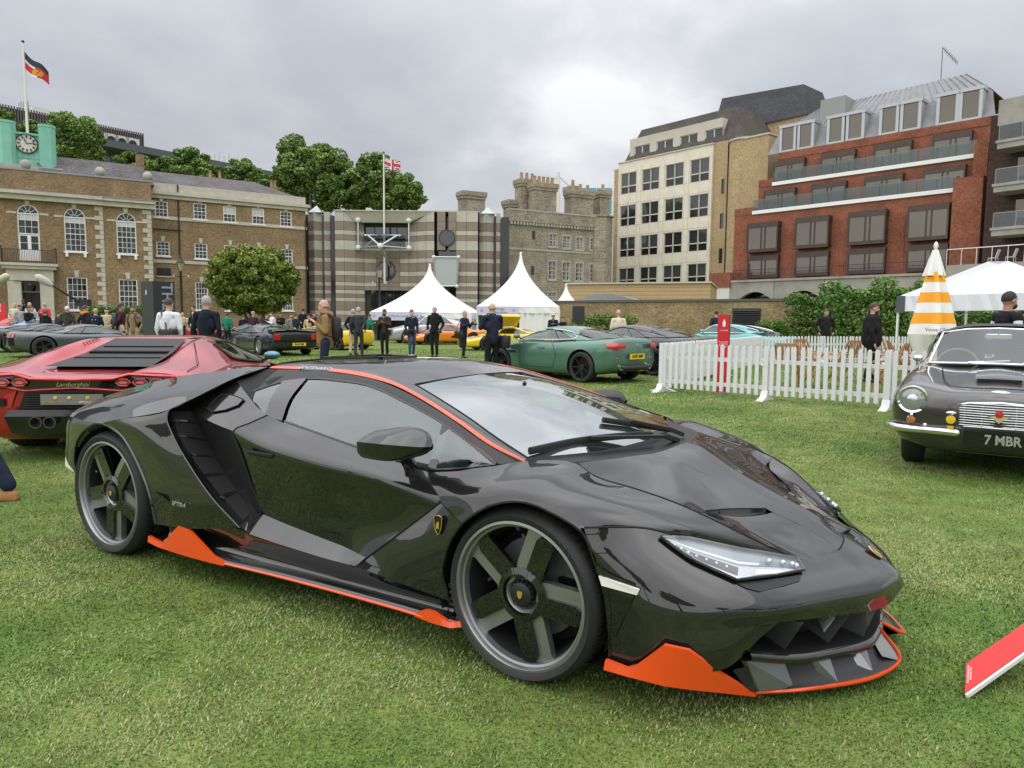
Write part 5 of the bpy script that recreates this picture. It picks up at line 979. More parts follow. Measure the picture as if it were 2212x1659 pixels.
boom(108, 614, 176, 655, 36, 'black boom pole with furry white microphone cover above the crowd'); boom(0, 607, -60, 650, 36, 'second boom microphone cut by the left picture edge')
p = at(786, 695, 45); t = thing('cannon_wheel', 'old spoked cannon wheel leaning before the striped building', 'wheel', (p.x, p.y, 0)); MB().tube([(.75*cos(a), 0, .8+.75*sin(a)) for a in np.linspace(0, 2*pi, 25)], .06, 6).build('rim', IRON, t, 60)
for k in range(6): a = pi*k/6; MB().bar((.72*cos(a), 0, .8+.72*sin(a)), (-.72*cos(a), 0, .8-.72*sin(a)), .05, .04).build('spoke', IRON, t)

p = gnd(1324, 1463); t = MB().add([(-.035, 0, .012), (0, -.02, .02), (.035, .0, .026), (.05, .015, .02), (.0, .022, .016)], [(0, 1, 4), (1, 2, 3, 4)]).build('fallen_leaf', mat('dry_leaf', (.30, .16, .07), .8), None, loc=p); tag(t, 'curled brown leaf on the grass by the front orange winglet', 'leaf')
# =================================================================== dark carbon supercar in the foreground
def carbon_mat(name, base, weave=.25):
    m = mat(name, base, rough=.4, metal=0, coat=1.0, spec=.12); t = m.node_tree; b = t.nodes['Principled BSDF']
    b.inputs['Coat IOR'].default_value = 1.72; b.inputs['Coat Roughness'].default_value = .008
    tc = t.nodes.new('ShaderNodeTexCoord')
    nz = t.nodes.new('ShaderNodeTexNoise'); nz.inputs['Scale'].default_value = 2.2; t.links.new(tc.outputs['Object'], nz.inputs[0])
    bp = t.nodes.new('ShaderNodeBump'); bp.inputs['Strength'].default_value = .02; bp.inputs['Distance'].default_value = .03; t.links.new(nz.outputs[0], bp.inputs['Height']); t.links.new(bp.outputs[0], b.inputs['Coat Normal'])
    return m
CARB = carbon_mat('clear_coated_carbon', (.008, .008, .0085))
CARB2 = carbon_mat('dark_carbon', (.005, .005, .0055))
BLK = mat('satin_black', (.012, .012, .013), .45)
BLKG = mat('gloss_black', (.008, .008, .009), .12, coat=.6)
VOID = mat('unlit_black_plastic', (.006, .006, .006), .8)
ORG = mat('orange_gloss_paint', (.78, .075, .008), .35, coat=.7, coat_rough=.08)
RUB = mat('tyre_rubber', (.016, .016, .017), .62, noise=(9, .5, (.022, .022, .022)))
RIMG = mat('gunmetal_rim', (.32, .325, .33), .34, metal=.75)
CHROME = mat('chrome', (.75, .76, .78), .08, metal=1)
SILV = mat('bright_silver', (.62, .64, .66), .22, metal=.8)
WHT = mat('white_plastic', (.72, .73, .74), .35)
GOLD = mat('gold_badge', (.75, .52, .12), .3, metal=.7)
DISC = mat('ceramic_disc', (.15, .15, .155), .5, metal=.2)
WGL = glass('windscreen_glass', (.72, .84, .82), .85, 0, .50)
SGL = glass('side_glass', (.62, .78, .76), .8, 0, .16)
LENS = glass('headlight_lens', (.95, .97, 1), .97, 0, .14)
INT = mat('cabin_black', (.02, .02, .021), .7)
FINM = mat('carbon_painted_sheen', (.16, .165, .17), .2, metal=.6, coat=1)  # same carbon as the body, with the sky sheen lightened into its colour
HERO = thing('supercar', 'low dark carbon supercar with orange trim parked nearest the camera', 'car', (.5457, 3.3782, 0), R(-31.74))
def pan(name, rows, m, k=5, k2=5, both=True, lin=False, lin2=False, smooth=60, parent=None, center=False):
    g = surf(rows, k, k2, lin, lin2); par = parent or HERO
    if center:
        b = MB(); b.grid(g); b.grid(mirrows(g)); return b.build(name, m, par, smooth, weld=True)
    o = MB().grid(g).build(name, m, par, smooth)
    if both: MB().grid(mirrows(g)).build(name, m, par, smooth)
    return o
def pans(name, lst, m, both=True, smooth=60, parent=None, k=4, k2=4, center=False):
    """several patches forming one panel"""
    par = parent or HERO; b = MB(); b2 = MB()
    for it in lst:
        rows, ln, ln2 = (it + (False, False))[:3] if isinstance(it, tuple) else (it, False, False)
        g = surf(rows, k, k2, ln, ln2); b.grid(g); (b if center else b2).grid(mirrows(g))
    o = b.build(name, m, par, smooth, weld=True)
    if both and not center: b2.build(name, m, par, smooth, weld=True)
    return o
def seam(pts, r=.0028, m=None, name='panel_gap', both=True, k=6, par=None, n=5):
    c = crom(pts, k); MB().tube(c, r, n).build(name, m or VOID, par or HERO, 60)
    if both: MB().tube(mir(c), r, n).build(name, m or VOID, par or HERO, 60)
# --- control points (metres: x forward from the front axle, y to the car's left, z up)
S = [(.058, -.63, .779), (.152, -.655, .742), (.319, -.66, .716), (.442, -.655, .691), (.548, -.64, .658), (.663, -.60, .605), (.76, -.53, .547), (.87, -.42, .473)]
F1 = (.922, -.30, .45); F2 = (.96, -.22, .457); TIP = (.98, -.17, .465); NOTCH = (.966, 0, .482)
O_ = (.349, -.25, .762); Bm = (.481, -.31, .682); Be = (.604, -.38, .617); Am = (.524, -.2, .675); Ae = (.703, -.2, .593)
Vl = (.550, -.51, .631); L0 = (.568, -.512, .622); L1 = (.637, -.41, .597); L2 = (.703, -.28, .584); LA = (.739, -.17, .579); A2 = (.862, -.17, .526)
CW1 = (.20, -.44, .79); CW2 = (.285, -.22, .795); CWC = (.31, 0, .80)
hood = [
    [[S[0], S[1], S[2], S[3], S[4]], [CW1, (.265, -.45, .774), (.34, -.46, .752), (.45, -.495, .695), Vl], [CW2, (.318, -.235, .779), O_, Bm, Be]],
    ([[O_, Bm, Be], [O_, Am, Ae]], False, True),
    [[CW2, O_, Am, Ae, A2, TIP], [(.30, -.11, .80), (.36, -.11, .778), (.53, -.1, .685), (.706, -.1, .605), (.862, -.085, .54), (.985, -.085, .481)], [CWC, (.365, 0, .783), (.53, 0, .692), (.706, 0, .612), (.862, 0, .546), NOTCH]],
    [[S[4], S[5], S[6], S[7]], [L0, (.665, -.48, .588), (.765, -.435, .533), (.897, -.36, .46)], [L1, (.71, -.37, .57), (.80, -.33, .528), F1], [L2, (.765, -.26, .56), (.84, -.24, .52), F2], [LA, (.80, -.17, .553), A2, TIP]],
]
pans('hood', hood, CARB, center=True, smooth=9, k=7, k2=7)
pan('hood_vent', [[S[4], Vl, Be, Ae], [(.560, -.575, .632), (.556, -.512, .605), (.62, -.395, .575), (.72, -.19, .56)], [S[4], L0, L1, LA]], BLKG, 6, 3)
seam(S, .0034); seam([S[7], (.897, -.36, .46), F1, F2, TIP, (.985, -.085, .481), NOTCH], .0034)
seam([Vl, Be, Ae], .003)
# front wings
W0 = (-.093, -.765, .806)
wing = [
    [(-.493, -.887, .724), (-.33, -.887, .752), (-.169, -.882, .785), (-.075, -.79, .80), S[0], S[1], S[2], S[3], S[4], S[5], S[6], S[7]],
    [(-.465, -.915, .692), (-.31, -.915, .725), (-.165, -.918, .755), (-.06, -.905, .772), (.05, -.88, .778), (.16, -.87, .752), (.28, -.862, .722), (.37, -.845, .695), (.46, -.81, .662), (.56, -.755, .622), (.65, -.67, .58), (.79, -.515, .505)],
    [(-.385, -.95, .626), (-.27, -.968, .672), (-.16, -.978, .705), (-.06, -.98, .728), (.02, -.978, .733), (.09, -.975, .727), (.15, -.966, .713), (.21, -.955, .697), (.27, -.935, .68), (.36, -.905, .656), (.44, -.865, .632), (.586, -.74, .578)],
    [(-.243, -1.0, .569), (-.185, -1.002, .618), (-.125, -1.003, .655), (-.06, -1.003, .681), (.0, -1.003, .694), (.045, -1.002, .696), (.09, -1.0, .689), (.13, -.996, .678), (.17, -.99, .662), (.205, -.985, .645), (.235, -.982, .632), (.263, -.98, .632)],
]
pan('front_wing', wing, CARB, 4, 6)
HS = [(.263, -.98, .634), (.36, -.94, .633), (.459, -.88, .625), (.586, -.74, .578), (.715, -.58, .525), (.79, -.515, .503), (.87, -.42, .473)]
seam([(.263, -.98, .635), (.44, -.865, .633), (.586, -.74, .579), (.79, -.515, .506), S[7]], .004)
seam([(-.493, -.887, .724), (-.465, -.915, .692), (-.385, -.95, .626), (-.243, -1.0, .569)], .0036)
# nose / bumper
front = [
    [(.263, -.98, .632), (.44, -.865, .632), (.586, -.74, .578), (.69, -.62, .541), (.79, -.515, .505), S[7], TIP, NOTCH],
    [(.30, -.976, .53), (.45, -.935, .535), (.61, -.855, .50), (.735, -.765, .475), (.85, -.635, .448), (.95, -.46, .422), (1.07, -.19, .412), (1.085, 0, .422)],
    [(.345, -.974, .41), (.48, -.965, .42), (.625, -.91, .41), (.765, -.82, .402), (.88, -.695, .392), (1.005, -.46, .37), (1.135, -.2, .352), (1.178, 0, .359)],
    [(.361, -.972, .30), (.50, -.97, .315), (.63, -.92, .327), (.76, -.83, .338), (.868, -.72, .342), (1.02, -.44, .302), (1.15, -.19, .278), (1.205, 0, .315)],
]
pan('front_bumper', front, CARB, 5, 6, center=True)
low = [[(.361, -.972, .30), (.50, -.97, .315), (.63, -.92, .327), (.76, -.83, .338), (.868, -.72, .342)],
       [(.364, -.972, .24), (.51, -.972, .25), (.64, -.925, .255), (.745, -.855, .27), (.815, -.77, .29)],
       [(.366, -.97, .18), (.51, -.965, .19), (.64, -.92, .19), (.73, -.855, .2), (.785, -.78, .245)]]
pan('lower_bumper', low, CARB, 5, 4)
# wheel-side vent facet with the marker lamp
pan('bumper_vent', [[(.30, -.981, .52), (.36, -.978, .49), (.45, -.973, .47)], [(.335, -.982, .44), (.39, -.982, .43), (.45, -.978, .425)], [(.352, -.981, .35), (.38, -.981, .345), (.415, -.979, .34)], [(.364, -.98, .262), (.372, -.98, .262), (.385, -.98, .268)]], CARB2, 4, 4)
for sgn in (1, -1):
    b = MB(); q = [(.325, -.984, .478), (.468, -.972, .457), (.46, -.972, .437), (.337, -.986, .449)]
    q2 = [(x+.004, y-.012, z) for x, y, z in q]
    if sgn < 0: q = mir(q); q2 = mir(q2)
    b.add(q+q2, [(4, 5, 6, 7), (0, 1, 5, 4), (1, 2, 6, 5), (2, 3, 7, 6), (3, 0, 4, 7)]).build('side_marker', mat('clear_marker_lamp', (.75, .74, .68), .2, coat=.5), HERO)
# lower intake: black cave with slanted vanes
lipT = [(.868, -.72, .342), (1.02, -.44, .302), (1.15, -.19, .278), (1.205, 0, .315)]
lipB = [(.785, -.78, .245), (.90, -.60, .19), (1.0, -.42, .165), (1.10, -.22, .145), (1.125, -.0, .135)]
back = [(.62, -.66, .30), (.75, -.45, .28), (.88, -.22, .25), (.92, 0, .25)]
lipTs = crom(lipT, 6); bks = crom(back, 6); lipBs = crom([lipB[0], lipB[1], lipB[3], lipB[4]], 6)
b = MB(); b.grid([lipTs, bks]); b.grid([[(p[0], p[1], p[2]-.12) for p in bks], lipBs]); b.grid([bks, [(p[0], p[1], p[2]-.12) for p in bks]])
for g in (lipTs, bks, lipBs): pass
b.grid(mirrows([lipTs, bks])); b.grid(mirrows([[(p[0], p[1], p[2]-.12) for p in bks], lipBs])); b.grid(mirrows([bks, [(p[0], p[1], p[2]-.12) for p in bks]]))
b.build('front_intake', VOID, HERO)
bar = [lipB, [(p[0]+.012, p[1]-.004, p[2]-.012) for p in lipB], [(p[0]+.01, p[1]-.004, p[2]-.03) for p in lipB], [(p[0]-.06, p[1]+.01, p[2]-.045) for p in lipB]]
pan('intake_lip', bar, CARB2, 5, 3, center=True)
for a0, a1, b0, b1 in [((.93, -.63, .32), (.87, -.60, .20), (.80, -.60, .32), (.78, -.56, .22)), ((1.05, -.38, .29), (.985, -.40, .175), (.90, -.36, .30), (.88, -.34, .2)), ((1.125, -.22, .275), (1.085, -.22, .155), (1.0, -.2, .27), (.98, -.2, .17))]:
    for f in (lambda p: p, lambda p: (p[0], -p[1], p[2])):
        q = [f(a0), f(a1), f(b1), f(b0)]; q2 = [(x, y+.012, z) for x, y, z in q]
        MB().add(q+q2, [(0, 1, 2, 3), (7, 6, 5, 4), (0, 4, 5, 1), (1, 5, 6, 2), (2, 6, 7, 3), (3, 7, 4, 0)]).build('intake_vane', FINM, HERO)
# splitter and its orange edge
sp_out = [(.80, -.715, .075), (.91, -.60, .062), (1.045, -.45, .056), (1.14, -.32, .055), (1.205, -.15, .06)]
sp_in = [(.74, -.80, .175), (.87, -.58, .165), (.98, -.40, .14), (1.08, -.21, .12), (1.12, -.06, .12)]
pan('splitter', [sp_in, [tuple((a+b2)/2 + (-.012 if i == 2 else 0) for i, (a, b2) in enumerate(zip(p, q))) for p, q in zip(sp_in, sp_out)], sp_out, [(p[0]-.12, p[1]+.1, p[2]-.012) for p in sp_out]], BLK, 4, 3)
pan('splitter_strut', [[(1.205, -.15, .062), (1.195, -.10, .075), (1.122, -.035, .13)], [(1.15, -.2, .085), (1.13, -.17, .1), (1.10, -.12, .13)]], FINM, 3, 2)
for f in (lambda L: L, mir):
    ed = f(crom(sp_out + [(1.198, -.105, .075), (1.124, -.034, .13)], 4)); MB().tube(ed, .0075, 6).build('splitter_edge', ORG, HERO, 60)
# orange winglet ahead of the front wheel: a bent plate with real thickness
wt = [(.361, -1.0, .192), (.44, -1.004, .186), (.475, -1.004, .205), (.566, -1.0, .297), (.64, -.968, .285), (.715, -.86, .182), (.785, -.735, .083), (.80, -.712, .068)]
wb = [(.358, -1.006, .158), (.44, -1.01, .160), (.475, -1.01, .161), (.566, -.998, .157), (.64, -.945, .141), (.71, -.85, .108), (.78, -.738, .066), (.80, -.712, .056)]
def plate(name, top, bot, m, th=(0, .016, 0), k=3, both=True):
    t = crom(top, k, True); bo = crom(bot, k, True)
    for f in ((lambda L: [tuple(p) for p in L]), mir)[:2 if both else 1]:
        a = f(t); c = f(bo); sg = 1 if f is not mir else -1
        a2 = [(p[0]+th[0], p[1]+th[1]*sg, p[2]+th[2]) for p in a]; c2 = [(p[0]+th[0], p[1]+th[1]*sg, p[2]+th[2]) for p in c]
        MB().grid([a2, a, c, c2, a2]).build(name, m, HERO, 35)
plate('winglet', wt, wb, ORG)
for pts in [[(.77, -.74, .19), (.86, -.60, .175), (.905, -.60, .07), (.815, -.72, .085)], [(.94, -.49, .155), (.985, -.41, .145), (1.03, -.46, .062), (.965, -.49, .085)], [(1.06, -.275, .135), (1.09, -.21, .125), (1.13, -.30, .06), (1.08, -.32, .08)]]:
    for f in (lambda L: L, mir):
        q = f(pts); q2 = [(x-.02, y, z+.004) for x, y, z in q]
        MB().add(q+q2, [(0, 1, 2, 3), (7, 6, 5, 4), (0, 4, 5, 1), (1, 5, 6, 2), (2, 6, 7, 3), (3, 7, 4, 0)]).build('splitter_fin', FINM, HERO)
# headlights: lamp units let into the nose skin, laid out on the skin itself
from mathutils.bvhtree import BVHTree
_fg = surf(front, 8, 8); _fv = [p for r in _fg for p in r]; _nc = len(_fg[0]); _bv = BVHTree.FromPolygons(_fv, [(i*_nc+j, i*_nc+j+1, (i+1)*_nc+j+1, (i+1)*_nc+j) for i in range(len(_fg)-1) for j in range(_nc-1)])
n0 = Vector((.55, -.42, .72)).normalized()
def onskin(p):
    hit = _bv.ray_cast(Vector(p) + n0*.5, -n0)
    return hit[0] if hit[0] is not None else Vector(p)
_ht = crom([(.489, -.849, .599), (.559, -.767, .588), (.702, -.62, .534), (.866, -.432, .475), (.896, -.477, .451)], 10, True); _hb = crom([(.489, -.849, .599), (.60, -.823, .528), (.732, -.774, .473), (.828, -.629, .464), (.896, -.477, .451)], 10, True)
def hp(u, v, d=0.0):
    i = u*40; k = min(int(i), 39); f = i-k; a = _ht[k].lerp(_ht[k+1], f); c = _hb[k].lerp(_hb[k+1], f); return onskin(a.lerp(c, v)) + n0*d
SW = mat('white_light_guide', (.85, .86, .88), .3); SV = mat('lamp_silver', (.58, .6, .62), .3, metal=.2); LG = mat('lamp_grey_glass', (.30, .315, .33), .15, coat=1); LD = mat('lamp_black', (.012, .012, .013), .3)
for f, sg in ((lambda L: [tuple(p) for p in L], 1), (mir, -1)):
    def uvpatch(us, v0, v1, d, m, nm, par=None, th=.0):
        """band between v0(u) and v1(u) along the lamp"""
        va = v0 if callable(v0) else (lambda u: v0); vb = v1 if callable(v1) else (lambda u: v1); g = [f([hp(u, va(u) + (vb(u)-va(u))*j/4, d) for u in us]) for j in range(5)]; return MB().grid(g).build(nm, m, par or HERO, 50)
    U = lambda a, b2, n=16: [a+(b2-a)*i/n for i in range(n+1)]
    hd = uvpatch(U(0, 1, 40), 0, 1, .004, LG, 'headlight')
    uvpatch(U(.03, .56), lambda u: .45+.1*u, lambda u: .98, .007, SV, 'reflector', hd); uvpatch(U(.12, .50), lambda u: .60+.06*u, lambda u: .86, .010, LD, 'reflector_groove', hd); uvpatch(U(.02, .60), lambda u: .40+.12*u, lambda u: .47+.13*u, .013, SW, 'light_guide', hd); uvpatch(U(.2, .58), .92, .985, .012, SW, 'light_guide', hd)
    uvpatch(U(.56, .985), lambda u: .58-.1*(u-.56), .99, .007, SV, 'reflector', hd); uvpatch(U(.60, .96), lambda u: .70, .90, .011, SW, 'light_guide', hd); uvpatch(U(.60, .90), lambda u: .34-.12*(u-.6), lambda u: .56-.1*(u-.6), .008, mat('lamp_mid_grey', (.26, .27, .285), .3, metal=.4), 'projector_shelf', hd)
    for i in range(4): MB().ball(f([hp(.64+.07*i, .38, .018)])[0], .011, 12, 8).build('projector', mat('projector_glass', (.5, .54, .58), .05, metal=.6, coat=1), hd, 60)
    for i in range(6): MB().ball(f([hp(.16+.055*i, .74, .013)])[0], .005, 8, 6).build('led', SW, hd, 60)
    uvpatch(U(0, 1, 40), 0, 1, .021, LENS, 'lens', hd)
    rim_ = [hp(u, 0, .012) for u in U(0, 1, 40)] + [hp(u, 1, .012) for u in U(1, 0, 40)]; MB().tube(f(rim_), .006, 6).build('lamp_trim', LD, hd, 60)
    rc = [[onskin(p)+n0*.004 for p in r] for r in ([(.733, -.779, .469), (.837, -.626, .458), (.895, -.512, .447)], [(.765, -.768, .455), (.85, -.63, .449), (.898, -.53, .442)], [(.804, -.738, .44), (.865, -.628, .439), (.90, -.546, .437)])]; MB().grid([f(r) for r in rc]).build('lamp_recess', BLK, HERO)
# nose badge
for px, pz, s in ((1.083, .428, 1),):
    o = MB().lathe([(0, .004), (.022, .004), (.025, 0)], 16).build('nose_badge', BLKG, HERO, 40); o.location = (1.092, 0, .424); o.rotation_euler = (0, R(38), 0); o.scale = (1.35, .75, 1); MB().tube([(.023*cos(a), .023*sin(a), .004) for a in np.linspace(0, 2*pi, 17)], .0022, 5).build('badge_rim', GOLD, o, 60); MB().add([(-.01, -.004, .006), (.004, -.008, .006), (.012, .002, .006), (0, .009, .006)], [(0, 1, 2, 3)]).build('badge_bull', GOLD, o)
# --- cabin: pillars, roof
Rl = [(-.093, -.79, .792), (-.27, -.762, .836), (-.47, -.712, .907), (-.685, -.662, .978), (-.909, -.62, 1.039), (-1.1, -.598, 1.066), (-1.3, -.578, 1.079), (-1.552, -.552, 1.081), (-1.80, -.535, 1.077), (-1.90, -.53, 1.073)]
Wl = [W0, (-.26, -.715, .857), (-.46, -.645, .922), (-.67, -.575, .983), (-.88, -.5, 1.036)]
pan('windscreen_pillar', [Rl[:5], [(-.093, -.777, .803), (-.265, -.74, .851), (-.465, -.68, .92), (-.678, -.62, .986), (-.895, -.56, 1.043)], Wl], CARB, 5, 4)
roof = [[Rl[4], Rl[5], Rl[6], Rl[7], Rl[8], Rl[9]],
        [(-.895, -.56, 1.043), (-1.1, -.53, 1.085), (-1.3, -.51, 1.1), (-1.552, -.49, 1.101), (-1.8, -.48, 1.093), (-1.9, -.475, 1.088)],
        [(-.88, -.5, 1.038), (-1.09, -.45, 1.095), (-1.3, -.43, 1.113), (-1.55, -.42, 1.112), (-1.8, -.42, 1.103), (-1.9, -.42, 1.096)],
        [(-.865, -.25, 1.05), (-1.08, -.23, 1.106), (-1.3, -.22, 1.126), (-1.55, -.22, 1.122), (-1.8, -.22, 1.112), (-1.9, -.22, 1.104)],
        [(-.86, 0, 1.055), (-1.08, 0, 1.11), (-1.3, 0, 1.129), (-1.55, 0, 1.124), (-1.8, 0, 1.114), (-1.9, 0, 1.106)]]
pan('roof', roof, CARB, 5, 5, center=True)
seam(Wl, .004); seam([(-.88, -.5, 1.039), (-.865, -.25, 1.052), (-.86, 0, 1.057)], .0035)
# orange roof stripe, 3 mm proud
def ribbon(name, line_a, line_b, m, lift=(0, -.0015, .0025), k=6, both=True):
    a = crom(line_a, k); b2 = crom(line_b, k)
    for f in (lambda L: [tuple(p) for p in L], mir):
        sg = 1 if f is not mir else -1
        A = [(p[0]+lift[0], p[1]+lift[1]*sg, p[2]+lift[2]) for p in f(a)]; B = [(p[0]+lift[0], p[1]+lift[1]*sg, p[2]+lift[2]) for p in f(b2)]
        A2 = [(p[0], p[1]+.002*sg, p[2]-.003) for p in A]; B2 = [(p[0], p[1]+.002*sg, p[2]-.003) for p in B]
        MB().grid([A2, A, B, B2]).build(name, m, HERO, 60)
CORAL = mat('coral_orange_stripe', (.80, .11, .045), .4, coat=.5)
up = [(-.093, -.785, .799), (-.267, -.752, .846), (-.467, -.698, .916), (-.682, -.644, .985), (-.904, -.596, 1.045), (-1.1, -.569, 1.0775), (-1.3, -.549, 1.091), (-1.40, -.541, 1.0925)]
ribbon('roof_stripe', Rl[:7] + [(-1.40, -.568, 1.081)], up, CORAL)
ribbon('roof_stripe', [(-1.63, -.547, 1.081), (-1.9, -.529, 1.074)], [(-1.63, -.52, 1.092), (-1.9, -.505, 1.082)], CORAL)
lettering('CENTENARIO', .034, SILV, HERO, (-1.52, -.548, 1.092), (1, .06, 0), (0, .85, .52), .001, .15, sx=1.1)
# air scoop let into the roof
sc_ = [(-1.42, -.15), (-1.42, .15), (-1.80, .22), (-1.80, -.22)]
b = MB()
for (x0, y0), (x1, y1) in zip(sc_, sc_[1:]+sc_[:1]): b.bar((x0, y0, 1.131 if x0 > -1.5 else 1.121), (x1, y1, 1.131 if x1 > -1.5 else 1.121), .03, .018)
scp = b.build('roof_scoop', CARB, HERO, 30)
MB().poly([(x, y, 1.130 if x > -1.5 else 1.120) for x, y in sc_]).build('scoop_opening', VOID, scp)
MB().bar((-1.55, -.14, 1.13), (-1.72, .14, 1.128), .03, .008).build('scoop_vane', BLKG, scp)
# glass
pan('windscreen', [Wl, [(.07, -.42, .80), (-.17, -.40, .888), (-.41, -.36, .965), (-.64, -.31, 1.022), (-.868, -.27, 1.051)], [(.14, 0, .80), (-.12, 0, .90), (-.38, 0, .98), (-.63, 0, 1.033), (-.86, 0, 1.058)]], WGL, 5, 6, center=True)
Dt = [(-1.762, -.745, .972), (-1.62, -.675, 1.022), (-1.448, -.635, 1.045), (-1.27, -.632, 1.045), (-1.05, -.645, 1.033), (-.822, -.685, .985), (-.541, -.748, .912), (-.33, -.815, .845), (-.169, -.872, .789)]
Db = [(-1.66, -.82, .90), (-1.54, -.85, .874), (-1.375, -.862, .856), (-1.2, -.873, .832), (-1.067, -.879, .812), (-.8, -.884, .771), (-.50, -.886, .729), (-.33, -.885, .754), (-.169, -.874, .787)]
def mid(a, b2, t, by=0): return [(p[0]*(1-t)+q[0]*t, p[1]*(1-t)+q[1]*t+by, p[2]*(1-t)+q[2]*t) for p, q in zip(a, b2)]
pan('side_window', [Dt, mid(Dt, Db, .5, -.012), Db], SGL, 4, 5)
Rr = [(-1.80, -.55, 1.074), (-1.62, -.552, 1.08), (-1.448, -.565, 1.08), (-1.27, -.582, 1.077), (-1.05, -.605, 1.06), (-.822, -.642, 1.014), (-.541, -.70, .93), (-.31, -.757, .848), (-.115, -.80, .79)]
pan('window_rail', [Rr, mid(Rr, Dt, .5, -.006), Dt], BLK, 4, 3)
seam(Dt, .007, BLKG, 'window_seal'); seam(Db[:7], .006, BLKG, 'window_seal'); seam([(-.5, -.888, .73), (-.33, -.888, .757), (-.169, -.878, .79)], .005, BLKG, 'window_seal')
for f in (lambda L: L, mir):
    MB().grid([f([(-.52, -.756, .912), (-.50, -.888, .735)]), f([(-.475, -.765, .895), (-.455, -.89, .738)])]).build('quarter_post', BLKG, HERO)
    MB().grid([crom(f([(-1.475, -.643, 1.05), (-1.45, -.775, .955), (-1.395, -.875, .862)]), 5), crom(f([(-1.61, -.682, 1.03), (-1.575, -.785, .955), (-1.53, -.864, .875)]), 5)]).build('rear_post', BLKG, HERO)
# dark recess behind the side window, buttress and fuel-flap panel
PT = (-1.922, -.725, 1.018); G0 = (-1.5, -.872, .88); G1 = (-1.652, -.952, .798); IT = (-2.12, -.86, .855)
pan('window_recess', [[(-1.9, -.56, 1.072), (-1.80, -.55, 1.074), (-1.62, -.552, 1.08)], [(-1.9, -.64, 1.04), (-1.80, -.655, 1.022), (-1.70, -.69, 1.01)], [PT, (-1.74, -.80, .95), (-1.66, -.825, .90)]], VOID, 4, 4)
pan('quarter_panel', [[PT, (-1.70, -.815, .945), (-1.60, -.845, .905), G0], [(-2.02, -.80, .94), (-1.84, -.865, .89), (-1.72, -.90, .86), (-1.575, -.915, .84)], [IT, (-1.95, -.91, .835), (-1.80, -.935, .815), G1]], CARB, 4, 4)
_qp = surf([[PT, (-1.70, -.815, .945), (-1.60, -.845, .905), G0], [(-2.02, -.80, .94), (-1.84, -.865, .89), (-1.72, -.90, .86), (-1.575, -.915, .84)], [IT, (-1.95, -.91, .835), (-1.80, -.935, .815), G1]], 10, 10)
def _q(u, v): return _qp[int(round(v*20))][int(round(u*30))] + Vector((-.002, -.006, .005))
flap = [tuple(_q(u, v)) for u, v in ((.12, .55), (.10, .35), (.2, .18), (.34, .12), (.44, .25), (.42, .52), (.33, .75), (.2, .75))]
for f in (lambda L: L, mir):
    P = f(flap); c = sum((Vector(p) for p in P), Vector())/8; c += Vector((0, -.002 if c.y < 0 else .002, .001)); fl = MB().add(P + [tuple(c)], [(i, (i+1) % 8, 8) for i in range(8)]); fl.build('fuel_flap', CARB, HERO, 30)
    MB().tube(P+[P[0]], .003, 5).build('panel_gap', VOID, HERO)
# door
belt = [G0, (-1.375, -.866, .853), (-1.2, -.877, .829), (-1.067, -.884, .809), (-.8, -.888, .768), (-.493, -.888, .724)]
crs = [G1, (-1.45, -.966, .755), (-1.219, -.972, .727), (-1.0, -.974, .704), (-.70, -.972, .684), (-.385, -.951, .626)]
pan('door', [belt, mid(belt, crs, .5, -.006), crs, [(-1.61, -.948, .72), (-1.40, -.956, .68), (-1.18, -.960, .655), (-.97, -.962, .64), (-.70, -.963, .62), (-.44, -.956, .585)],
             [(-1.56, -.935, .57), (-1.35, -.935, .53), (-1.13, -.936, .51), (-.93, -.94, .495), (-.72, -.95, .49), (-.55, -.963, .495)],
             [(-1.497, -.925, .405), (-1.30, -.928, .38), (-1.1, -.933, .36), (-.93, -.94, .345), (-.84, -.957, .338), (-.755, -.98, .336)]], CARB, 6, 7, smooth=14)
pan('door_sill_ledge', [[(-1.497, -.925, .405), (-1.30, -.928, .38), (-1.1, -.933, .36), (-.93, -.94, .345), (-.755, -.98, .336)], [(-1.50, -1.0, .323), (-1.3, -1.004, .313), (-1.1, -1.005, .305), (-.93, -1.004, .299), (-.80, -1.0, .298)]], CARB, 5, 4)
seam([G0, (-1.575, -.917, .84), G1, (-1.605, -.952, .70), (-1.545, -.937, .54), (-1.493, -.93, .41), (-1.50, -1.003, .322)], .0042)
seam([(-.385, -.953, .626), (-.488, -.964, .543), (-.608, -.974, .449), (-.757, -.988, .335), (-.80, -1.003, .297), (-.83, -1.004, .298)], .004)
MB().box(-1.53, -.978, .70, -1.345, -.962, .722, bev=.006).build('door_handle', VOID, HERO).rotation_euler = (0, 0, 0)
pan('front_quarter', [[(-.385, -.951, .626), (-.32, -.98, .60), (-.243, -1.0, .569)], [(-.488, -.962, .543), (-.39, -.982, .52), (-.30, -1.0, .485)], [(-.608, -.972, .449), (-.48, -.99, .42), (-.338, -.998, .39)], [(-.757, -.985, .335), (-.55, -.997, .32), (-.337, -.996, .31)], [(-.80, -1.0, .298), (-.56, -1.0, .275), (-.31, -.992, .25)]], CARB, 4, 4)
shield = [(-.036, .035), (-.03, .045), (0, .05), (.03, .045), (.036, .035), (.03, -.01), (.018, -.032), (0, -.048), (-.018, -.032), (-.03, -.01)]
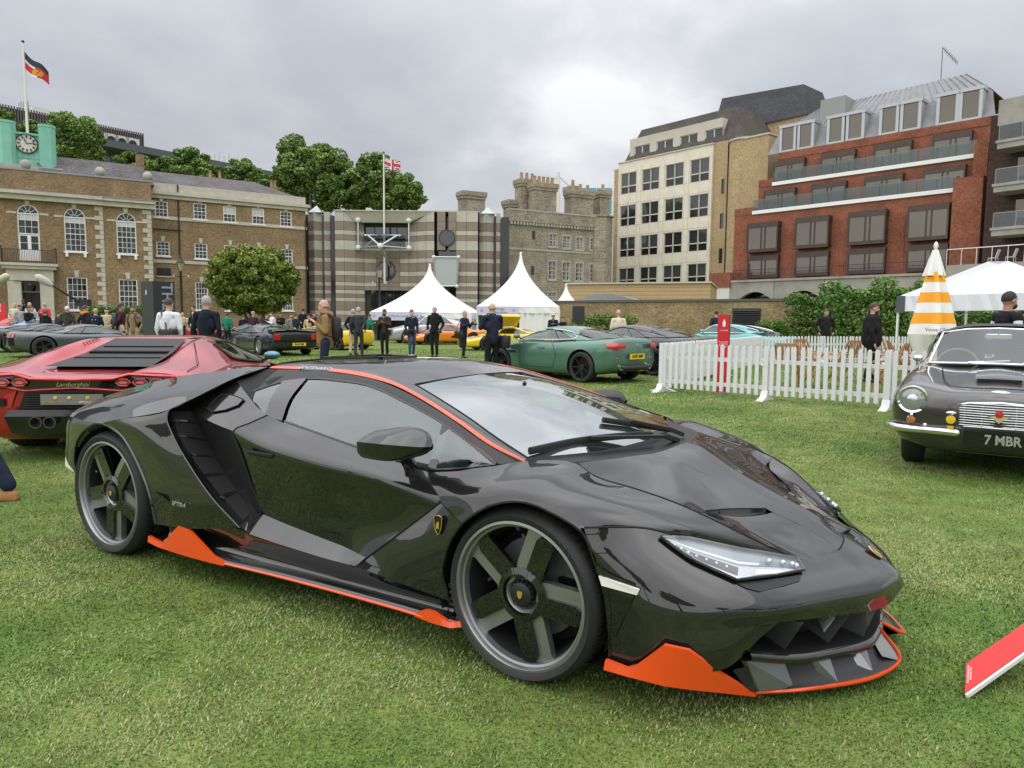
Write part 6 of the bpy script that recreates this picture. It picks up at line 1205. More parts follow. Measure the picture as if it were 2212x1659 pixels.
for f, sg in ((lambda L: L, 1), (mir, -1)):
    yb = lambda z: -.995
    bd = MB().add([f([(-.36+u*.55, -.998, .547+v*.8)])[0] for u, v in shield] + [f([(-.36+u*.55, -.990, .547+v*.8)])[0] for u, v in shield], [tuple(range(10))] + [(i, (i+1) % 10, 10+(i+1) % 10, 10+i) for i in range(10)]).build('wing_badge', BLKG, HERO)
    MB().tube(f([(-.36+u*.55, -.999, .547+v*.8) for u, v in shield+shield[:1]]), .0016, 5).build('badge_rim', GOLD, bd)
    P = f([(-.36+u*.55, -1.0, .547+v*.8) for u, v in [(-.018, .002), (-.004, .016), (.006, .02), (.012, .012), (.008, -.004), (.014, -.02), (.002, -.014), (-.012, -.022)]])
    MB().poly(P).build('badge_bull', GOLD, bd)
# sills
top = [(-2.20, -1.02, .275), (-1.90, -1.01, .30), (-1.56, -1.0, .335), (-1.497, -1.0, .321), (-1.1, -1.0, .303), (-.80, -.998, .296), (-.56, -.998, .273), (-.31, -.99, .25)]
pan('sill', [top, [(x, -.965, .235) for x, y, z in top], [(x, -.96, .20) for x, y, z in top], [(x, -1.0, .178 + max(0, -x-1.2)*-.02) for x, y, z in top]], CARB2, 3, 4)
sk = [(-2.22, -1.0, .15), (-1.9, -1.01, .152), (-1.652, -1.02, .153), (-1.3, -1.022, .166), (-.934, -1.022, .173), (-.541, -1.022, .175), (-.38, -1.02, .172), (-.285, -1.0, .163)]
pan('side_skirt', [[(x, y+.05, z+.022) for x, y, z in sk], [(x, y+.012, z+.014) for x, y, z in sk], sk, [(x, y+.05, z-.012) for x, y, z in sk]], CARB2, 4, 3)
seam(sk[2:], .0075, ORG, 'skirt_edge')
plate('skirt_winglet', [(-2.297, -1.02, .182), (-2.2, -1.024, .17), (-2.16, -1.026, .168), (-2.015, -1.028, .284), (-1.928, -1.028, .277), (-1.74, -1.026, .176), (-1.652, -1.024, .16)], [(-2.297, -1.025, .15), (-2.2, -1.03, .142), (-2.16, -1.03, .14), (-2.015, -1.03, .137), (-1.928, -1.03, .137), (-1.74, -1.028, .139), (-1.652, -1.026, .142)], ORG)
plate('skirt_winglet', [(-.455, -1.026, .182), (-.40, -1.028, .206), (-.36, -1.028, .206), (-.30, -1.01, .172), (-.262, -.985, .176)], [(-.455, -1.028, .166), (-.40, -1.03, .163), (-.36, -1.03, .16), (-.285, -1.015, .154), (-.255, -.985, .154)], ORG)
# --- rear haunch
B = [(-2.12, -.985, .874), (-2.122, -1.0, .832), (-2.06, -1.012, .752), (-1.93, -1.02, .627), (-1.743, -1.02, .471), (-1.562, -1.0, .342)]
A = [(-2.734, -1.032, .757), (-2.558, -1.037, .738), (-2.467, -1.037, .70), (-2.35, -1.032, .575), (-2.255, -1.03, .42), (-2.214, -1.025, .262)]
pan('rear_wing', [[A[0], (-2.5, -1.04, .80), B[0]], [A[1], (-2.36, -1.045, .775), B[1]], [A[2], (-2.28, -1.045, .72), B[2]], [A[3], (-2.15, -1.04, .60), B[3]], [A[4], (-2.03, -1.036, .44), B[4]], [A[5], (-1.95, -1.022, .28), B[5]]], CARB, 5, 5)
seam(B, .005, CARB2, 'intake_blade', k=6)
he = [(-3.19, -.95, .752), (-3.06, -.985, .757), A[0], (-2.5, -1.04, .80), B[0], (-2.02, -.90, .938), (-1.905, -.745, 1.034), (-1.885, -.555, 1.082)]
hc = [(-3.22, -.91, .775), (-3.08, -.93, .80), (-2.80, -.95, .845), (-2.55, -.945, .89), (-2.28, -.91, .935), (-2.13, -.83, .975), (-1.99, -.68, 1.045), (-1.93, -.545, 1.082)]
hd_ = [(-3.27, -.82, .80), (-3.11, -.82, .853), (-2.86, -.77, .925), (-2.64, -.72, .98), (-2.45, -.66, 1.018), (-2.28, -.61, 1.042), (-2.12, -.57, 1.066), (-2.0, -.53, 1.08)]
he2 = [(-3.42, -.55, .80), (-3.2, -.50, .87), (-2.95, -.45, .93), (-2.7, -.42, .975), (-2.5, -.40, 1.015), (-2.3, -.38, 1.045), (-2.12, -.37, 1.072), (-1.98, -.37, 1.088)]
he3 = [(-3.5, 0, .80), (-3.25, 0, .86), (-3.0, 0, .92), (-2.75, 0, .965), (-2.55, 0, 1.0), (-2.3, 0, 1.045), (-2.12, 0, 1.08), (-1.98, 0, 1.1)]
pan('rear_haunch', [he, hc, hd_], CARB, 5, 5)
seam([he[4], he[5], he[6], he[7]], .004, CARB2, 'buttress_edge')
pan('engine_cover', [hd_, he2, he3], CARB, 4, 4, center=True)
seam([(-1.9, -.53, 1.076), (-1.93, -.42, 1.094), (-1.94, -.22, 1.104), (-1.94, 0, 1.107)], .006)
pan('tail_panel', [[he[0], (-3.24, -.90, .772), hd_[0], he2[0], he3[0]], [(-3.216, -.95, .65), (-3.28, -.91, .66), (-3.36, -.80, .66), (-3.52, -.5, .66), (-3.58, 0, .66)], [(-3.259, -.95, .486), (-3.30, -.90, .48), (-3.37, -.8, .47), (-3.5, -.5, .42), (-3.55, 0, .40)], [(-3.10, -.96, .42), (-3.2, -.85, .36), (-3.25, -.7, .3), (-3.3, -.5, .22), (-3.3, 0, .2)]], CARB2, 4, 4, center=True)
pan('rear_wing_tail', [[he[0], he[1], A[0]], [(-3.22, -.955, .70), (-3.12, -.985, .705), (-2.84, -1.026, .71)], [(-3.235, -.955, .60), (-3.15, -.985, .60), (-3.015, -1.008, .60)], [(-3.259, -.952, .486), (-3.16, -.985, .48), (-3.052, -1.0, .50)], [(-3.12, -.968, .426), (-3.09, -.985, .425), (-3.035, -1.0, .423)]], CARB, 4, 4)
for f in (lambda L: L, mir):
    MB().add(f([(-3.262, -.952, .50), (-3.262, -.955, .44), (-3.13, -.97, .42), (-3.16, -.965, .44)]), [(0, 1, 2, 3)]).build('rear_reflector', WHT, HERO)
# side intake: inner wall, louvres
I = [IT, (-2.05, -.83, .70), (-1.93, -.845, .60), (-1.78, -.868, .50), (-1.60, -.90, .39)]
Gl = [G1, (-1.605, -.95, .70), (-1.56, -.938, .58), (-1.515, -.93, .47), (-1.493, -.928, .405)]
pan('intake_wall', [I, mid(I, Gl, .5, .012), Gl], BLK, 4, 4)
Bi = [(-2.16, -.95, .86), (-2.10, -.955, .745), (-1.97, -.955, .62), (-1.80, -.955, .49), (-1.60, -.95, .36)]
pan('intake_back', [I, Bi], VOID, 4, 3)
pan('intake_cheek', [Bi, [B[0], (-2.085, -1.0, .78), (-1.95, -1.01, .645), (-1.76, -1.01, .485), B[5]]], CARB2, 4, 2)
pan('intake_floor', [[Bi[4], (-1.60, -.90, .39), Gl[4]], [B[5], (-1.53, -.99, .33), (-1.50, -1.0, .323)]], CARB2, 4, 3)
pan('intake_crown', [[IT, PT], [(-2.14, -.95, .87), he[6]], [B[0], he[6]]], CARB2, 4, 2)
for i in range(5):
    t = (i+.35)/5
    def al(Lx, t):
        q = crom(Lx, 8); return q[int(t*(len(q)-1))]
    a = al(I, t*.93+.03); c = al(Bi, t*.93+.03)
    for f in (lambda L: L, mir):
        P = f([tuple(a+Vector((0, -.008, .004))), tuple((a+c)/2+Vector((0, -.03, .01))), tuple(c+Vector((.0, -.03, 0)))]); Q = [(p[0]+.01, p[1]+(.02 if p[1] < 0 else -.02), p[2]-.012) for p in P]; Q2 = [(p[0]-.05, p[1]+(.02 if p[1] < 0 else -.02), p[2]-.03) for p in P]
        MB().grid([crom(Q2, 4), crom(P, 4), crom(Q, 4)]).build('intake_louvre', CARB, HERO, 40)
lettering('LP 770-4', .03, SILV, HERO, (-1.98, -1.043, .405), (1, 0, 0), (0, 0, 1), .002, .1, .0008)
MB().add([(-2.20, -1.036, .44), (-2.10, -1.052, .432), (-2.07, -1.038, .405), (-2.19, -1.034, .41)], [(0, 1, 2, 3)]).build('wing_flick', CARB, HERO)
# arch liners and underfloor
for (cx, r, yo) in ((0, .372, -.985), (-2.66, .405, -1.0)):
    for sg in (1, -1):
        b = MB(); b.lathe([(r, yo*sg), (r, (yo+.42)*sg)], 28, axis='y', c=(cx, 0, .335), a0=-.35, a1=pi+.35); b.lathe([(r, (yo+.42)*sg), (.0, (yo+.42)*sg)], 28, axis='y', c=(cx, 0, .335), a0=-.35, a1=pi+.35); b.build('arch_liner', VOID, HERO)
MB().add([(.78, -.7, .09), (.78, .7, .09), (.38, .95, .12), (-.36, .70, .12), (-2.2, .97, .12), (-3.2, .8, .15), (-3.2, -.8, .15), (-2.2, -.97, .12), (-.36, -.70, .12), (.38, -.95, .12)], [(0, 1, 2, 9), (9, 2, 3, 8), (8, 3, 4, 7), (7, 4, 5, 6)]).build('underfloor', VOID, HERO)
# arch lips
seam([(-.31, -.992, .25), (-.338, -.998, .35), (-.33, -.998, .42), (-.30, -1.0, .49), (-.243, -1.003, .569), (-.185, -1.004, .618), (-.125, -1.004, .655), (-.06, -1.004, .681), (.0, -1.004, .694), (.045, -1.003, .696), (.09, -1.0, .689), (.17, -.991, .662), (.235, -.983, .632), (.263, -.981, .612), (.30, -.977, .53), (.345, -.975, .41), (.361, -.973, .30), (.366, -.971, .18)], .006, CARB2, 'arch_lip', k=4)
seam([(-3.035, -1.0, .423), (-3.052, -1.002, .50), (-3.015, -1.01, .60), (-2.94, -1.02, .67), (-2.84, -1.028, .725), (-2.734, -1.034, .757), (-2.64, -1.037, .758), (-2.558, -1.038, .738), (-2.467, -1.038, .70), (-2.35, -1.034, .575), (-2.255, -1.031, .42), (-2.214, -1.026, .262)], .007, CARB2, 'arch_lip', k=4)
pan('arch_fill', [[(-3.015, -1.008, .60), (-2.94, -1.018, .67), (-2.84, -1.026, .715), A[0]], [(-3.0, -1.0, .59), (-2.93, -1.0, .655), (-2.84, -1.0, .70), (-2.734, -1.0, .735)]], CARB2, 3, 2)
# mirror
for f, sg in ((lambda L: L, 1), (mir, -1)):
    prof = [[(-.695, -1.085, .85), (-.70, -1.07, .84), (-.69, -1.06, .845), (-.69, -1.065, .86)],
            [(-.685, -1.105, .86), (-.70, -1.08, .805), (-.655, -1.0, .81), (-.67, -1.01, .892)],
            [(-.60, -1.115, .865), (-.60, -1.09, .795), (-.60, -.985, .795), (-.60, -1.0, .91)],
            [(-.49, -1.10, .865), (-.50, -1.07, .805), (-.52, -.965, .80), (-.49, -.98, .922)],
            [(-.42, -1.03, .855), (-.43, -1.02, .83), (-.44, -.96, .82), (-.43, -.965, .90)],
            [(-.40, -.99, .852), (-.405, -.985, .84), (-.41, -.965, .84), (-.405, -.97, .86)]]
    g = surf([f(r+r[:1]) for r in prof], 3, 4); mr_ = MB().grid(g).build('door_mirror', CARB, HERO, 50)
    MB().tube(f([(-.59, -.885, .69), (-.575, -.905, .74), (-.555, -.965, .80), (-.55, -.985, .815)]), [.04, .036, .034, .05], 8, sq=.6, up=(1, 0, 0)).build('mirror_arm', CARB, mr_, 50)
# wipers
wb_ = [(-.095, -.745, .83), (-.02, -.45, .838), (.11, -.2, .84), (.17, -.1, .835)]
wp = MB(); wp.tube(crom(wb_, 5), .012, 6, sq=1.4); wp.bar((.02, -.42, .85), (.225, -.08, .83), .028, .014); wp.bar((.225, -.08, .832), (.25, .02, .80), .03, .02); wp.build('wiper', BLK, HERO, 50)
wp = MB(); wp.tube([(-.06, -.13, .888), (.06, .05, .85), (.16, .22, .815)], .011, 6, sq=1.4); wp.bar((.03, .0, .875), (.18, .12, .835), .028, .014); wp.bar((.18, .12, .835), (.245, .14, .81), .03, .02); wp.build('wiper', BLK, HERO, 50)
pan('cowl', [[(-.075, -.79, .797), S[0]], [(.06, -.42, .79), CW1], [(.13, -.2, .785), CW2], [(.14, 0, .785), CWC]], BLK, 2, 5, center=True)
# cabin
b = MB(); b.poly([(.05, -.7, .74), (.05, .7, .74), (-.35, .7, .76), (-.35, -.7, .76)]); b.box(-.42, -.7, .5, -.30, .7, .765, bev=.03); b.box(-2.0, -.75, .2, .0, .75, .26); b.box(-1.9, -.75, .26, -1.78, .75, .98)
b.build('dashboard', mat('cabin_grey', (.07, .07, .072), .7), HERO, 40)
for y in (-.36, .36):
    b = MB(); b.box(-1.35, y-.23, .26, -.85, y+.23, .42, bev=.05); b.prism([(-1.45, .36), (-1.3, .36), (-1.55, .93), (-1.66, .93)], 'y', y-.22, y+.22); b.box(-1.66, y-.13, .9, -1.55, y+.13, 1.03, bev=.03); b.build('seat', mat('seat_grey', (.10, .10, .105), .7), HERO, 40)
b = MB(); ring = [(-.50 + .05*sin(a), .36+.175*cos(a), .735+.16*sin(a)) for a in np.linspace(0, 2*pi, 25)]; b.tube(ring, .016, 8); b.bar((-.50, .2, .735), (-.50, .52, .735), .03, .02); b.bar((-.50, .36, .735), (-.51, .36, .60), .04, .02); b.ball((-.5, .36, .735), .05, 10, 6); b.build('steering_wheel', mat('alcantara', (.06, .06, .062), .9), HERO, 60)
b = MB(); b.box(-.62, -.12, .955, -.585, .12, 1.01, bev=.015); b.tube([(-.6, 0, .98), (-.56, 0, 1.03)], .01, 6); b.build('rear_view_mirror', INT, HERO, 50)
# --- wheels
def ring_poly(b, pts, y0, y1, mi=0):
    n = len(pts); V = [(x, y0, z) for x, z in pts] + [(x, y1, z) for x, z in pts]
    b.add(V, [tuple(range(n)), tuple(range(2*n-1, n-1, -1))] + [(i, n+i, n+(i+1) % n, (i+1) % n) for i in range(n)], mi)
def tyre_mesh(Ro, Rr, w, grooves=True):
    b = MB(); h = w/2
    prof = [(Rr-.01, h-.03), (Rr+.004, h-.004), (Rr+.014, h), ((Ro+Rr)/2, h+.004), (Ro-.02, h-.006), (Ro-.011, h-.018), (Ro-.004, h-.035), (Ro, h-.06)]
    for gy in (.09, .03):
        if h-.07 > gy: prof += [(Ro, gy+.008), (Ro-.008, gy+.006), (Ro-.008, gy-.006), (Ro, gy-.008)]
    prof += [(r, -y) for r, y in reversed(prof)]
    b.lathe(prof, 64, axis='y')
    if grooves:
        for k in range(60):
            a = 2*pi*k/60
            for sg in (1,):
                p0 = Vector((cos(a)*(Ro+.0005), (h-.034)*sg, sin(a)*(Ro+.0005))); a2 = a+.045
                p1 = Vector((cos(a2)*(Ro+.0008), (h-.10)*sg, sin(a2)*(Ro+.0008))); b.bar(p0, p1, .005, .003, 1, up=(cos(a), 0, sin(a)))
    return b.mesh('tyre', [RUB, VOID], 40)
def hero_wheel(x, y, z, Ro, Rr, w, rot, steer=0):
    sg = -1 if y < 0 else 1
    W = link('wheel', None, HERO, (x, y, z)); W.rotation_euler = (0, 0, steer + (pi if sg < 0 else 0))   # +y is the outer face
    yo = w/2
    link('tyre', tyre_mesh(Ro, Rr, w), W)
    rim = MB(); rim.lathe([(Rr+.004, yo-.012), (Rr+.002, yo-.004), (Rr-.008, yo-.002), (Rr-.012, yo-.008), (Rr-.014, yo-.022), (Rr-.022, yo-.026), (Rr-.026, yo-.05)], 64, axis='y'); rim.build('rim', RIMG, W, 40); MB().lathe([(Rr-.026, yo-.05), (Rr-.04, yo-.10), (Rr-.05, -w/2+.02), (Rr, -w/2)], 64, axis='y').build('rim_barrel', mat('dark_barrel', (.02, .02, .021), .5, metal=.3), W, 40)
    MB().lathe([(.0, -.02), (.185 if Rr < .28 else .19, -.02), (.185 if Rr < .28 else .19, -.05), (0, -.05)], 48, axis='y').build('brake_disc', DISC, W, 40)
    MB().lathe([(.0, -.06), (Rr-.05, -.07)], 32, axis='y').build('wheel_back', VOID, W)
    cal = MB(); cal.lathe([(.125, -.055), (.125, .01), (.2, .01), (.2, -.055), (.125, -.055)], 10, axis='y', a0=R(150), a1=R(208)); cal.build('brake_caliper', BLKG, W, 30)
    # spokes: a machined arm with a carbon blade riveted along one edge, five times
    rs = Rr-.02; dish = yo-.03
    arm = MB(); ring_poly(arm, [(.06, -.055), (.10, -.062), (rs-.03, -.07), (rs+.004, -.10), (rs+.010, -.02), (rs+.008, .045), (rs-.02, .02), (.10, .004), (.06, .012)], dish-.05, dish-.018)
    am0 = [MB().box(t-.04, -.056, dish-.02, t-.015, -.024, dish-.01).mesh('spoke_rib', RIMG) for t in (.15, .195, .24)]
    am = arm.mesh('spoke', RIMG, 30)
    bl = MB(); ring_poly(bl, [(.085, -.018), (rs-.035, -.026), (rs-.012, -.016), (rs-.006, .02), (rs-.02, .038), (.09, .046)], dish-.026, dish-.004)
    bm_ = bl.mesh('carbon_blade', CARB2, 30)
    bom = [MB().lathe([(0, .004), (.006, .004), (.006, 0)], 8, axis='y', c=q_).mesh('blade_bolt', BLK, 30) for q_ in ((rs-.03, dish-.004, .0), (.105, dish-.004, .008))]
    for k in range(5):
        a = rot + 2*pi*k/5
        s_ = link('spoke', am, W); s_.rotation_euler = (0, a, 0); s_.scale.z = 1.15; [link('spoke_rib', q_, s_) for q_ in am0]; c_ = link('carbon_blade', bm_, W); c_.rotation_euler = (0, a, 0); c_.scale.z = 1.15; [link('blade_bolt', q_, c_) for q_ in bom]
    hub = MB(); hub.lathe([(.102, dish-.03), (.102, dish-.004), (.078, dish+.002), (.072, dish-.012)], 40, axis='y'); hub.build('hub_ring', CARB2, W, 40)
    MB().lathe([(.074, dish-.012), (.05, dish-.04), (0, dish-.04)], 30, axis='y').build('hub', RIMG, W, 40)
    nut = MB(); nut.lathe([(.046, dish-.04), (.044, dish-.002), (.03, dish+.004), (0, dish+.004)], 30, axis='y')
    for k in range(16): a = 2*pi*k/16; nut.box(.046*cos(a)-.004, dish-.03, .046*sin(a)-.004, .046*cos(a)+.004, dish-.006, .046*sin(a)+.004)
    nut.build('centre_lock', BLK, W, 30)
    ring_b = MB(); ring_poly(ring_b, [(u*.32, v*.3) for u, v in shield], dish+.004, dish+.007); ring_b.build('hub_badge', GOLD, W)
    MB().tube([(.19, dish-.05, .10), (.188, dish-.02, .10)], .006, 6).build('valve', CHROME, W)
    if y < 0:
        for word, a0 in (('P ZERO', R(-28)), ('PIRELLI', R(118))):
            for i, ch in enumerate(word):
                if ch == ' ': continue
                a = a0 + i*.085; r_ = Rr+.024; lettering(ch, .024, mat('tyre_print', (.05, .05, .052), .6), W, (r_*cos(a), yo+.0045, r_*sin(a)), (-sin(a), 0, cos(a)), (cos(a), 0, sin(a)), .001, name='tyre_letter')
    return W
hero_wheel(0, -.865, .330, .331, .281, .25, R(-42), R(-2))
hero_wheel(0, .865, .330, .331, .281, .25, R(10), R(-2))
hero_wheel(-2.7, -.845, .354, .355, .297, .345, R(-61))
hero_wheel(-2.7, .845, .354, .355, .297, .345, R(20))
# =================================================================== the other cars
def paint(name, c, metal=.3, rough=.32): return mat(name, c, rough, metal=metal, coat=1.0, coat_rough=.02)
CGL = glass('car_window_glass', (.7, .8, .8), .5); TINT = mat('dark_car_glass', (.012, .014, .016), .03, spec=1.0, coat=1)
LRED = mat('red_lamp', (.45, .012, .015), .12, coat=.8); LCLR = mat('clear_lamp', (.55, .57, .6), .08, metal=.5, coat=1); YEL = mat('yellow_plate', (.78, .55, .02), .45); BLKT = mat('black_print', (.01, .01, .01), .6)
def loft_body(par, name, st, m, arches, k=3, kx=4, smooth=40, lin=()):
    """st = [(x, [(y, z) ...bottom to top centre])]; closed hull with wheel openings cut out"""
    rows = []
    for x, h in st: c = crom([(x, y, z) for y, z in h], k); rows.append([tuple(p) for p in c] + [(p[0], -p[1], p[2]) for p in reversed(c[:-1])])
    m_ = len(rows[0]); cols = [crom([r[j] for r in rows], kx) for j in range(m_)]; G = [[cols[j][i] for j in range(m_)] for i in range(len(cols[0]))]
    b = MB(); V = [p for r in G for p in r]; F = []
    for i in range(len(G)-1):
        for j in range(m_): F.append((i*m_+j, i*m_+(j+1) % m_, (i+1)*m_+(j+1) % m_, (i+1)*m_+j))
    F.append(tuple(range(m_-1, -1, -1))); F.append(tuple(range((len(G)-1)*m_, len(G)*m_))); b.add(V, F); o = b.build(name, [m, VOID], par, smooth)
    cut = MB()
    for (x, z, r) in arches:
        for sg in (1, -1): cut.lathe([(0, 2.0*sg), (r, 2.0*sg), (r, .45*sg), (0, .45*sg)], 32, 1, axis='y', c=(x, 0, z))
    if arches:
        c = cut.build('cutter', [m, VOID], None); md = o.modifiers.new('arches', 'BOOLEAN'); md.object = c; md.solver = 'EXACT'; md.operation = 'DIFFERENCE'; c.parent = par; bpy.context.view_layer.update()
        me = bpy.data.meshes.new_from_object(o.evaluated_get(bpy.context.evaluated_depsgraph_get())); o.modifiers.clear(); o.data = me; bpy.data.objects.remove(c)
        me.polygons.foreach_set('use_smooth', [True]*len(me.polygons)); me.set_sharp_from_angle(angle=R(smooth))
    return o
_whl = {}
def car_wheel(par, x, y, z, Ro, Rr, w, ns=10, m=None, twin=0, steer=0, disc=True):
    key = (Ro, Rr, w, ns, m.name if m else '', twin)
    if key not in _whl:
        m = m or RIMG; t = tyre_mesh(Ro, Rr, w, False); r = MB(); yo = w/2; r.lathe([(Rr+.003, yo-.01), (Rr-.01, yo-.004), (Rr-.02, yo-.03), (Rr-.03, -yo)], 40, axis='y'); r.lathe([(0, yo-.04), (.055, yo-.035), (.07, yo-.05)], 20, axis='y')
        for k in range(ns):
            for dv in ((-.5, .5) if twin else (0,)):
                a = 2*pi*k/ns + dv*twin; r.bar((.05*cos(a), yo-.05, .05*sin(a)), ((Rr-.012)*cos(a), yo-.022, (Rr-.012)*sin(a)), .022 if twin or ns > 6 else .05, .03, up=(0, 1, 0))
        _whl[key] = (t, r.mesh('rim', m, 40), MB().lathe([(0, 0), (Rr-.03, 0)], 24, axis='y').mesh('wheel_back', VOID))
    t, r, d = _whl[key]; W = link('wheel', None, par, (x, y, z)); W.rotation_euler.z = (pi if y < 0 else 0) + steer
    link('tyre', t, W); link('rim', r, W); link('wheel_back', d, W); return W
def place(rear_px, d_h, heading, wb, hw, side):
    """ground origin (front axle) from the rear visible wheel's contact point"""
    p = gnd(*rear_px); h = R(heading); f = Vector((cos(h), sin(h), 0)); l = Vector((-sin(h), cos(h), 0)); return p - l*hw*side + f*wb
def glasshouse(par, m, belt, top, roofc, wsc, rgc, gl=None, pill=.03, split=(), q=.72):
    """belt and top: matching side lines front to back; the first share q of the side is glass, the rest a painted quarter panel"""
    gl = gl or CGL
    for f in (lambda L: L, mir):
        G = surf([f(top), f(mid(top, belt, .5, -.012)), f(belt)], 6, 4); n = len(G[0]); c = int(n*q)
        MB().grid([r[:c+1] for r in G]).build('side_window', gl, par, 60); MB().grid([r[c:] for r in G]).build('rear_quarter', m, par, 60)
        b = MB(); b.tube([G[-1][0], G[0][0]], pill, 6, sq=.6); b.tube(G[0], pill*.9, 6); b.tube([r[c] for r in G], pill*.8, 6, sq=.6); b.build('window_frame', m, par, 60)
        for s in split: i = int(s*6); MB().tube([G[0][i], G[2][i], G[-1][i]], .016, 6).build('window_post', BLK, par)
    def fullrow(p, cx, cz): return [p, (p[0]*.7+cx*.3, p[1]*.82, p[2]*.4+cz*.6), (p[0]*.3+cx*.7, p[1]*.4, p[2]*.06+cz*.94), (cx, 0, cz), (p[0]*.3+cx*.7, -p[1]*.4, p[2]*.06+cz*.94), (p[0]*.7+cx*.3, -p[1]*.82, p[2]*.4+cz*.6), (p[0], -p[1], p[2])]
    r0, r1 = fullrow(belt[0], wsc[0], wsc[1]), fullrow(top[0], wsc[2], wsc[3]); hm = [tuple((u+v)/2+(.012 if i == 2 else 0) for i, (u, v) in enumerate(zip(p, w_))) for p, w_ in zip(r0, r1)]; MB().grid(surf([r0, hm, r1], 3, 4)).build('windscreen', gl, par, 60)
    r2, r3 = fullrow(top[-1], rgc[2], rgc[3]), fullrow(belt[-1], rgc[0], rgc[1]); hm = [tuple((u+v)/2+(.025 if i == 2 else 0) for i, (u, v) in enumerate(zip(p, w_))) for p, w_ in zip(r2, r3)]; MB().grid(surf([r2, hm, r3], 3, 4)).build('rear_window', gl, par, 60)
    rows = [r1] + [fullrow(p, p[0], roofc) for p in top[1:-1]] + [r2]; MB().grid(surf(rows, 4, 4)).build('roof', m, par, 60)
    xs = [p[0] for p in belt]; zb_ = belt[0][2]; MB().box(min(xs)+.25, -.55, zb_-.35, max(xs)-.25, .55, zb_-.12).build('cabin_floor', INT, par)
    for y in (-.3, .3): MB().box((min(xs)+max(xs))/2-.1, y-.2, zb_-.2, (min(xs)+max(xs))/2+.06, y+.2, zb_+.18, bev=.04).build('seat', INT, par, 40)
def coupe(name, label, px, d_h, heading, side, m, L=4.4, wb=2.6, W=1.88, H=1.25, fo=.85, zn=.62, zh=.80, zb=.88, zt=.92, R_=.335, Rr=.25, cab=(-.45, -1.15, -1.75, -2.9), tail=.86, wh=(7, None), group='cars shown on the lawn', detail=True, gl=None, split=(1.5,), wid=.245):
    ro = L-wb-fo; hw = W/2; o = place(px, 0, heading, wb, hw-.06, side); T = thing(name, label, 'car', o, R(heading), group)
    def sec(w, zlo, zs, ze, zc, t=.0): return [(w*.8, zlo), (w*.97, zlo+.06), (w, zlo+(zs-zlo)*.55), (w*.985, zs), (w*.90, ze), (w*.5, zc), (0, zc+.01)]
    xa, xb, xc, xd = cab
    st = [(fo, sec(hw*.62, .28, zn*.75, zn*.82, zn*.86)), (fo-.1, sec(hw*.86, .18, zn*.88, zn*.97, zn)), (fo-.45, sec(hw*.97, .16, zn*1.02, zn+.06, zn+.06)), (0, sec(hw, .16, zh*.86, zh*.97, zh*.95)), (min(xa+.1, -.38), sec(hw*.98, .16, zb*.88, zb*.98, max(zh+.02, zb-.06))), ((xa+xd)/2, sec(hw*.97, .15, zb*.9, zb, zb+.02)), (-wb*.86, sec(hw, .16, zb*.9, zb+.02, zt)), (-wb, sec(hw, .16, zb*.92, zb+.03, zt)), (-wb-ro*.6, sec(hw*.95, .22, zt*.88, zt*.96, zt)), (-wb-ro+.06, sec(hw*.86, .30, zt*.86, zt*.96, zt*1.01)), (-wb-ro, sec(hw*.80, .36, zt*.80, zt*.88, zt*.92))]
    loft_body(T, 'body', st, m, [(0, R_, R_+.045), (-wb, R_+.01, R_+.05)])
    yb, yt = -hw*.90, -hw*.64; zr = H
    belt = [(xa, yb, zb+.02), ((xa*.6+xd*.4), yb*1.0, zb+.03), ((xa*.3+xd*.7), yb, zb+.04), (xd*.92+xc*.08, yb*.93, zb+.06)]; top = [(xb, yt, zr-.09), ((xb*.6+xc*.4), yt*1.03, zr-.07), ((xb*.1+xc*.9), yt*1.02, zr-.095), (xc*.6+xd*.4, yt*.95, zr-.20)]
    glasshouse(T, m, belt, top, zr, (xa+.18, zb+.01, xb+.06, zr-.02), (xd-.12, zt+.02, xc*.8+xd*.2, zr-.06), gl, split=split)
    for x, r in ((0, R_), (-wb, R_+.005)):
        for sg in (-1, 1): car_wheel(T, x, sg*(hw-.13), r, r, Rr, wid, wh[0], wh[1])
    if detail:
        for sg in (-1, 1):
            MB().ball((fo-.22, sg*hw*.72, zn*.93), .13, 12, 8, sc=(1.1, .8, .55)).build('headlamp', LCLR, T, 60); MB().ball((-wb-ro+.07, sg*hw*.68, zt*.88), .13, 12, 8, sc=(.5, 1.3, .55)).build('tail_lamp', LRED, T, 60)
            mm = MB(); mm.ball((xa-.15, sg*(hw+.08), zb+.1), .09, 10, 6, sc=(.7, 1.1, .7)); mm.bar((xa-.12, sg*hw*.9, zb+.04), (xa-.14, sg*(hw+.02), zb+.08), .04, .03); mm.build('door_mirror', m, T, 50)
    return T
def plate(T, txt, x, y, z, w, h, m=YEL, nrm=-1, tm=BLKT, size=None):
    """number plate on a surface facing along local x (nrm = -1 rear, 1 front)"""
    MB().box(x-.012, y-w/2, z-h/2, x+.012, y+w/2, z+h/2).build('number_plate', m, T)
    if txt: lettering(txt, size or h*.82, tm, T, (x+nrm*.014, y, z), (0, nrm, 0), (0, 0, 1), .002, bold=.004, name='plate_text', sx=.92)
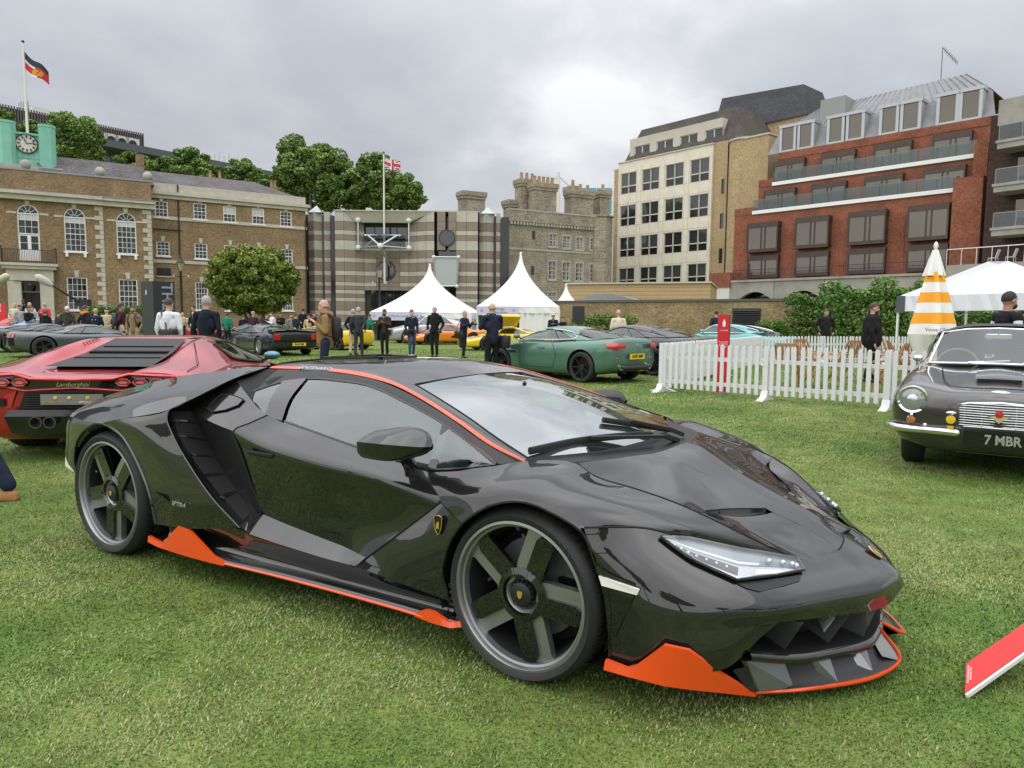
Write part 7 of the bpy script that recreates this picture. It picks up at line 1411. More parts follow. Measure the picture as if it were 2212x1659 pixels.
GRN = paint('appletree_green', (.085, .20, .15), .5); BLKP = paint('black_paint', (.012, .012, .013), .2); TEAL = paint('turquoise_paint', (.10, .42, .40), .2); MCO = paint('papaya_orange', (.85, .23, .01), .15); SIL = paint('silver_paint', (.46, .47, .49), .7); YLW = paint('yellow_paint', (.82, .55, .02), .05); NAVY = paint('dark_navy_paint', (.012, .015, .035), .3); RDP = paint('red_paint', (.55, .02, .022), .15); GRYP = paint('dark_grey_paint', (.085, .095, .10), .5); WHP = paint('white_paint', (.7, .7, .7), .0); BLU = paint('pale_blue_paint', (.16, .27, .42), .4); RIMB = mat('black_rim', (.03, .03, .032), .35, metal=.5)
# green coupe: rear three-quarter
T = coupe('green_coupe', 'metallic green coupe seen from behind its left side, yellow plate', (1256, 827), 0, 134, 1, GRN, 4.22, 2.6, 1.87, 1.255, .84, .60, .82, .90, .98, .345, .26, (-.52, -1.2, -1.75, -3.0), wh=(7, RIMB))
for o in [c for c in T.children if c.name.startswith('tail_lamp')]: bpy.data.objects.remove(o)
hw = .935; xe = -2.6-.84
for sg in (1, -1):
    MB().grid(surf([[(xe-.03, sg*.46, .90), (xe+.0, sg*.68, .91), (xe+.2, sg*.86, .915)], [(xe-.05, sg*.46, .84), (xe-.03, sg*.70, .835), (xe+.12, sg*.90, .83)], [(xe-.045, sg*.46, .78), (xe-.02, sg*.71, .775), (xe+.13, sg*.91, .785)]], 4, 3)).build('tail_lamp', LRED, T, 60)
    ex = MB(); ex.lathe([(.05, .0), (.055, -.05), (.042, -.05), (.04, .02)], 20, axis='x', c=(xe+.06, sg*.52, .36)); ex.build('exhaust', CHROME, T, 50); MB().ball((xe+.07, sg*.62, .56), .06, 10, 6, sc=(.3, 1.2, .4)).build('reflector', LRED, T)
plate(T, 'AC07 AMV', xe-.02, 0, .60, .52, .115); MB().box(xe-.0, -.5, .28, xe+.25, .5, .40, bev=.03).build('rear_diffuser', BLK, T, 40); lettering('= V =', .05, CHROME, T, (xe-.01, 0, .86), (0, -1, 0), (0, 0, 1), .003, name='wing_badge')
for f in (lambda L: L, mir): MB().tube(crom(f([(-.55, -.855, .925), (-1.3, -.85, .935), (-2.0, -.84, .95), (-2.35, -.80, .985), (-2.15, -.665, 1.11), (-1.6, -.64, 1.175), (-1.2, -.625, 1.155), (-.55, -.855, .925)]), 4), .012, 6).build('window_chrome', CHROME, T, 60)
MB().box(-1.46, .925, .73, -1.28, .945, .76).build('door_handle', GRN, T); MB().box(-.52, .93, .60, -.30, .947, .66).build('side_vent', BLK, T)
MB().tube([(-2.0, 0, 1.22), (-2.25, 0, 1.42)], .006, 5).build('aerial', BLK, T)
g = [(-.72, .945, .30), (-.70, .95, .70), (-.66, .92, .88)]; MB().tube(g, .004, 5).build('door_gap', VOID, T); MB().tube([(-1.75, .92, .30), (-1.85, .93, .6), (-1.70, .90, .9)], .004, 5).build('door_gap', VOID, T); MB().tube([(-.72, .935, .30), (-1.75, .93, .30)], .004, 5).build('door_gap', VOID, T)
coupe('black_coupe', 'black coupe half hidden between the green coupe and the fence', (1411, 812), 0, 134, 1, BLKP, 4.7, 2.74, 1.9, 1.29, .85, .62, .85, .93, .98, .36, .27, (-.6, -1.35, -1.9, -3.2), wh=(10, RIMB))
T = coupe('turquoise_classic_coupe', 'turquoise classic coupe with chrome windows beyond the red sign', (1620, 778), 0, 140, 1, TEAL, 4.6, 2.5, 1.72, 1.32, .8, .68, .88, .95, .86, .33, .2, (-.5, -.95, -1.7, -3.1), split=(1.2, 2.1))
for f in (lambda L: L, mir): MB().tube(crom(f([(-.52, -.79, .98), (-1.4, -.785, .99), (-2.4, -.77, 1.0), (-2.75, -.70, 1.06), (-2.0, -.56, 1.24), (-1.2, -.565, 1.28), (-.95, -.56, 1.27), (-.52, -.79, .98)]), 4), .016, 6).build('window_chrome', CHROME, T, 60)
T = coupe('orange_supercar', 'orange mid-engined supercar behind the standing photographers', (1022, 744), 0, 207, 1, MCO, 4.6, 2.67, 1.93, 1.2, 1.05, .45, .68, .78, .86, .34, .26, (-.1, -.95, -1.5, -2.9), wh=(10, RIMB)); MB().box(.55, -.85, .12, 1.08, .85, .2, bev=.02).build('front_splitter', BLK, T)
for f in (1, -1): MB().add([(-1.9, f*.975, .35), (-1.2, f*.972, .42), (-1.9, f*.975, .78), (-2.2, f*.97, .74)], [(0, 1, 2, 3)]).build('side_intake', VOID, T)
T = coupe('silver_suv', 'silver sport utility car parked before the left pagoda tent', (985, 741), 0, 205, 1, SIL, 5.0, 3.06, 2.0, 1.68, .9, .85, 1.02, 1.12, 1.12, .39, .29, (-.55, -1.2, -2.4, -3.75), wh=(6, CHROME)); MB().box(.72, -.55, .45, .93, .55, .8, bev=.04).build('grille', BLK, T)
T = coupe('yellow_gullwing_car', 'yellow sports car with both gullwing doors raised', (1160, 757), 0, 200, 1, YLW, 4.3, 2.5, 1.75, 1.12, 1.0, .5, .70, .78, .82, .32, .22, (-.4, -1.0, -1.5, -2.6), wh=(5, RIMB)); MB().lathe([(.0, 0), (.3, 0), (.32, -.1)], 20, axis='x', c=(1.03, 0, .42)).build('nose_intake', VOID, T)
for sg, m_ in ((1, YLW), (-1, GRYP)): MB().prism([(-.5, 0), (-1.6, 0), (-1.55, .12), (-.7, .12)], 'y', 0, .75).build('gullwing_door', m_, T).matrix_local = Matrix.Translation((0, sg*.45, 1.12)) @ Matrix.Rotation(sg*R(38), 4, 'X') @ Matrix.Translation((0, 0 if sg > 0 else -.75, 0))
coupe('yellow_supercar', 'low yellow supercar tail behind the man in the brown jacket', (728, 757), 0, 152, 1, YLW, 4.45, 2.65, 2.0, 1.12, 1.1, .45, .7, .82, .9, .34, .24, (-.1, -.95, -1.5, -2.8), wh=(5, RIMB))
coupe('red_sports_car', 'bright red sports car behind the man in the navy vest', (480, 740), 0, 200, 1, RDP, 4.4, 2.55, 1.9, 1.2, 1.0, .55, .75, .82, .9, .33, .23, (-.2, -.9, -1.5, -2.8))
coupe('white_saloon', 'white car roof glimpsed left of the red sports car', (440, 727), 0, 195, 1, WHP, 4.5, 2.7, 1.8, 1.42, .85, .68, .88, .95, 1.0, .32, .22, (-.6, -1.2, -2.2, -3.0))
coupe('black_sports_car', 'black low sports car behind the dark navy car', (566, 748), 0, 150, 1, BLKP, 4.4, 2.55, 1.88, 1.17, 1.0, .5, .7, .8, .88, .33, .23, (-.2, -.9, -1.5, -2.8))
# dark navy supercar: long tail with wing
T = coupe('navy_supercar', 'dark navy supercar with rear wing and yellow plate K410', (561, 768), 0, 130, 1, NAVY, 4.93, 2.64, 2.0, 1.15, 1.15, .45, .68, .82, .92, .35, .23, (.0, -.85, -1.4, -3.0), wh=(5, SIL))
xe = -2.64-1.14; MB().box(xe-.05, -.95, .97, xe+.35, .95, 1.0, bev=.012).build('rear_wing', NAVY, T, 40)
for sg in (-1, 1): MB().box(xe+.05, sg*.9-.03, .85, xe+.3, sg*.9+.03, .98).build('wing_mount', NAVY, T)
MB().box(xe-.02, -.86, .52, xe+.1, .86, .88, bev=.03).build('tail_panel', BLK, T, 40); b = MB()
for k in range(7): MB().box(xe-.03, -.5, .60+.03*k, xe-.02, .5, .615+.03*k).build('tail_slat', IRON, T)
for sg in (-1, 1): MB().box(xe-.03, sg*.72-.12, .60, xe-.01, sg*.72+.12, .82, bev=.01).build('tail_lamp_block', LRED, T)
plate(T, 'K410 UJR', xe-.06, -.1, .44, .52, .115); lettering('J A G U A R', .07, LEAD, T, (xe-.035, 0, .85), (0, -1, 0), (0, 0, 1), .002)
# dark grey wedge supercar, left
T = coupe('grey_wedge_supercar', 'dark grey wedge supercar with red tail lamps behind the red car', (96, 773), 0, 40, -1, GRYP, 4.6, 2.66, 2.05, 1.14, 1.0, .42, .68, .80, .88, .35, .24, (-.1, -1.0, -1.55, -2.7), wh=(5, RIMB)); xe = -2.66-.94
for sg in (-1, 1):
    MB().grid(surf([[(xe+.0, sg*.55, .84), (xe+.04, sg*.75, .84), (xe+.16, sg*.93, .82)], [(xe-.04, sg*.55, .70), (xe-.01, sg*.76, .70), (xe+.10, sg*.97, .69)]], 3, 3)).build('tail_lamp_block', LRED, T, 60); MB().box(xe-.03, sg*.75-.2, .42, xe+.1, sg*.75+.2, .68).build('tail_vent', VOID, T)
coupe('black_louvred_supercar', 'black louvred supercar roof behind the grey wedge car at left', (30, 762), 0, 40, -1, BLKP, 4.4, 2.5, 2.0, 1.12, 1.0, .45, .7, .82, .92, .34, .24, (-.1, -1.0, -1.5, -2.6), detail=False)
coupe('blue_estate_car', 'pale blue car roof at the far left edge', (40, 748), 0, 35, -1, BLU, 4.4, 2.6, 1.75, 1.33, .85, .65, .85, .93, .95, .32, .22, (-.5, -1.1, -2.0, -2.9), detail=False)
coupe('dark_red_car', 'dark red car roof behind the pale blue car at left', (0, 737), 0, 30, -1, RDP, 4.4, 2.6, 1.75, 1.38, .85, .65, .85, .95, .95, .32, .22, (-.5, -1.1, -2.0, -2.9), detail=False)
# ------------------------------------------------------------------ red supercar, rear view
RDM = paint('candy_red', (.50, .02, .032), .4, .3)
RC = thing('red_supercar', 'red wedge supercar seen from behind, left of the carbon car', 'car', (-4.05, 6.55, 0), R(96))
st = [(0, [(.62, .50), (.95, .52), (1.0, .62), (1.0, .77), (.92, .815), (.52, .84), (.36, .80), (0, .785)]), (.12, [(.72, .22), (.98, .34), (1.03, .58), (1.035, .79), (.95, .835), (.56, .865), (.42, .825), (0, .81)]), (.6, [(.78, .2), (1.0, .3), (1.05, .56), (1.05, .80), (.97, .86), (.62, .93), (.5, .86), (0, .85)]), (1.2, [(.78, .2), (1.0, .26), (1.04, .55), (1.04, .83), (.97, .885), (.62, 1.06), (.47, .96), (0, .95)]), (1.7, [(.78, .2), (.99, .24), (1.0, .52), (1.0, .8), (.94, .87), (.60, 1.115), (.46, 1.08), (0, 1.08)]), (2.2, [(.78, .2), (.97, .22), (.98, .5), (.98, .76), (.92, .83), (.60, 1.10), (.46, 1.135), (0, 1.14)]), (2.8, [(.78, .2), (.97, .22), (.97, .48), (.97, .71), (.91, .78), (.64, 1.02), (.46, 1.09), (0, 1.10)]), (3.4, [(.78, .2), (.97, .22), (.97, .48), (.97, .68), (.91, .735), (.76, .85), (.5, .90), (0, .92)]), (3.9, [(.78, .18), (.97, .2), (.99, .48), (.98, .66), (.9, .70), (.7, .71), (.4, .72), (0, .73)]), (4.87, [(.6, .2), (.8, .22), (.85, .35), (.82, .42), (.7, .46), (.5, .48), (.3, .48), (0, .48)])]
loft_body(RC, 'body', st, RDM, [(.97, .36, .40), (3.67, .34, .385)], k=3, kx=5, smooth=32)
for x, r in ((.97, .36), (3.67, .335)):
    for sg in (-1, 1): car_wheel(RC, x, sg*.87, r, r, .27, .34 if x < 2 else .26, 5, RIMB)
# dark tail band with hexagonal lamps
bandT = [(-.012, -.94, .79), (-.03, -.5, .815), (-.035, -.36, .775), (-.035, 0, .765), (-.035, .36, .775), (-.03, .5, .815), (-.012, .94, .79)]; bandB = [(-.014, -.95, .735), (-.03, -.62, .715), (-.035, -.42, .675), (-.035, 0, .70), (-.035, .42, .675), (-.03, .62, .715), (-.014, .95, .735)]
MB().grid([crom(bandT, 3, True), crom(bandB, 3, True)]).build('tail_band', BLKG, RC); MB().tube(crom(bandB, 4, True), .014, 6).build('tail_lip', RDM, RC, 60)
lip = [(p[0]-.02, p[1], p[2]+.012) for p in bandT]; MB().tube(crom(lip, 4, True), .018, 6).build('deck_lip', RDM, RC, 60)
for sg in (-1, 1):
    for yy in (.45, .60, .75):
        h = [(-.06, sg*yy+.068*cos(a), .752+.036*sin(a)) for a in [pi*k/3 for k in range(6)]]; l_ = MB().poly(h).build('tail_lamp', LRED, RC); MB().tube(h+h[:1], .006, 5).build('lamp_rim', mat('dim_red_rim', (.2, .01, .012), .2, coat=1), l_); MB().poly([(x-.004, sg*yy+(y-sg*yy)*.6, .752+(z-.752)*.35) for x, y, z in h]).build('lamp_core', mat('pale_red_core', (.5, .2, .2), .2), l_)
lettering('Lamborghini', .058, CHROME, RC, (-.045, 0, .733), (0, -1, 0), (0, 0, 1), .003, .35)
MB().grid([[(-.03, .42, .68), (-.03, -.42, .68)], [(-.01, .50, .50), (-.01, -.50, .50)]]).build('rear_grille', BLK, RC)
for k in range(8): MB().box(-.045, -.42, .515+.021*k, -.035, .42, .522+.021*k).build('grille_slat', IRON, RC)
MB().box(-.075, -.27, .55, -.055, .27, .645).build('show_plate', mat('grey_show_plate', (.20, .20, .19), .4), RC); lettering('HYPRA LUSSO', .028, GOLD, RC, (-.078, .17, .572), (0, -1, 0), (0, 0, 1), .001); lettering('APOLLO', .03, WTXT, RC, (-.078, -.12, .572), (0, -1, 0), (0, 0, 1), .001)
for y, z in ((.14, .61), (.02, .61), (-.14, .61)): MB().ball((-.078, y, z), .018, 8, 6, sc=(.2, 1, 1)).build('plate_emblem', GOLD, RC)
for sg in (-1, 1):
    MB().add([(-.02, sg*.5, .68), (-.01, sg*.98, .72), (.06, sg*1.0, .45), (-.01, sg*.56, .52)], [(0, 1, 2, 3)]).build('bumper_side', RDM, RC); MB().box(-.025, sg*.78-.17, .53, -.012, sg*.78+.17, .60).build('bumper_vent', VOID, RC)
df = MB(); df.add([(-.05, -.55, .50), (-.05, .55, .50), (-.06, .60, .44), (-.02, .56, .28), (.1, .45, .22), (.1, -.45, .22), (-.02, -.56, .28), (-.06, -.60, .44)], [(0, 1, 2, 7), (7, 2, 3, 6), (6, 3, 4, 5)]); df.build('diffuser', BLKG, RC)
for y in (-.31, -.19, .19, .31): MB().lathe([(.03, .0), (.052, -.05), (.056, -.06), (.046, -.06), (.044, .02), (0, .02)], 20, axis='x', c=(-.04, y, .39)).build('exhaust', mat('dark_steel_pipe', (.12, .11, .10), .35, metal=.9), RC, 50)
dk = MB(); dk.grid([[(.46, .50, .868), (.46, -.50, .868)], [(1.2, .45, .972), (1.2, -.45, .972)], [(1.8, .40, 1.112), (1.8, -.40, 1.112)]]); dk.build('engine_bay_cover', MATS['satin_black'], RC)
for k in range(5): x = .62+.27*k; z = .885+.05*k; w2 = .46-.03*k; MB().add([(x, w2, z), (x, -w2, z), (x+.26, -w2+.02, z+.012), (x+.26, w2-.02, z+.012), (x, w2, z-.05), (x, -w2, z-.05)], [(0, 1, 2, 3), (4, 5, 1, 0)]).build('engine_louvre', mat('matt_black_louvre', (.008, .008, .009), .75, spec=.15), RC)
for sg in (1, -1):
    f = (lambda L: L) if sg > 0 else mir
    gl = [[(1.72, -.935, .885), (1.95, -.925, .862), (2.5, -.915, .815), (3.05, -.905, .775), (3.42, -.89, .755)], [(1.72, -.80, .985), (1.95, -.76, .995), (2.5, -.755, .96), (3.05, -.77, .885), (3.42, -.83, .80)], [(1.74, -.72, 1.045), (1.95, -.655, 1.08), (2.5, -.635, 1.055), (3.05, -.675, .955), (3.40, -.765, .85)]]
    gl = [[(x, y-.012, z+.008) for x, y, z in r] for r in gl]; MB().grid(surf([f(r) for r in gl], 4, 4)).build('side_window', TINT, RC, 60); ol = gl[0] + gl[2][::-1] + [gl[0][0]]; MB().tube(crom(f(ol), 3, True), .014, 6).build('window_seal', BLK, RC)
    m2 = MB(); m2.ball(f([(3.05, -1.09, .86)])[0], .1, 12, 8, sc=(.55, 1.15, .6)); m2.build('door_mirror', mat('blue_tinted_mirror', (.12, .25, .32), .05, metal=.8), RC, 60); MB().bar(f([(3.1, -.95, .78)])[0], f([(3.08, -1.05, .83)])[0], .05, .03).build('mirror_arm', BLK, RC)
    MB().tube(f([(1.35, -.63, 1.088), (.55, -.93, .885), (.14, -.955, .845)]), .004, 5).build('panel_gap', VOID, RC)
    for k in range(6): MB().box(1.45+.05*k, sg*-.55-.03 if True else 0, 1.118, 1.465+.05*k, sg*-.55+.03, 1.126).build('roof_slit', VOID, RC)
# ------------------------------------------------------------------ grey classic convertible, front view
DBP = paint('bronze_grey_paint', (.072, .069, .065), .55, .28)
DB = thing('grey_classic_car', 'bronze grey classic convertible facing the camera at the right edge', 'car', (4.545, 6.61, 0), R(237))
st = [(.76, [(.2, .36), (.30, .40), (.36, .50), (.36, .60), (.30, .68), (.15, .705), (0, .71)]), (.70, [(.35, .26), (.52, .36), (.58, .50), (.58, .62), (.50, .70), (.28, .755), (0, .765)]), (.55, [(.5, .22), (.72, .32), (.79, .50), (.785, .66), (.68, .785), (.34, .785), (0, .79)]), (.30, [(.6, .2), (.78, .28), (.835, .5), (.83, .68), (.70, .835), (.38, .81), (0, .82)]), (0, [(.6, .2), (.8, .24), (.84, .5), (.835, .70), (.70, .875), (.42, .845), (0, .86)]), (-.4, [(.6, .2), (.8, .24), (.84, .5), (.83, .72), (.69, .90), (.45, .885), (0, .91)]), (-.85, [(.6, .2), (.8, .24), (.84, .5), (.83, .74), (.68, .91), (.4, .93), (0, .945)]), (-1.6, [(.6, .2), (.8, .24), (.84, .5), (.83, .76), (.70, .90), (.4, .92), (0, .92)]), (-2.6, [(.6, .2), (.8, .24), (.84, .5), (.83, .78), (.7, .93), (.4, .95), (0, .96)]), (-3.6, [(.5, .3), (.7, .34), (.74, .5), (.72, .75), (.6, .86), (.3, .88), (0, .88)])]
loft_body(DB, 'body', st, DBP, [(.02, .34, .385), (-2.56, .34, .385)], k=4, kx=6, smooth=50)
for x in (.02, -2.56):
    for sg in (-1, 1): car_wheel(DB, x, sg*.655, .335, .335, .21, .19, 24, CHROME)
WBz = [(-.74, -.60, .945), (-.62, -.3, .955), (-.58, 0, .96), (-.62, .3, .955), (-.74, .60, .945)]; WTz = [(-1.1, -.50, 1.262), (-1.02, -.28, 1.30), (-1.0, 0, 1.31), (-1.02, .28, 1.30), (-1.1, .50, 1.262)]
MB().grid(surf([WBz, mid(WBz, WTz, .5), WTz], 4, 4)).build('windscreen', glass('classic_screen', (.75, .85, .83), .75), DB, 60); MB().tube(crom(WBz + WTz[::-1] + WBz[:1], 4, True), .014, 8).build('screen_frame', CHROME, DB, 60)
FAB = mat('charcoal_hood_fabric', (.055, .052, .052), .85); rf = [[(-1.08, -.53, 1.255), (-1.05, -.3, 1.325), (-1.03, 0, 1.34), (-1.05, .3, 1.325), (-1.08, .53, 1.255)], [(-1.35, -.56, 1.26), (-1.35, -.32, 1.345), (-1.35, 0, 1.362), (-1.35, .32, 1.345), (-1.35, .56, 1.26)], [(-1.9, -.57, 1.2), (-1.9, -.33, 1.31), (-1.9, 0, 1.33), (-1.9, .33, 1.31), (-1.9, .57, 1.2)], [(-2.5, -.60, .95), (-2.55, -.33, .98), (-2.58, 0, .99), (-2.55, .33, .98), (-2.5, .60, .95)]]
MB().grid(surf(rf, 4, 5)).build('fabric_roof', FAB, DB, 60)
for sg in (1, -1): MB().grid(surf([[(-1.1, sg*.53, 1.25), (-1.4, sg*.565, 1.255), (-1.8, sg*.575, 1.2)], [(-.78, sg*.64, .94), (-1.35, sg*.68, .93), (-1.9, sg*.69, .93)]], 3, 3)).build('side_window', CGL, DB, 60)
b = MB(); b.tube([(-1.0, -.35+.19*cos(a), .92+.17*sin(a)) for a in np.linspace(0, 2*pi, 25)], .012, 6); b.build('steering_wheel', mat('pale_wood_rim', (.45, .36, .2), .5), DB, 60); MB().box(-1.0, -.62, .75, -.85, .62, .93, bev=.03).build('dashboard', INT, DB, 40)
for y in (-.32, .32): MB().box(-1.75, y-.22, .6, -1.55, y+.22, 1.12, bev=.06).build('seat', mat('dark_leather', (.05, .045, .04), .5), DB, 50)
MB().box(-1.06, -.12, 1.20, -1.04, .12, 1.255, bev=.008).build('rear_view_mirror', CHROME, DB); MB().tube([(-1.05, 0, 1.25), (-1.0, 0, 1.31)], .008, 5).build('mirror_stem', CHROME, DB)
for sg in (1, -1):
    h_ = MB(); h_.lathe([(0, .02), (.07, .015), (.105, .0), (.105, -.06)], 32, axis='x', c=(.69, sg*.65, .672)); hb = h_.build('headlamp', mat('headlamp_glass', (.30, .33, .35), .12, metal=.3, coat=1), DB, 50); MB().lathe([(.10, .012), (.118, .022), (.128, .0), (.125, -.08)], 36, axis='x', c=(.685, sg*.65, .672)).build('lamp_bezel', CHROME, hb, 50); MB().ball((.70, sg*.65, .672), .05, 14, 8, sc=(.4, 1, 1)).build('lamp_bulb_shield', SILV, hb, 60); MB().bar((.70, sg*.65, .555), (.705, sg*.65, .53), .02, .02).build('bezel_clip', CHROME, hb)
    MB().lathe([(0, .03), (.032, .02), (.036, -.05)], 18, axis='x', c=(.665, sg*.65, .488)).build('indicator', mat('amber_lamp', (.55, .16, .02), .15, coat=.8), DB, 60); MB().lathe([(.036, .005), (.042, .0), (.042, -.05)], 18, axis='x', c=(.665, sg*.65, .488)).build('indicator_rim', CHROME, DB, 60); MB().lathe([(0, .03), (.02, .02), (.024, -.05)], 14, axis='x', c=(.70, sg*.54, .45)).build('side_lamp', LCLR, DB, 60)
    bp = [(.45, sg*.84, .41), (.60, sg*.80, .405), (.72, sg*.60, .41), (.80, sg*.40, .415), (.83, sg*.27, .415)]; MB().tube(crom(bp, 6), [.03]+[.034]*(len(crom(bp, 6))-2)+[.02], 10, sq=1.0).build('bumper', CHROME, DB, 60); MB().ball((-.62, sg*.70, .995), .05, 10, 8, sc=(.6, 1, .7)).build('wing_mirror', CHROME, DB, 60)
    MB().tube([(-.62, sg*.70, .97), (-.62, sg*.68, .90)], .01, 6).build('mirror_stem', CHROME, DB)
gp = [(-.49, .53), (-.48, .56), (-.42, .58), (-.36, .61), (-.30, .655), (-.22, .675), (0, .69), (.22, .675), (.30, .655), (.36, .61), (.42, .58), (.48, .56), (.49, .53), (.45, .49), (.35, .468), (0, .472), (-.35, .468), (-.45, .49)]
gx = lambda y: .765 - .30*y*y
gr = MB().poly([(gx(y)+.005, y, z) for y, z in gp]).build('grille', mat('grille_navy', (.015, .018, .05), .5), DB); MB().tube([(gx(y)+.012, y, z) for y, z in gp+gp[:1]], .011, 6).build('grille_surround', CHROME, DB, 60)
for k in range(10):
    z = .485+.021*k; hw_ = .46 if z < .55 else (.46-(z-.55)*1.55 if z < .66 else .24); MB().tube([(gx(y)+.018, y, z) for y in np.linspace(-hw_, hw_, 9)], .0028, 5).build('grille_bar', CHROME, DB)
for y in (-.25, -.12, .12, .25): MB().bar((gx(y)+.012, y, .475), (gx(y)+.012, y, .665), .008, .008).build('grille_stay', CHROME, DB)
MB().lathe([(0, .03), (.03, .028), (.032, .0)], 16, axis='x', c=(.79, .0, .595)).build('rose_badge', mat('red_enamel', (.5, .02, .03), .3), DB); MB().add([(.815, -.085, .575), (.815, 0, .585), (.815, .085, .575), (.815, .04, .555), (.815, 0, .52), (.815, -.04, .555)], [(0, 1, 4, 5), (1, 2, 3, 4)]).build('wing_badge', mat('pale_gold', (.6, .55, .3), .3, metal=.5), DB)
MB().lathe([(0, .02), (.034, .018), (.038, 0)], 16, axis='x', c=(.80, -.345, .525)).build('club_badge', mat('yellow_enamel', (.75, .5, .03), .3), DB); MB().box(.79, -.37, .44, .80, -.32, .47).build('badge_bar', YEL, DB); MB().ball((.81, -.345, .585), .03, 8, 6, sc=(.4, 1.3, .5)).build('badge_crest', CHROME, DB)
plate(DB, '', .80, .085, .372, .66, .135, BLKG, 1, SILV, .1); lettering('7 MBR', .112, SILV, DB, (.815, .035, .372), (0, 1, 0), (0, 0, 1), .003, bold=.003, name='plate_text', sx=.85); MB().add([(.745, -.02, .772), (.745, -.075, .78), (.74, -.03, .792), (.74, .03, .792), (.745, .075, .78), (.745, .02, .772)], [(0, 1, 2, 3, 4, 5)]).build('bonnet_badge', CHROME, DB)
MB().grid(surf([[(.22, -.19, .822), (.22, 0, .83), (.22, .19, .822)], [(.20, -.185, .862), (.21, 0, .875), (.20, .185, .862)], [(-.05, -.175, .90), (-.05, 0, .915), (-.05, .175, .90)], [(-.5, -.16, .915), (-.5, 0, .93), (-.5, .16, .915)]], 4, 4)).build('bonnet_scoop', DBP, DB, 40); MB().box(.20, -.17, .828, .225, .17, .855).build('scoop_mouth', VOID, DB)
seam_pts = [(-.55, -.47, .915), (0, -.44, .862), (.40, -.40, .815), (.55, -.34, .795), (.60, 0, .80), (.55, .34, .795), (.40, .40, .815), (0, .44, .862), (-.55, .47, .915)]; MB().tube(crom(seam_pts, 6), .004, 5).build('bonnet_gap', VOID, DB)
for y in (-.25, .2): MB().tube([(-.60, y, .965), (-.66, y+.35, .99)], .012, 6).build('wiper', CHROME, DB)
MB().add([(.60, -.30, .30), (.62, .30, .30), (.55, .26, .20), (.54, -.26, .20)], [(0, 1, 2, 3)]).build('lower_intake', VOID, DB)
for k in range(3): MB().bar((.63, -.30, .225+.03*k), (.63, .30, .225+.03*k), .01, .006).build('intake_bar', DBP, DB)
# =================================================================== people
SKIN = [mat('skin_fair', (.55, .33, .24), .55), mat('skin_tan', (.42, .23, .15), .55), mat('skin_dark', (.12, .065, .045), .5)]
def cloth(n, c): return mat('cloth_'+n, c, .85, spec=.2, bump=(14, .6))
CL = {n: cloth(n, c) for n, c in dict(black=(.014, .014, .016), navy=(.018, .024, .045), dnavy=(.012, .016, .028), white=(.66, .68, .72), grey=(.16, .165, .175), lgrey=(.34, .35, .36), brown=(.27, .17, .075), dbrown=(.055, .035, .028), beige=(.52, .43, .29), cream=(.66, .58, .44), olive=(.055, .058, .04), maroon=(.075, .02, .028), taupe=(.25, .17, .11), green=(.02, .20, .13), jeans=(.045, .075, .14), djeans=(.018, .026, .05), plum=(.05, .03, .045), charc=(.04, .042, .048), plaid=(.2, .2, .22), khaki=(.33, .27, .18), orange=(.7, .22, .03), ured=(.5, .04, .05)).items()}
HAIR = {n: mat('hair_'+n, c, .6) for n, c in dict(black=(.012, .01, .009), brown=(.06, .035, .02), grey=(.34, .33, .31), white=(.62, .6, .57), blonde=(.42, .30, .15), none=(.5, .3, .22)).items()}
SHOE = mat('black_shoe', (.015, .014, .013), .4); SUEDE = mat('tan_suede', (.36, .17, .06), .85)
_pend = []
def remesh_later(o, vox, sm=6): _pend.append((o, vox, sm))
def capsule(b, a, c, r0, r1, sq=1.0, up=None, n=10):
    a = Vector(a); c = Vector(c); d = (c-a); l = d.length; d.normalize()
    b.tube([a-d*r0*.85, a-d*r0*.5, a, a.lerp(c, .5), c, c+d*r1*.5, c+d*r1*.85], [r0*.5, r0*.85, r0, (r0+r1)/2, r1, r1*.85, r1*.5], n, sq=sq, up=up)
POSES = {  # (elbow, wrist) offsets for left and right arm in body space: x = right hand side of the figure, y = forward
    'down': (((-.06, -.02, -.29), (-.03, .05, -.55)), ((.06, -.02, -.29), (.03, .05, -.55))),
    'pocket': (((-.10, -.07, -.28), (-.04, .06, -.47)), ((.10, -.07, -.28), (.04, .06, -.47))),
    'phone': (((-.05, .06, -.28), (.12, .27, -.17)), ((.05, .06, -.28), (-.12, .27, -.17))),
    'camera': (((-.06, .08, -.27), (.10, .30, -.12)), ((.06, .08, -.27), (-.10, .30, -.12))),
    'strap': (((-.06, .0, -.28), (.12, .19, -.10)), ((.08, -.03, -.29), (.05, .06, -.54))),
    'chin': (((-.06, .08, -.26), (.10, .26, -.02)), ((.06, .10, -.24), (-.08, .28, .0))),
    'back': (((-.10, -.10, -.26), (.06, -.16, -.45)), ((.10, -.10, -.26), (-.06, -.16, -.45))),
}
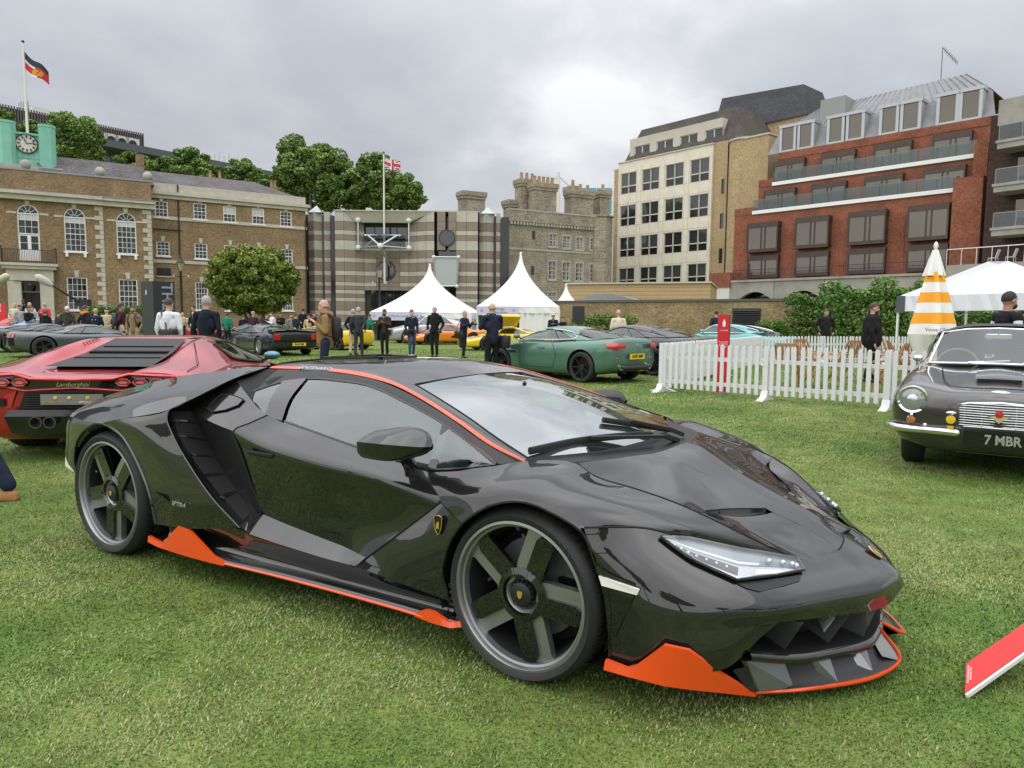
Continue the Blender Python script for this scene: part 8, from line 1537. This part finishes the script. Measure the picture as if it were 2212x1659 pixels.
def person(label, px, d, face, ytop=None, H=1.76, top='black', bot='charc', hair='brown', skin=0, pose='down', bare=False, stride=0.0, fat=1.0, coat=0, hood=None, shirt=None, shoe=None, vox=None, hat=None, glasses=False, beard=False, group='visitors standing on the lawn', loc=None, lean=0):
    """face: compass heading of the figure in degrees (90 = away from the viewer, 270 = towards)"""
    p = loc or at(px, 695, d); p = Vector((p.x, p.y, 0)); h = H if ytop is None else at(px, ytop, d).z; s = h/1.76
    T = thing('person', label, 'person', p, R(face-90), group); T.scale = (s, s, s); vox = vox or (.013 if d < 20 else (.021 if d < 32 else .028)); near = d < 20
    shx = .185*fat; hip = Vector((0, 0, .95)); sk = SKIN[skin]; ly = lean*.12
    S_ = lambda sg: Vector((sg*shx, ly*.9, 1.43)); pz = POSES[pose]; arms = []
    for i, sg in ((0, -1), (1, 1)): a = S_(sg); e = a+Vector(pz[i][0]); w_ = a+Vector(pz[i][1]); arms.append((a, e, w_))
    legs = []
    if pose == 'down' and d > 22: pose = rnd.choice(['down', 'pocket', 'back', 'phone', 'down']); pz = POSES[pose]; arms = [(S_(sg), S_(sg)+Vector(pz[i][0])*rnd.uniform(.94, 1.06), S_(sg)+Vector(pz[i][1])*rnd.uniform(.95, 1.04)) for i, sg in ((0, -1), (1, 1))]
    stride = stride or rnd.choice((-.07, -.03, .04, .08))
    for sg in (-1, 1): st = stride*sg; legs.append((Vector((sg*.09, 0, .93)), Vector((sg*.1, .04+st*.5, .50)), Vector((sg*.1, st, .085))))
    # body: one skin surface from crown to ankles
    b = MB(); hc = Vector((0, .02+ly, 1.645)); b.ball(hc+Vector((0, -.005, .015)), .1, 16, 12, sc=(.78, .95, 1.08)); b.ball(hc+Vector((0, .02, -.05)), .08, 14, 10, sc=(.78, .95, 1.0)); b.ball(hc+Vector((0, .07, -.085)), .034, 10, 8, sc=(1.1, .8, .8))
    b.add([tuple(hc+Vector(v)) for v in ((-.012, .088, .01), (.012, .088, .01), (.018, .088, -.035), (-.018, .088, -.035), (0, .122, -.03))], [(0, 1, 2, 3), (0, 4, 1), (1, 4, 2), (2, 4, 3), (3, 4, 0)])
    for sg in (-1, 1): b.ball(hc+Vector((sg*.082, -.005, -.01)), .03, 8, 6, sc=(.4, .7, 1.0)); b.ball(hc+Vector((sg*.034, .082, .028)), .016, 8, 6, sc=(1.6, .5, .5))
    capsule(b, (0, -.005+ly, 1.44), (0, .005+ly, 1.58), .062, .056); capsule(b, (0, 0, .98), (0, ly*.8, 1.36), .12*fat, .13, .65)
    for (a, e, w_), sg in zip(arms, (-1, 1)):
        capsule(b, a, e, .048, .04); capsule(b, e, w_, .038, .027); f = (w_-e).normalized(); sd = f.cross(Vector((0, 0, 1)) if abs(f.z) < .8 else Vector((0, 1, 0))).normalized(); nn = sd.cross(f)
        c = w_+f*.05; capsule(b, w_+f*.02, w_+f*.08, .03, .034, .6, up=tuple(nn))
        for k in range(4): o = sd*(.024-.016*k); L_ = (.062, .072, .068, .052)[k]; p1 = w_+f*.105+o; p2 = p1+f*L_*.5+nn*.008*sg; p3 = p2+(f*.6+nn*.5*sg)*L_*.5; b.tube([p1, p2, p3], [.0095, .009, .0075], 6)
        p1 = w_+f*.04+sd*.03; b.tube([p1, p1+f*.03+sd*.018+nn*.01*sg, p1+f*.06+sd*.018+nn*.022*sg], [.012, .011, .008], 6)
    for a, k, an in legs: capsule(b, a, k, .075, .055); capsule(b, k, an, .05, .036)
    o = b.build('body', sk, T); remesh_later(o, vox if not near else .0105, 3)
    # upper garment
    b = MB(); tz = coat if coat else .86
    capsule(b, (0, .0, 1.02), (0, ly*.8, 1.36), .165*fat, .165*min(fat, 1.15), .66, n=14); b.ball((0, ly*.5, 1.22), .2, 14, 10, sc=(.92*fat, .62*fat, .9)); capsule(b, (0, 0, tz+.08), (0, 0, 1.05), .165*fat+(.03 if coat else 0), .16*fat, .68, n=14)
    capsule(b, (-shx*.75, ly*.85, 1.425), (shx*.75, ly*.85, 1.425), .066, .066); b.lathe([(.08, 1.43), (.068, 1.5), (.056, 1.5), (.05, 1.42)], 14, c=(0, ly-.005, 0))
    if not bare:
        for a, e, w_ in arms: capsule(b, a+Vector((0, 0, -.01)), e, .067, .056); capsule(b, e, w_-(w_-e)*.08, .054, .043)
    else:
        for a, e, w_ in arms: capsule(b, a+Vector((0, 0, -.01)), a.lerp(e, .2), .064, .06)
    if hood: pass
    o = b.build('jacket', CL[top], T); remesh_later(o, vox, 5)
    if bare:     # sleeves of the shirt under a gilet
        for a, e, w_ in arms: b = MB(); capsule(b, a.lerp(e, .1), e, .056, .05); capsule(b, e, w_-(w_-e)*.08, .048, .038); o = b.build('sleeve', CL[shirt or top], T); remesh_later(o, vox, 4)
    elif shirt: MB().add([(-.035, .122+ly, 1.47), (.035, .122+ly, 1.47), (.03, .128+ly*.8, 1.32), (0, .132+ly*.7, 1.22), (-.03, .128+ly*.8, 1.32)], [(0, 1, 2, 3, 4)]).build('shirt_front', CL[shirt], T); MB().lathe([(.062, 1.465), (.056, 1.515), (.05, 1.51)], 14, c=(0, ly-.003, 0)).build('collar', CL[shirt], T, 60)
    if hood: b = MB(); b.tube([(.11*cos(a), -.03+.10*sin(a)+ly, 1.50+.02*sin(a)) for a in np.linspace(0, 2*pi, 15)], .035, 8, cap=False); b.ball((0, -.11+ly, 1.47), .085, 10, 8, sc=(1.2, .7, .9)); b.build('hood', CL[hood], T, 60)
    b = MB(); capsule(b, (-.04, 0, .93), (.04, 0, .93), .135*fat, .135*fat, .8, up=(0, 1, 0), n=12)
    for a, k, an in legs: capsule(b, a, k, .092*min(fat, 1.2), .068); capsule(b, k, an+Vector((0, 0, .03)), .066, .056)
    o = b.build('trousers', CL[bot], T); remesh_later(o, vox, 4)
    for a, k, an in legs: b = MB(); capsule(b, an+Vector((0, -.03, -.04)), an+Vector((0, .13, -.05)), .042, .036, .8); b.box(an.x-.042, an.y-.075, 0, an.x+.042, an.y+.17, .02, bev=.008); o = b.build('shoe', shoe or SHOE, T); remesh_later(o, .013 if near or d < 6 else .02, 3)
    if hair != 'none':
        b = MB(); rows = []
        for i in range(7):
            t = i/6*.60*pi; rows.append([tuple(hc+Vector((.086*sin(t)*cos(a)*1.0, (.106*sin(t)*sin(a))-.006-(.012 if sin(a) > 0 else 0)*(i/6), .022+.112*cos(t) + (.055 if sin(a) > .25 and i > 4 else 0)*(i-4)/2))) for a in [2*pi*k/16 for k in range(17)]])
        b.grid(rows); b.build('hair', HAIR[hair], T, 60)
    elif not hat: b = MB(); b.tube([tuple(hc+Vector((.082*cos(a), .092*sin(a)-.01, -.005))) for a in np.linspace(pi*.98, 2.02*pi, 12)], .017, 6); b.build('hair', HAIR['grey'], T, 60)
    if hat == 'cap': b = MB(); b.ball(hc+Vector((0, 0, .07)), .11, 14, 8, sc=(.92, 1.1, .5)); b.ball(hc+Vector((0, .11, .06)), .06, 10, 6, sc=(1.3, .8, .2)); b.build('flat_cap', CL['lgrey' if top == 'plum' else 'dnavy'], T, 60)
    if hat == 'brim': b = MB(); b.lathe([(.19, .055), (.185, .07), (.1, .075), (.098, .16), (.06, .175), (0, .165)], 20, c=tuple(hc)); b.build('brimmed_hat', CL['cream'], T, 60)
    if glasses: b = MB(); [b.ball(hc+Vector((sg*.036, .098, .025)), .024, 8, 6, sc=(1.1, .3, .8)) for sg in (-1, 1)]; b.bar(tuple(hc+Vector((-.08, .08, .03))), tuple(hc+Vector((.08, .08, .03))), .01, .01); b.build('glasses', BLKG, T)
    if beard: b = MB(); b.ball(hc+Vector((0, .045, -.075)), .07, 12, 8, sc=(.95, .85, .75)); b.build('beard', HAIR[hair if hair != 'none' else 'brown'], T, 60)
    return T, arms, s
def on(T, s, name, label, cat, b, m, smooth=50, child=None):
    """a carried thing: its own top-level object at the bearer's place"""
    t = thing(name, label, cat, T.location, T.rotation_euler.z); t.scale = (s, s, s); b.build(child or 'shell', m, t, smooth); return t
def backpack(T, s, m, label):
    b = MB(); b.box(-.15, -.30, 1.0, .15, -.13, 1.44, bev=.05); t = on(T, s, 'backpack', label, 'backpack', b, m); MB().box(-.11, -.335, 1.03, .11, -.30, 1.22, bev=.015).build('pocket', m, t, 40)
    for x in (-.12, .12): MB().tube(crom([(x, -.15, 1.40), (x, -.05, 1.51), (x, .10, 1.45), (x*1.05, .15, 1.3), (x*1.25, .05, 1.12), (x*1.1, -.14, 1.05)], 4), .018, 6, sq=.5).build('strap', m, t, 60)
def shoulder_bag(T, s, m, label, x=.2, y=-.06, z=.95, w=.32, h=.24, dp=.14, cross=True):
    b = MB(); b.box(x-dp/2, y-w/2, z-h, x+dp/2, y+w/2, z, bev=.03); t = on(T, s, 'shoulder_bag', label, 'bag', b, m); MB().box(x+(dp/2 if x > 0 else -dp/2-.012), y-w/2+.02, z-h*.65, x+(dp/2+.012 if x > 0 else -dp/2), y+w/2-.02, z+.005, bev=.004).build('flap', m, t, 40)
    sg = -1 if x > 0 else 1
    MB().tube(crom([(x, y-w*.3, z), (x*.4, -.17, 1.25), (sg*.10, -.1, 1.50), (sg*.11, .08, 1.49), (x*.3, .17, 1.28), (x, y+w*.3, z)], 5), .014, 6, sq=.4).build('strap', m, t, 60)
BAG = mat('black_nylon', (.02, .02, .022), .7, bump=(30, .5))
def camera_prop(T, s, label, p=(0, .42, 1.28)):
    b = MB(); b.box(p[0]-.07, p[1]-.04, p[2]-.05, p[0]+.07, p[1]+.04, p[2]+.05, bev=.012); t = on(T, s, 'camera', label, 'camera', b, BLK, child='camera_body'); MB().tube([(p[0], p[1]+.03, p[2]), (p[0], p[1]+.16, p[2]-.02)], [.042, .045], 12).build('lens', BLKG, t, 40)
# nearest figures
T, A, s = person('bald man in brown waxed jacket gripping his backpack strap', 702, 13.4, 196, 648, top='brown', bot='djeans', hair='none', pose='strap', shirt='white', hood='brown'); backpack(T, s, BAG, 'black backpack worn by the man in the brown jacket')
T, A, s = person('man in navy quilted gilet walking away, short grey hair', 446, 13.5, 80, 640, top='dnavy', bot='djeans', hair='grey', bare=True, shirt='dnavy', fat=1.12, stride=.06)
T, A, s = person('man in white shirt with black bag across his back', 365, 14.5, 82, 645, top='white', bot='charc', hair='brown', fat=1.05); shoulder_bag(T, s, BAG, 'black sling bag on the back of the white-shirted man', .10, -.20, 1.14, .20, .18, .34)
T, A, s = person('grey-haired man in navy jumper holding his hands to his face', 1064, 17, 120, 655, top='navy', bot='black', hair='none', pose='chin', shirt='white', fat=1.15, glasses=True); shoulder_bag(T, s, BAG, 'large dark canvas camera bag on the old photographer', .26, -.05, 1.0, .42, .3, .18); camera_prop(T, s, 'black camera hanging beside the canvas bag', (.36, .12, .80))
T, A, s = person('bearded man in black suit walking right inside the fence', 1885, 16.5, 335, 655, top='black', bot='black', hair='brown', fat=1.3, beard=True, glasses=True, stride=.08)
T, A, s = person('dark-bearded waiter in black waistcoat and white sleeves at right', 2175, 10.2, 5, 631, top='black', bot='black', hair='black', skin=1, bare=True, shirt='white', beard=True)
T, A, s = person('smiling man in black coat before the green shrubs', 1784, 26, 265, 668, top='black', bot='black', hair='brown', skin=1, fat=1.1)
T, A, s = person('bald man in cream jacket seen from behind near the wall', 1336, 24, 95, 669, top='cream', bot='beige', hair='none')
T, A, s = person('man in dark blue jacket behind the red sign', 1547, 33, 95, 672, top='navy', bot='black', hair='black')
# group in the middle of the lawn
G2 = 'people standing in the middle of the lawn'
T, A, s = person('grey-haired man in charcoal suit seen from behind', 774, 26, 85, 664, top='charc', bot='charc', hair='grey', skin=0, pose='pocket', group=G2)
T, A, s = person('man in dark jacket and beige trousers half hidden by the charcoal suit', 763, 27.5, 80, 668, top='black', bot='beige', hair='grey', group=G2)
T, A, s = person('man in dark brown suit jacket looking at his phone', 831, 27, 262, 668, top='dbrown', bot='black', hair='black', skin=1, pose='phone', shirt='white', glasses=True, beard=True, group=G2)
T, A, s = person('man in navy jacket and blue jeans with a camera at his hip', 889, 27, 300, 669, top='navy', bot='jeans', hair='brown', shirt='white', group=G2); camera_prop(T, s, 'black camera held by the man in jeans', (.12, .26, .98)); shoulder_bag(T, s, BAG, 'black bag on the man in jeans', .2, .02, 1.02, .28, .22)
T, A, s = person('grey-haired man in black hooded jacket facing the camera', 939, 26.5, 250, 663, top='black', bot='black', hair='grey', hood='black', pose='pocket', fat=1.12, group=G2); camera_prop(T, s, 'small black camera in the hand of the man in the hooded jacket', (-.24, .10, .90))
T, A, s = person('man in navy jacket checking his camera, bag at his side', 1001, 26, 330, 671, top='navy', bot='dnavy', hair='grey', pose='camera', lean=.4, group=G2); camera_prop(T, s, 'black camera in the hands of the man in navy'); shoulder_bag(T, s, BAG, 'black camera bag of the man checking his camera', .22, -.05, 1.0, .34, .26)
T, A, s = person('man in green jacket by the flower display', 798, 38, 20, 679, top='green', bot='black', hair='brown', beard=True, group=G2)
T, A, s = person('man in dark jacket and white brimmed hat by the yellow car', 1195, 34, 265, 678, top='navy', bot='charc', hair='grey', pose='phone', hat='brim', shirt='lgrey', group=G2)
T, A, s = person('man in black jacket with dark glasses beside the hat wearer', 1216, 34, 230, 684, top='black', bot='black', hair='brown', pose='phone', glasses=True, group=G2)
# crowd at the left and beyond the cars
G3 = 'crowd before the buildings on the left'
CR_ = [('woman in cream jacket by the porch pier', 34, 45, 290, 655, 'cream', 'beige', 'blonde', 0, 'down', {}), ('doorman in black suit and white shirt in the doorway', 53, 57, 270, 647, 'black', 'black', 'black', 2, 'down', dict(shirt='white')), ('man in light grey blazer and white shirt at the left', 44, 36, 330, 659, 'lgrey', 'charc', 'black', 1, 'down', dict(shirt='white')), ('man in black jacket with dark curly hair, bent head', 60, 34, 350, 662, 'black', 'black', 'black', 1, 'phone', dict(lean=.5)), ('bald man in white shirt near the door', 66, 46, 265, 653, 'white', 'charc', 'none', 0, 'down', {}), ('man in pale grey suit leaning forward', 71, 40, 300, 662, 'lgrey', 'lgrey', 'brown', 0, 'phone', dict(lean=.8)), ('man in red and white flag-patterned jacket', 98, 42, 92, 654, 'ured', 'black', 'grey', 0, 'down', {}), ('person in black hooded coat below the flag jacket', 98, 33, 90, 671, 'black', 'black', 'brown', 0, 'phone', dict(hood='black', fat=1.15)), ('dark-haired man in black stooping over a car', 123, 34, 60, 672, 'charc', 'black', 'brown', 0, 'phone', dict(lean=.7)), ('white-haired person in long olive parka', 146, 30, 100, 662, 'olive', 'black', 'white', 0, 'down', dict(coat=.62, hood='olive', fat=1.12)), ('man in navy coat with orange hood lining', 185, 28, 65, 660, 'dnavy', 'djeans', 'brown', 0, 'down', dict(hood='orange')), ('blonde woman in navy sweatshirt with white back print', 207, 27, 92, 667, 'navy', 'djeans', 'blonde', 0, 'phone', {}), ('person in beige long coat and flat cap', 231, 30, 100, 666, 'beige', 'beige', 'white', 0, 'down', dict(coat=.35, hat='cap')), ('man in maroon jumper with grey backpack', 262, 27, 30, 656, 'maroon', 'beige', 'black', 1, 'down', {}), ('bearded man in taupe hoodie facing the camera', 289, 25, 268, 661, 'taupe', 'khaki', 'brown', 1, 'pocket', dict(hood='taupe', beard=True)),
       ('man in beige jacket beside the lamp post', 395, 40, 250, 675, 'beige', 'black', 'none', 0, 'down', {}), ('man in dark jacket by the wall left of the navy gilet', 419, 46, 200, 660, 'black', 'black', 'black', 0, 'down', {}), ('man in black coat with white shirt left of the navy gilet', 418, 38, 280, 673, 'black', 'black', 'none', 0, 'down', dict(shirt='white')), ('person in emerald green jacket under the round tree', 491, 36, 90, 676, 'green', 'black', 'brown', 1, 'down', dict(fat=1.15)), ('man in black suit left of the blue flat cap', 526, 38, 95, 680, 'black', 'black', 'brown', 0, 'down', {}), ('man in plum jacket and pale blue flat cap', 547, 36, 100, 673, 'plum', 'black', 'grey', 0, 'down', dict(hat='cap')), ('man in navy jacket looking down under the tree', 574, 38, 330, 679, 'navy', 'black', 'brown', 0, 'phone', dict(lean=.5)), ('man in white shirt leaning under the tree', 590, 37, 210, 674, 'white', 'black', 'brown', 0, 'phone', dict(lean=.4)), ('person in black using a phone behind the white shirt', 607, 42, 265, 676, 'black', 'black', 'black', 1, 'phone', {}), ('man in chequered shirt by the yellow supercar', 628, 35, 330, 678, 'plaid', 'charc', 'brown', 0, 'down', dict(beard=True)), ('man in navy suit beside the chequered shirt', 639, 34, 60, 677, 'navy', 'navy', 'brown', 0, 'down', {}), ('person in black standing back from the crowd', 655, 43, 90, 667, 'black', 'black', 'black', 0, 'down', {}), ('woman with glasses in pale jacket', 667, 35, 265, 679, 'beige', 'khaki', 'black', 0, 'down', dict(glasses=True)), ('man in black with dark glasses next to the woman', 679, 35, 262, 673, 'black', 'black', 'brown', 0, 'chin', dict(glasses=True))]
for lb, px, d, fc, yt, tp, bt, hr, sk_, ps, kw in CR_:
    T, A, s = person(lb, px, d, fc, yt, top=tp, bot=bt, hair=hr, skin=sk_, pose=ps, group=G3, **kw)
    if 'maroon' in lb: backpack(T, s, mat('grey_backpack', (.07, .075, .08), .7), 'grey backpack on the man in the maroon jumper')
    if 'taupe' in lb: backpack(T, s, BAG, 'black backpack straps on the man in the taupe hoodie')
    if 'flag-patterned' in lb:
        for k in range(5): a = pi*(.1+.2*k); MB().bar((.02*cos(a), -.128, 1.28+.02*sin(a)), (.17*cos(a), -.125, 1.28+.17*sin(a)), .03, .01, up=(0, 1, 0)).build('jacket_stripe', CL['white'], T)
    if 'white back print' in lb: MB().add([(-.09, -.137, 1.36), (0, -.14, 1.33), (.09, -.137, 1.36), (.04, -.142, 1.27), (0, -.142, 1.22), (-.04, -.142, 1.27)], [(0, 1, 4, 5), (1, 2, 3, 4)]).build('back_print', CL['white'], T)
# passer-by cut by the left edge: only a trouser leg and a suede boot show
p = gnd(22, 1074); person('passer-by at the left edge, jeans and tan suede boot', 0, 5, 185, None, top='navy', bot='djeans', hair='brown', shoe=SUEDE, stride=.3, loc=p + Vector((-.25, -.02, 0)), vox=.012)
def flush_remesh():
    for o, v, sm in _pend:
        m = o.modifiers.new('r', 'REMESH'); m.mode = 'VOXEL'; m.voxel_size = v; m2 = o.modifiers.new('s', 'SMOOTH'); m2.iterations = sm; m2.factor = .5
    bpy.context.view_layer.update(); dg = bpy.context.evaluated_depsgraph_get()
    for o, v, sm in _pend:
        mt = o.data.materials[0]; me = bpy.data.meshes.new_from_object(o.evaluated_get(dg)); o.modifiers.clear(); me.materials.clear(); me.materials.append(mt); me.polygons.foreach_set('material_index', [0]*len(me.polygons)); me.polygons.foreach_set('use_smooth', [True]*len(me.polygons)); o.data = me
flush_remesh()
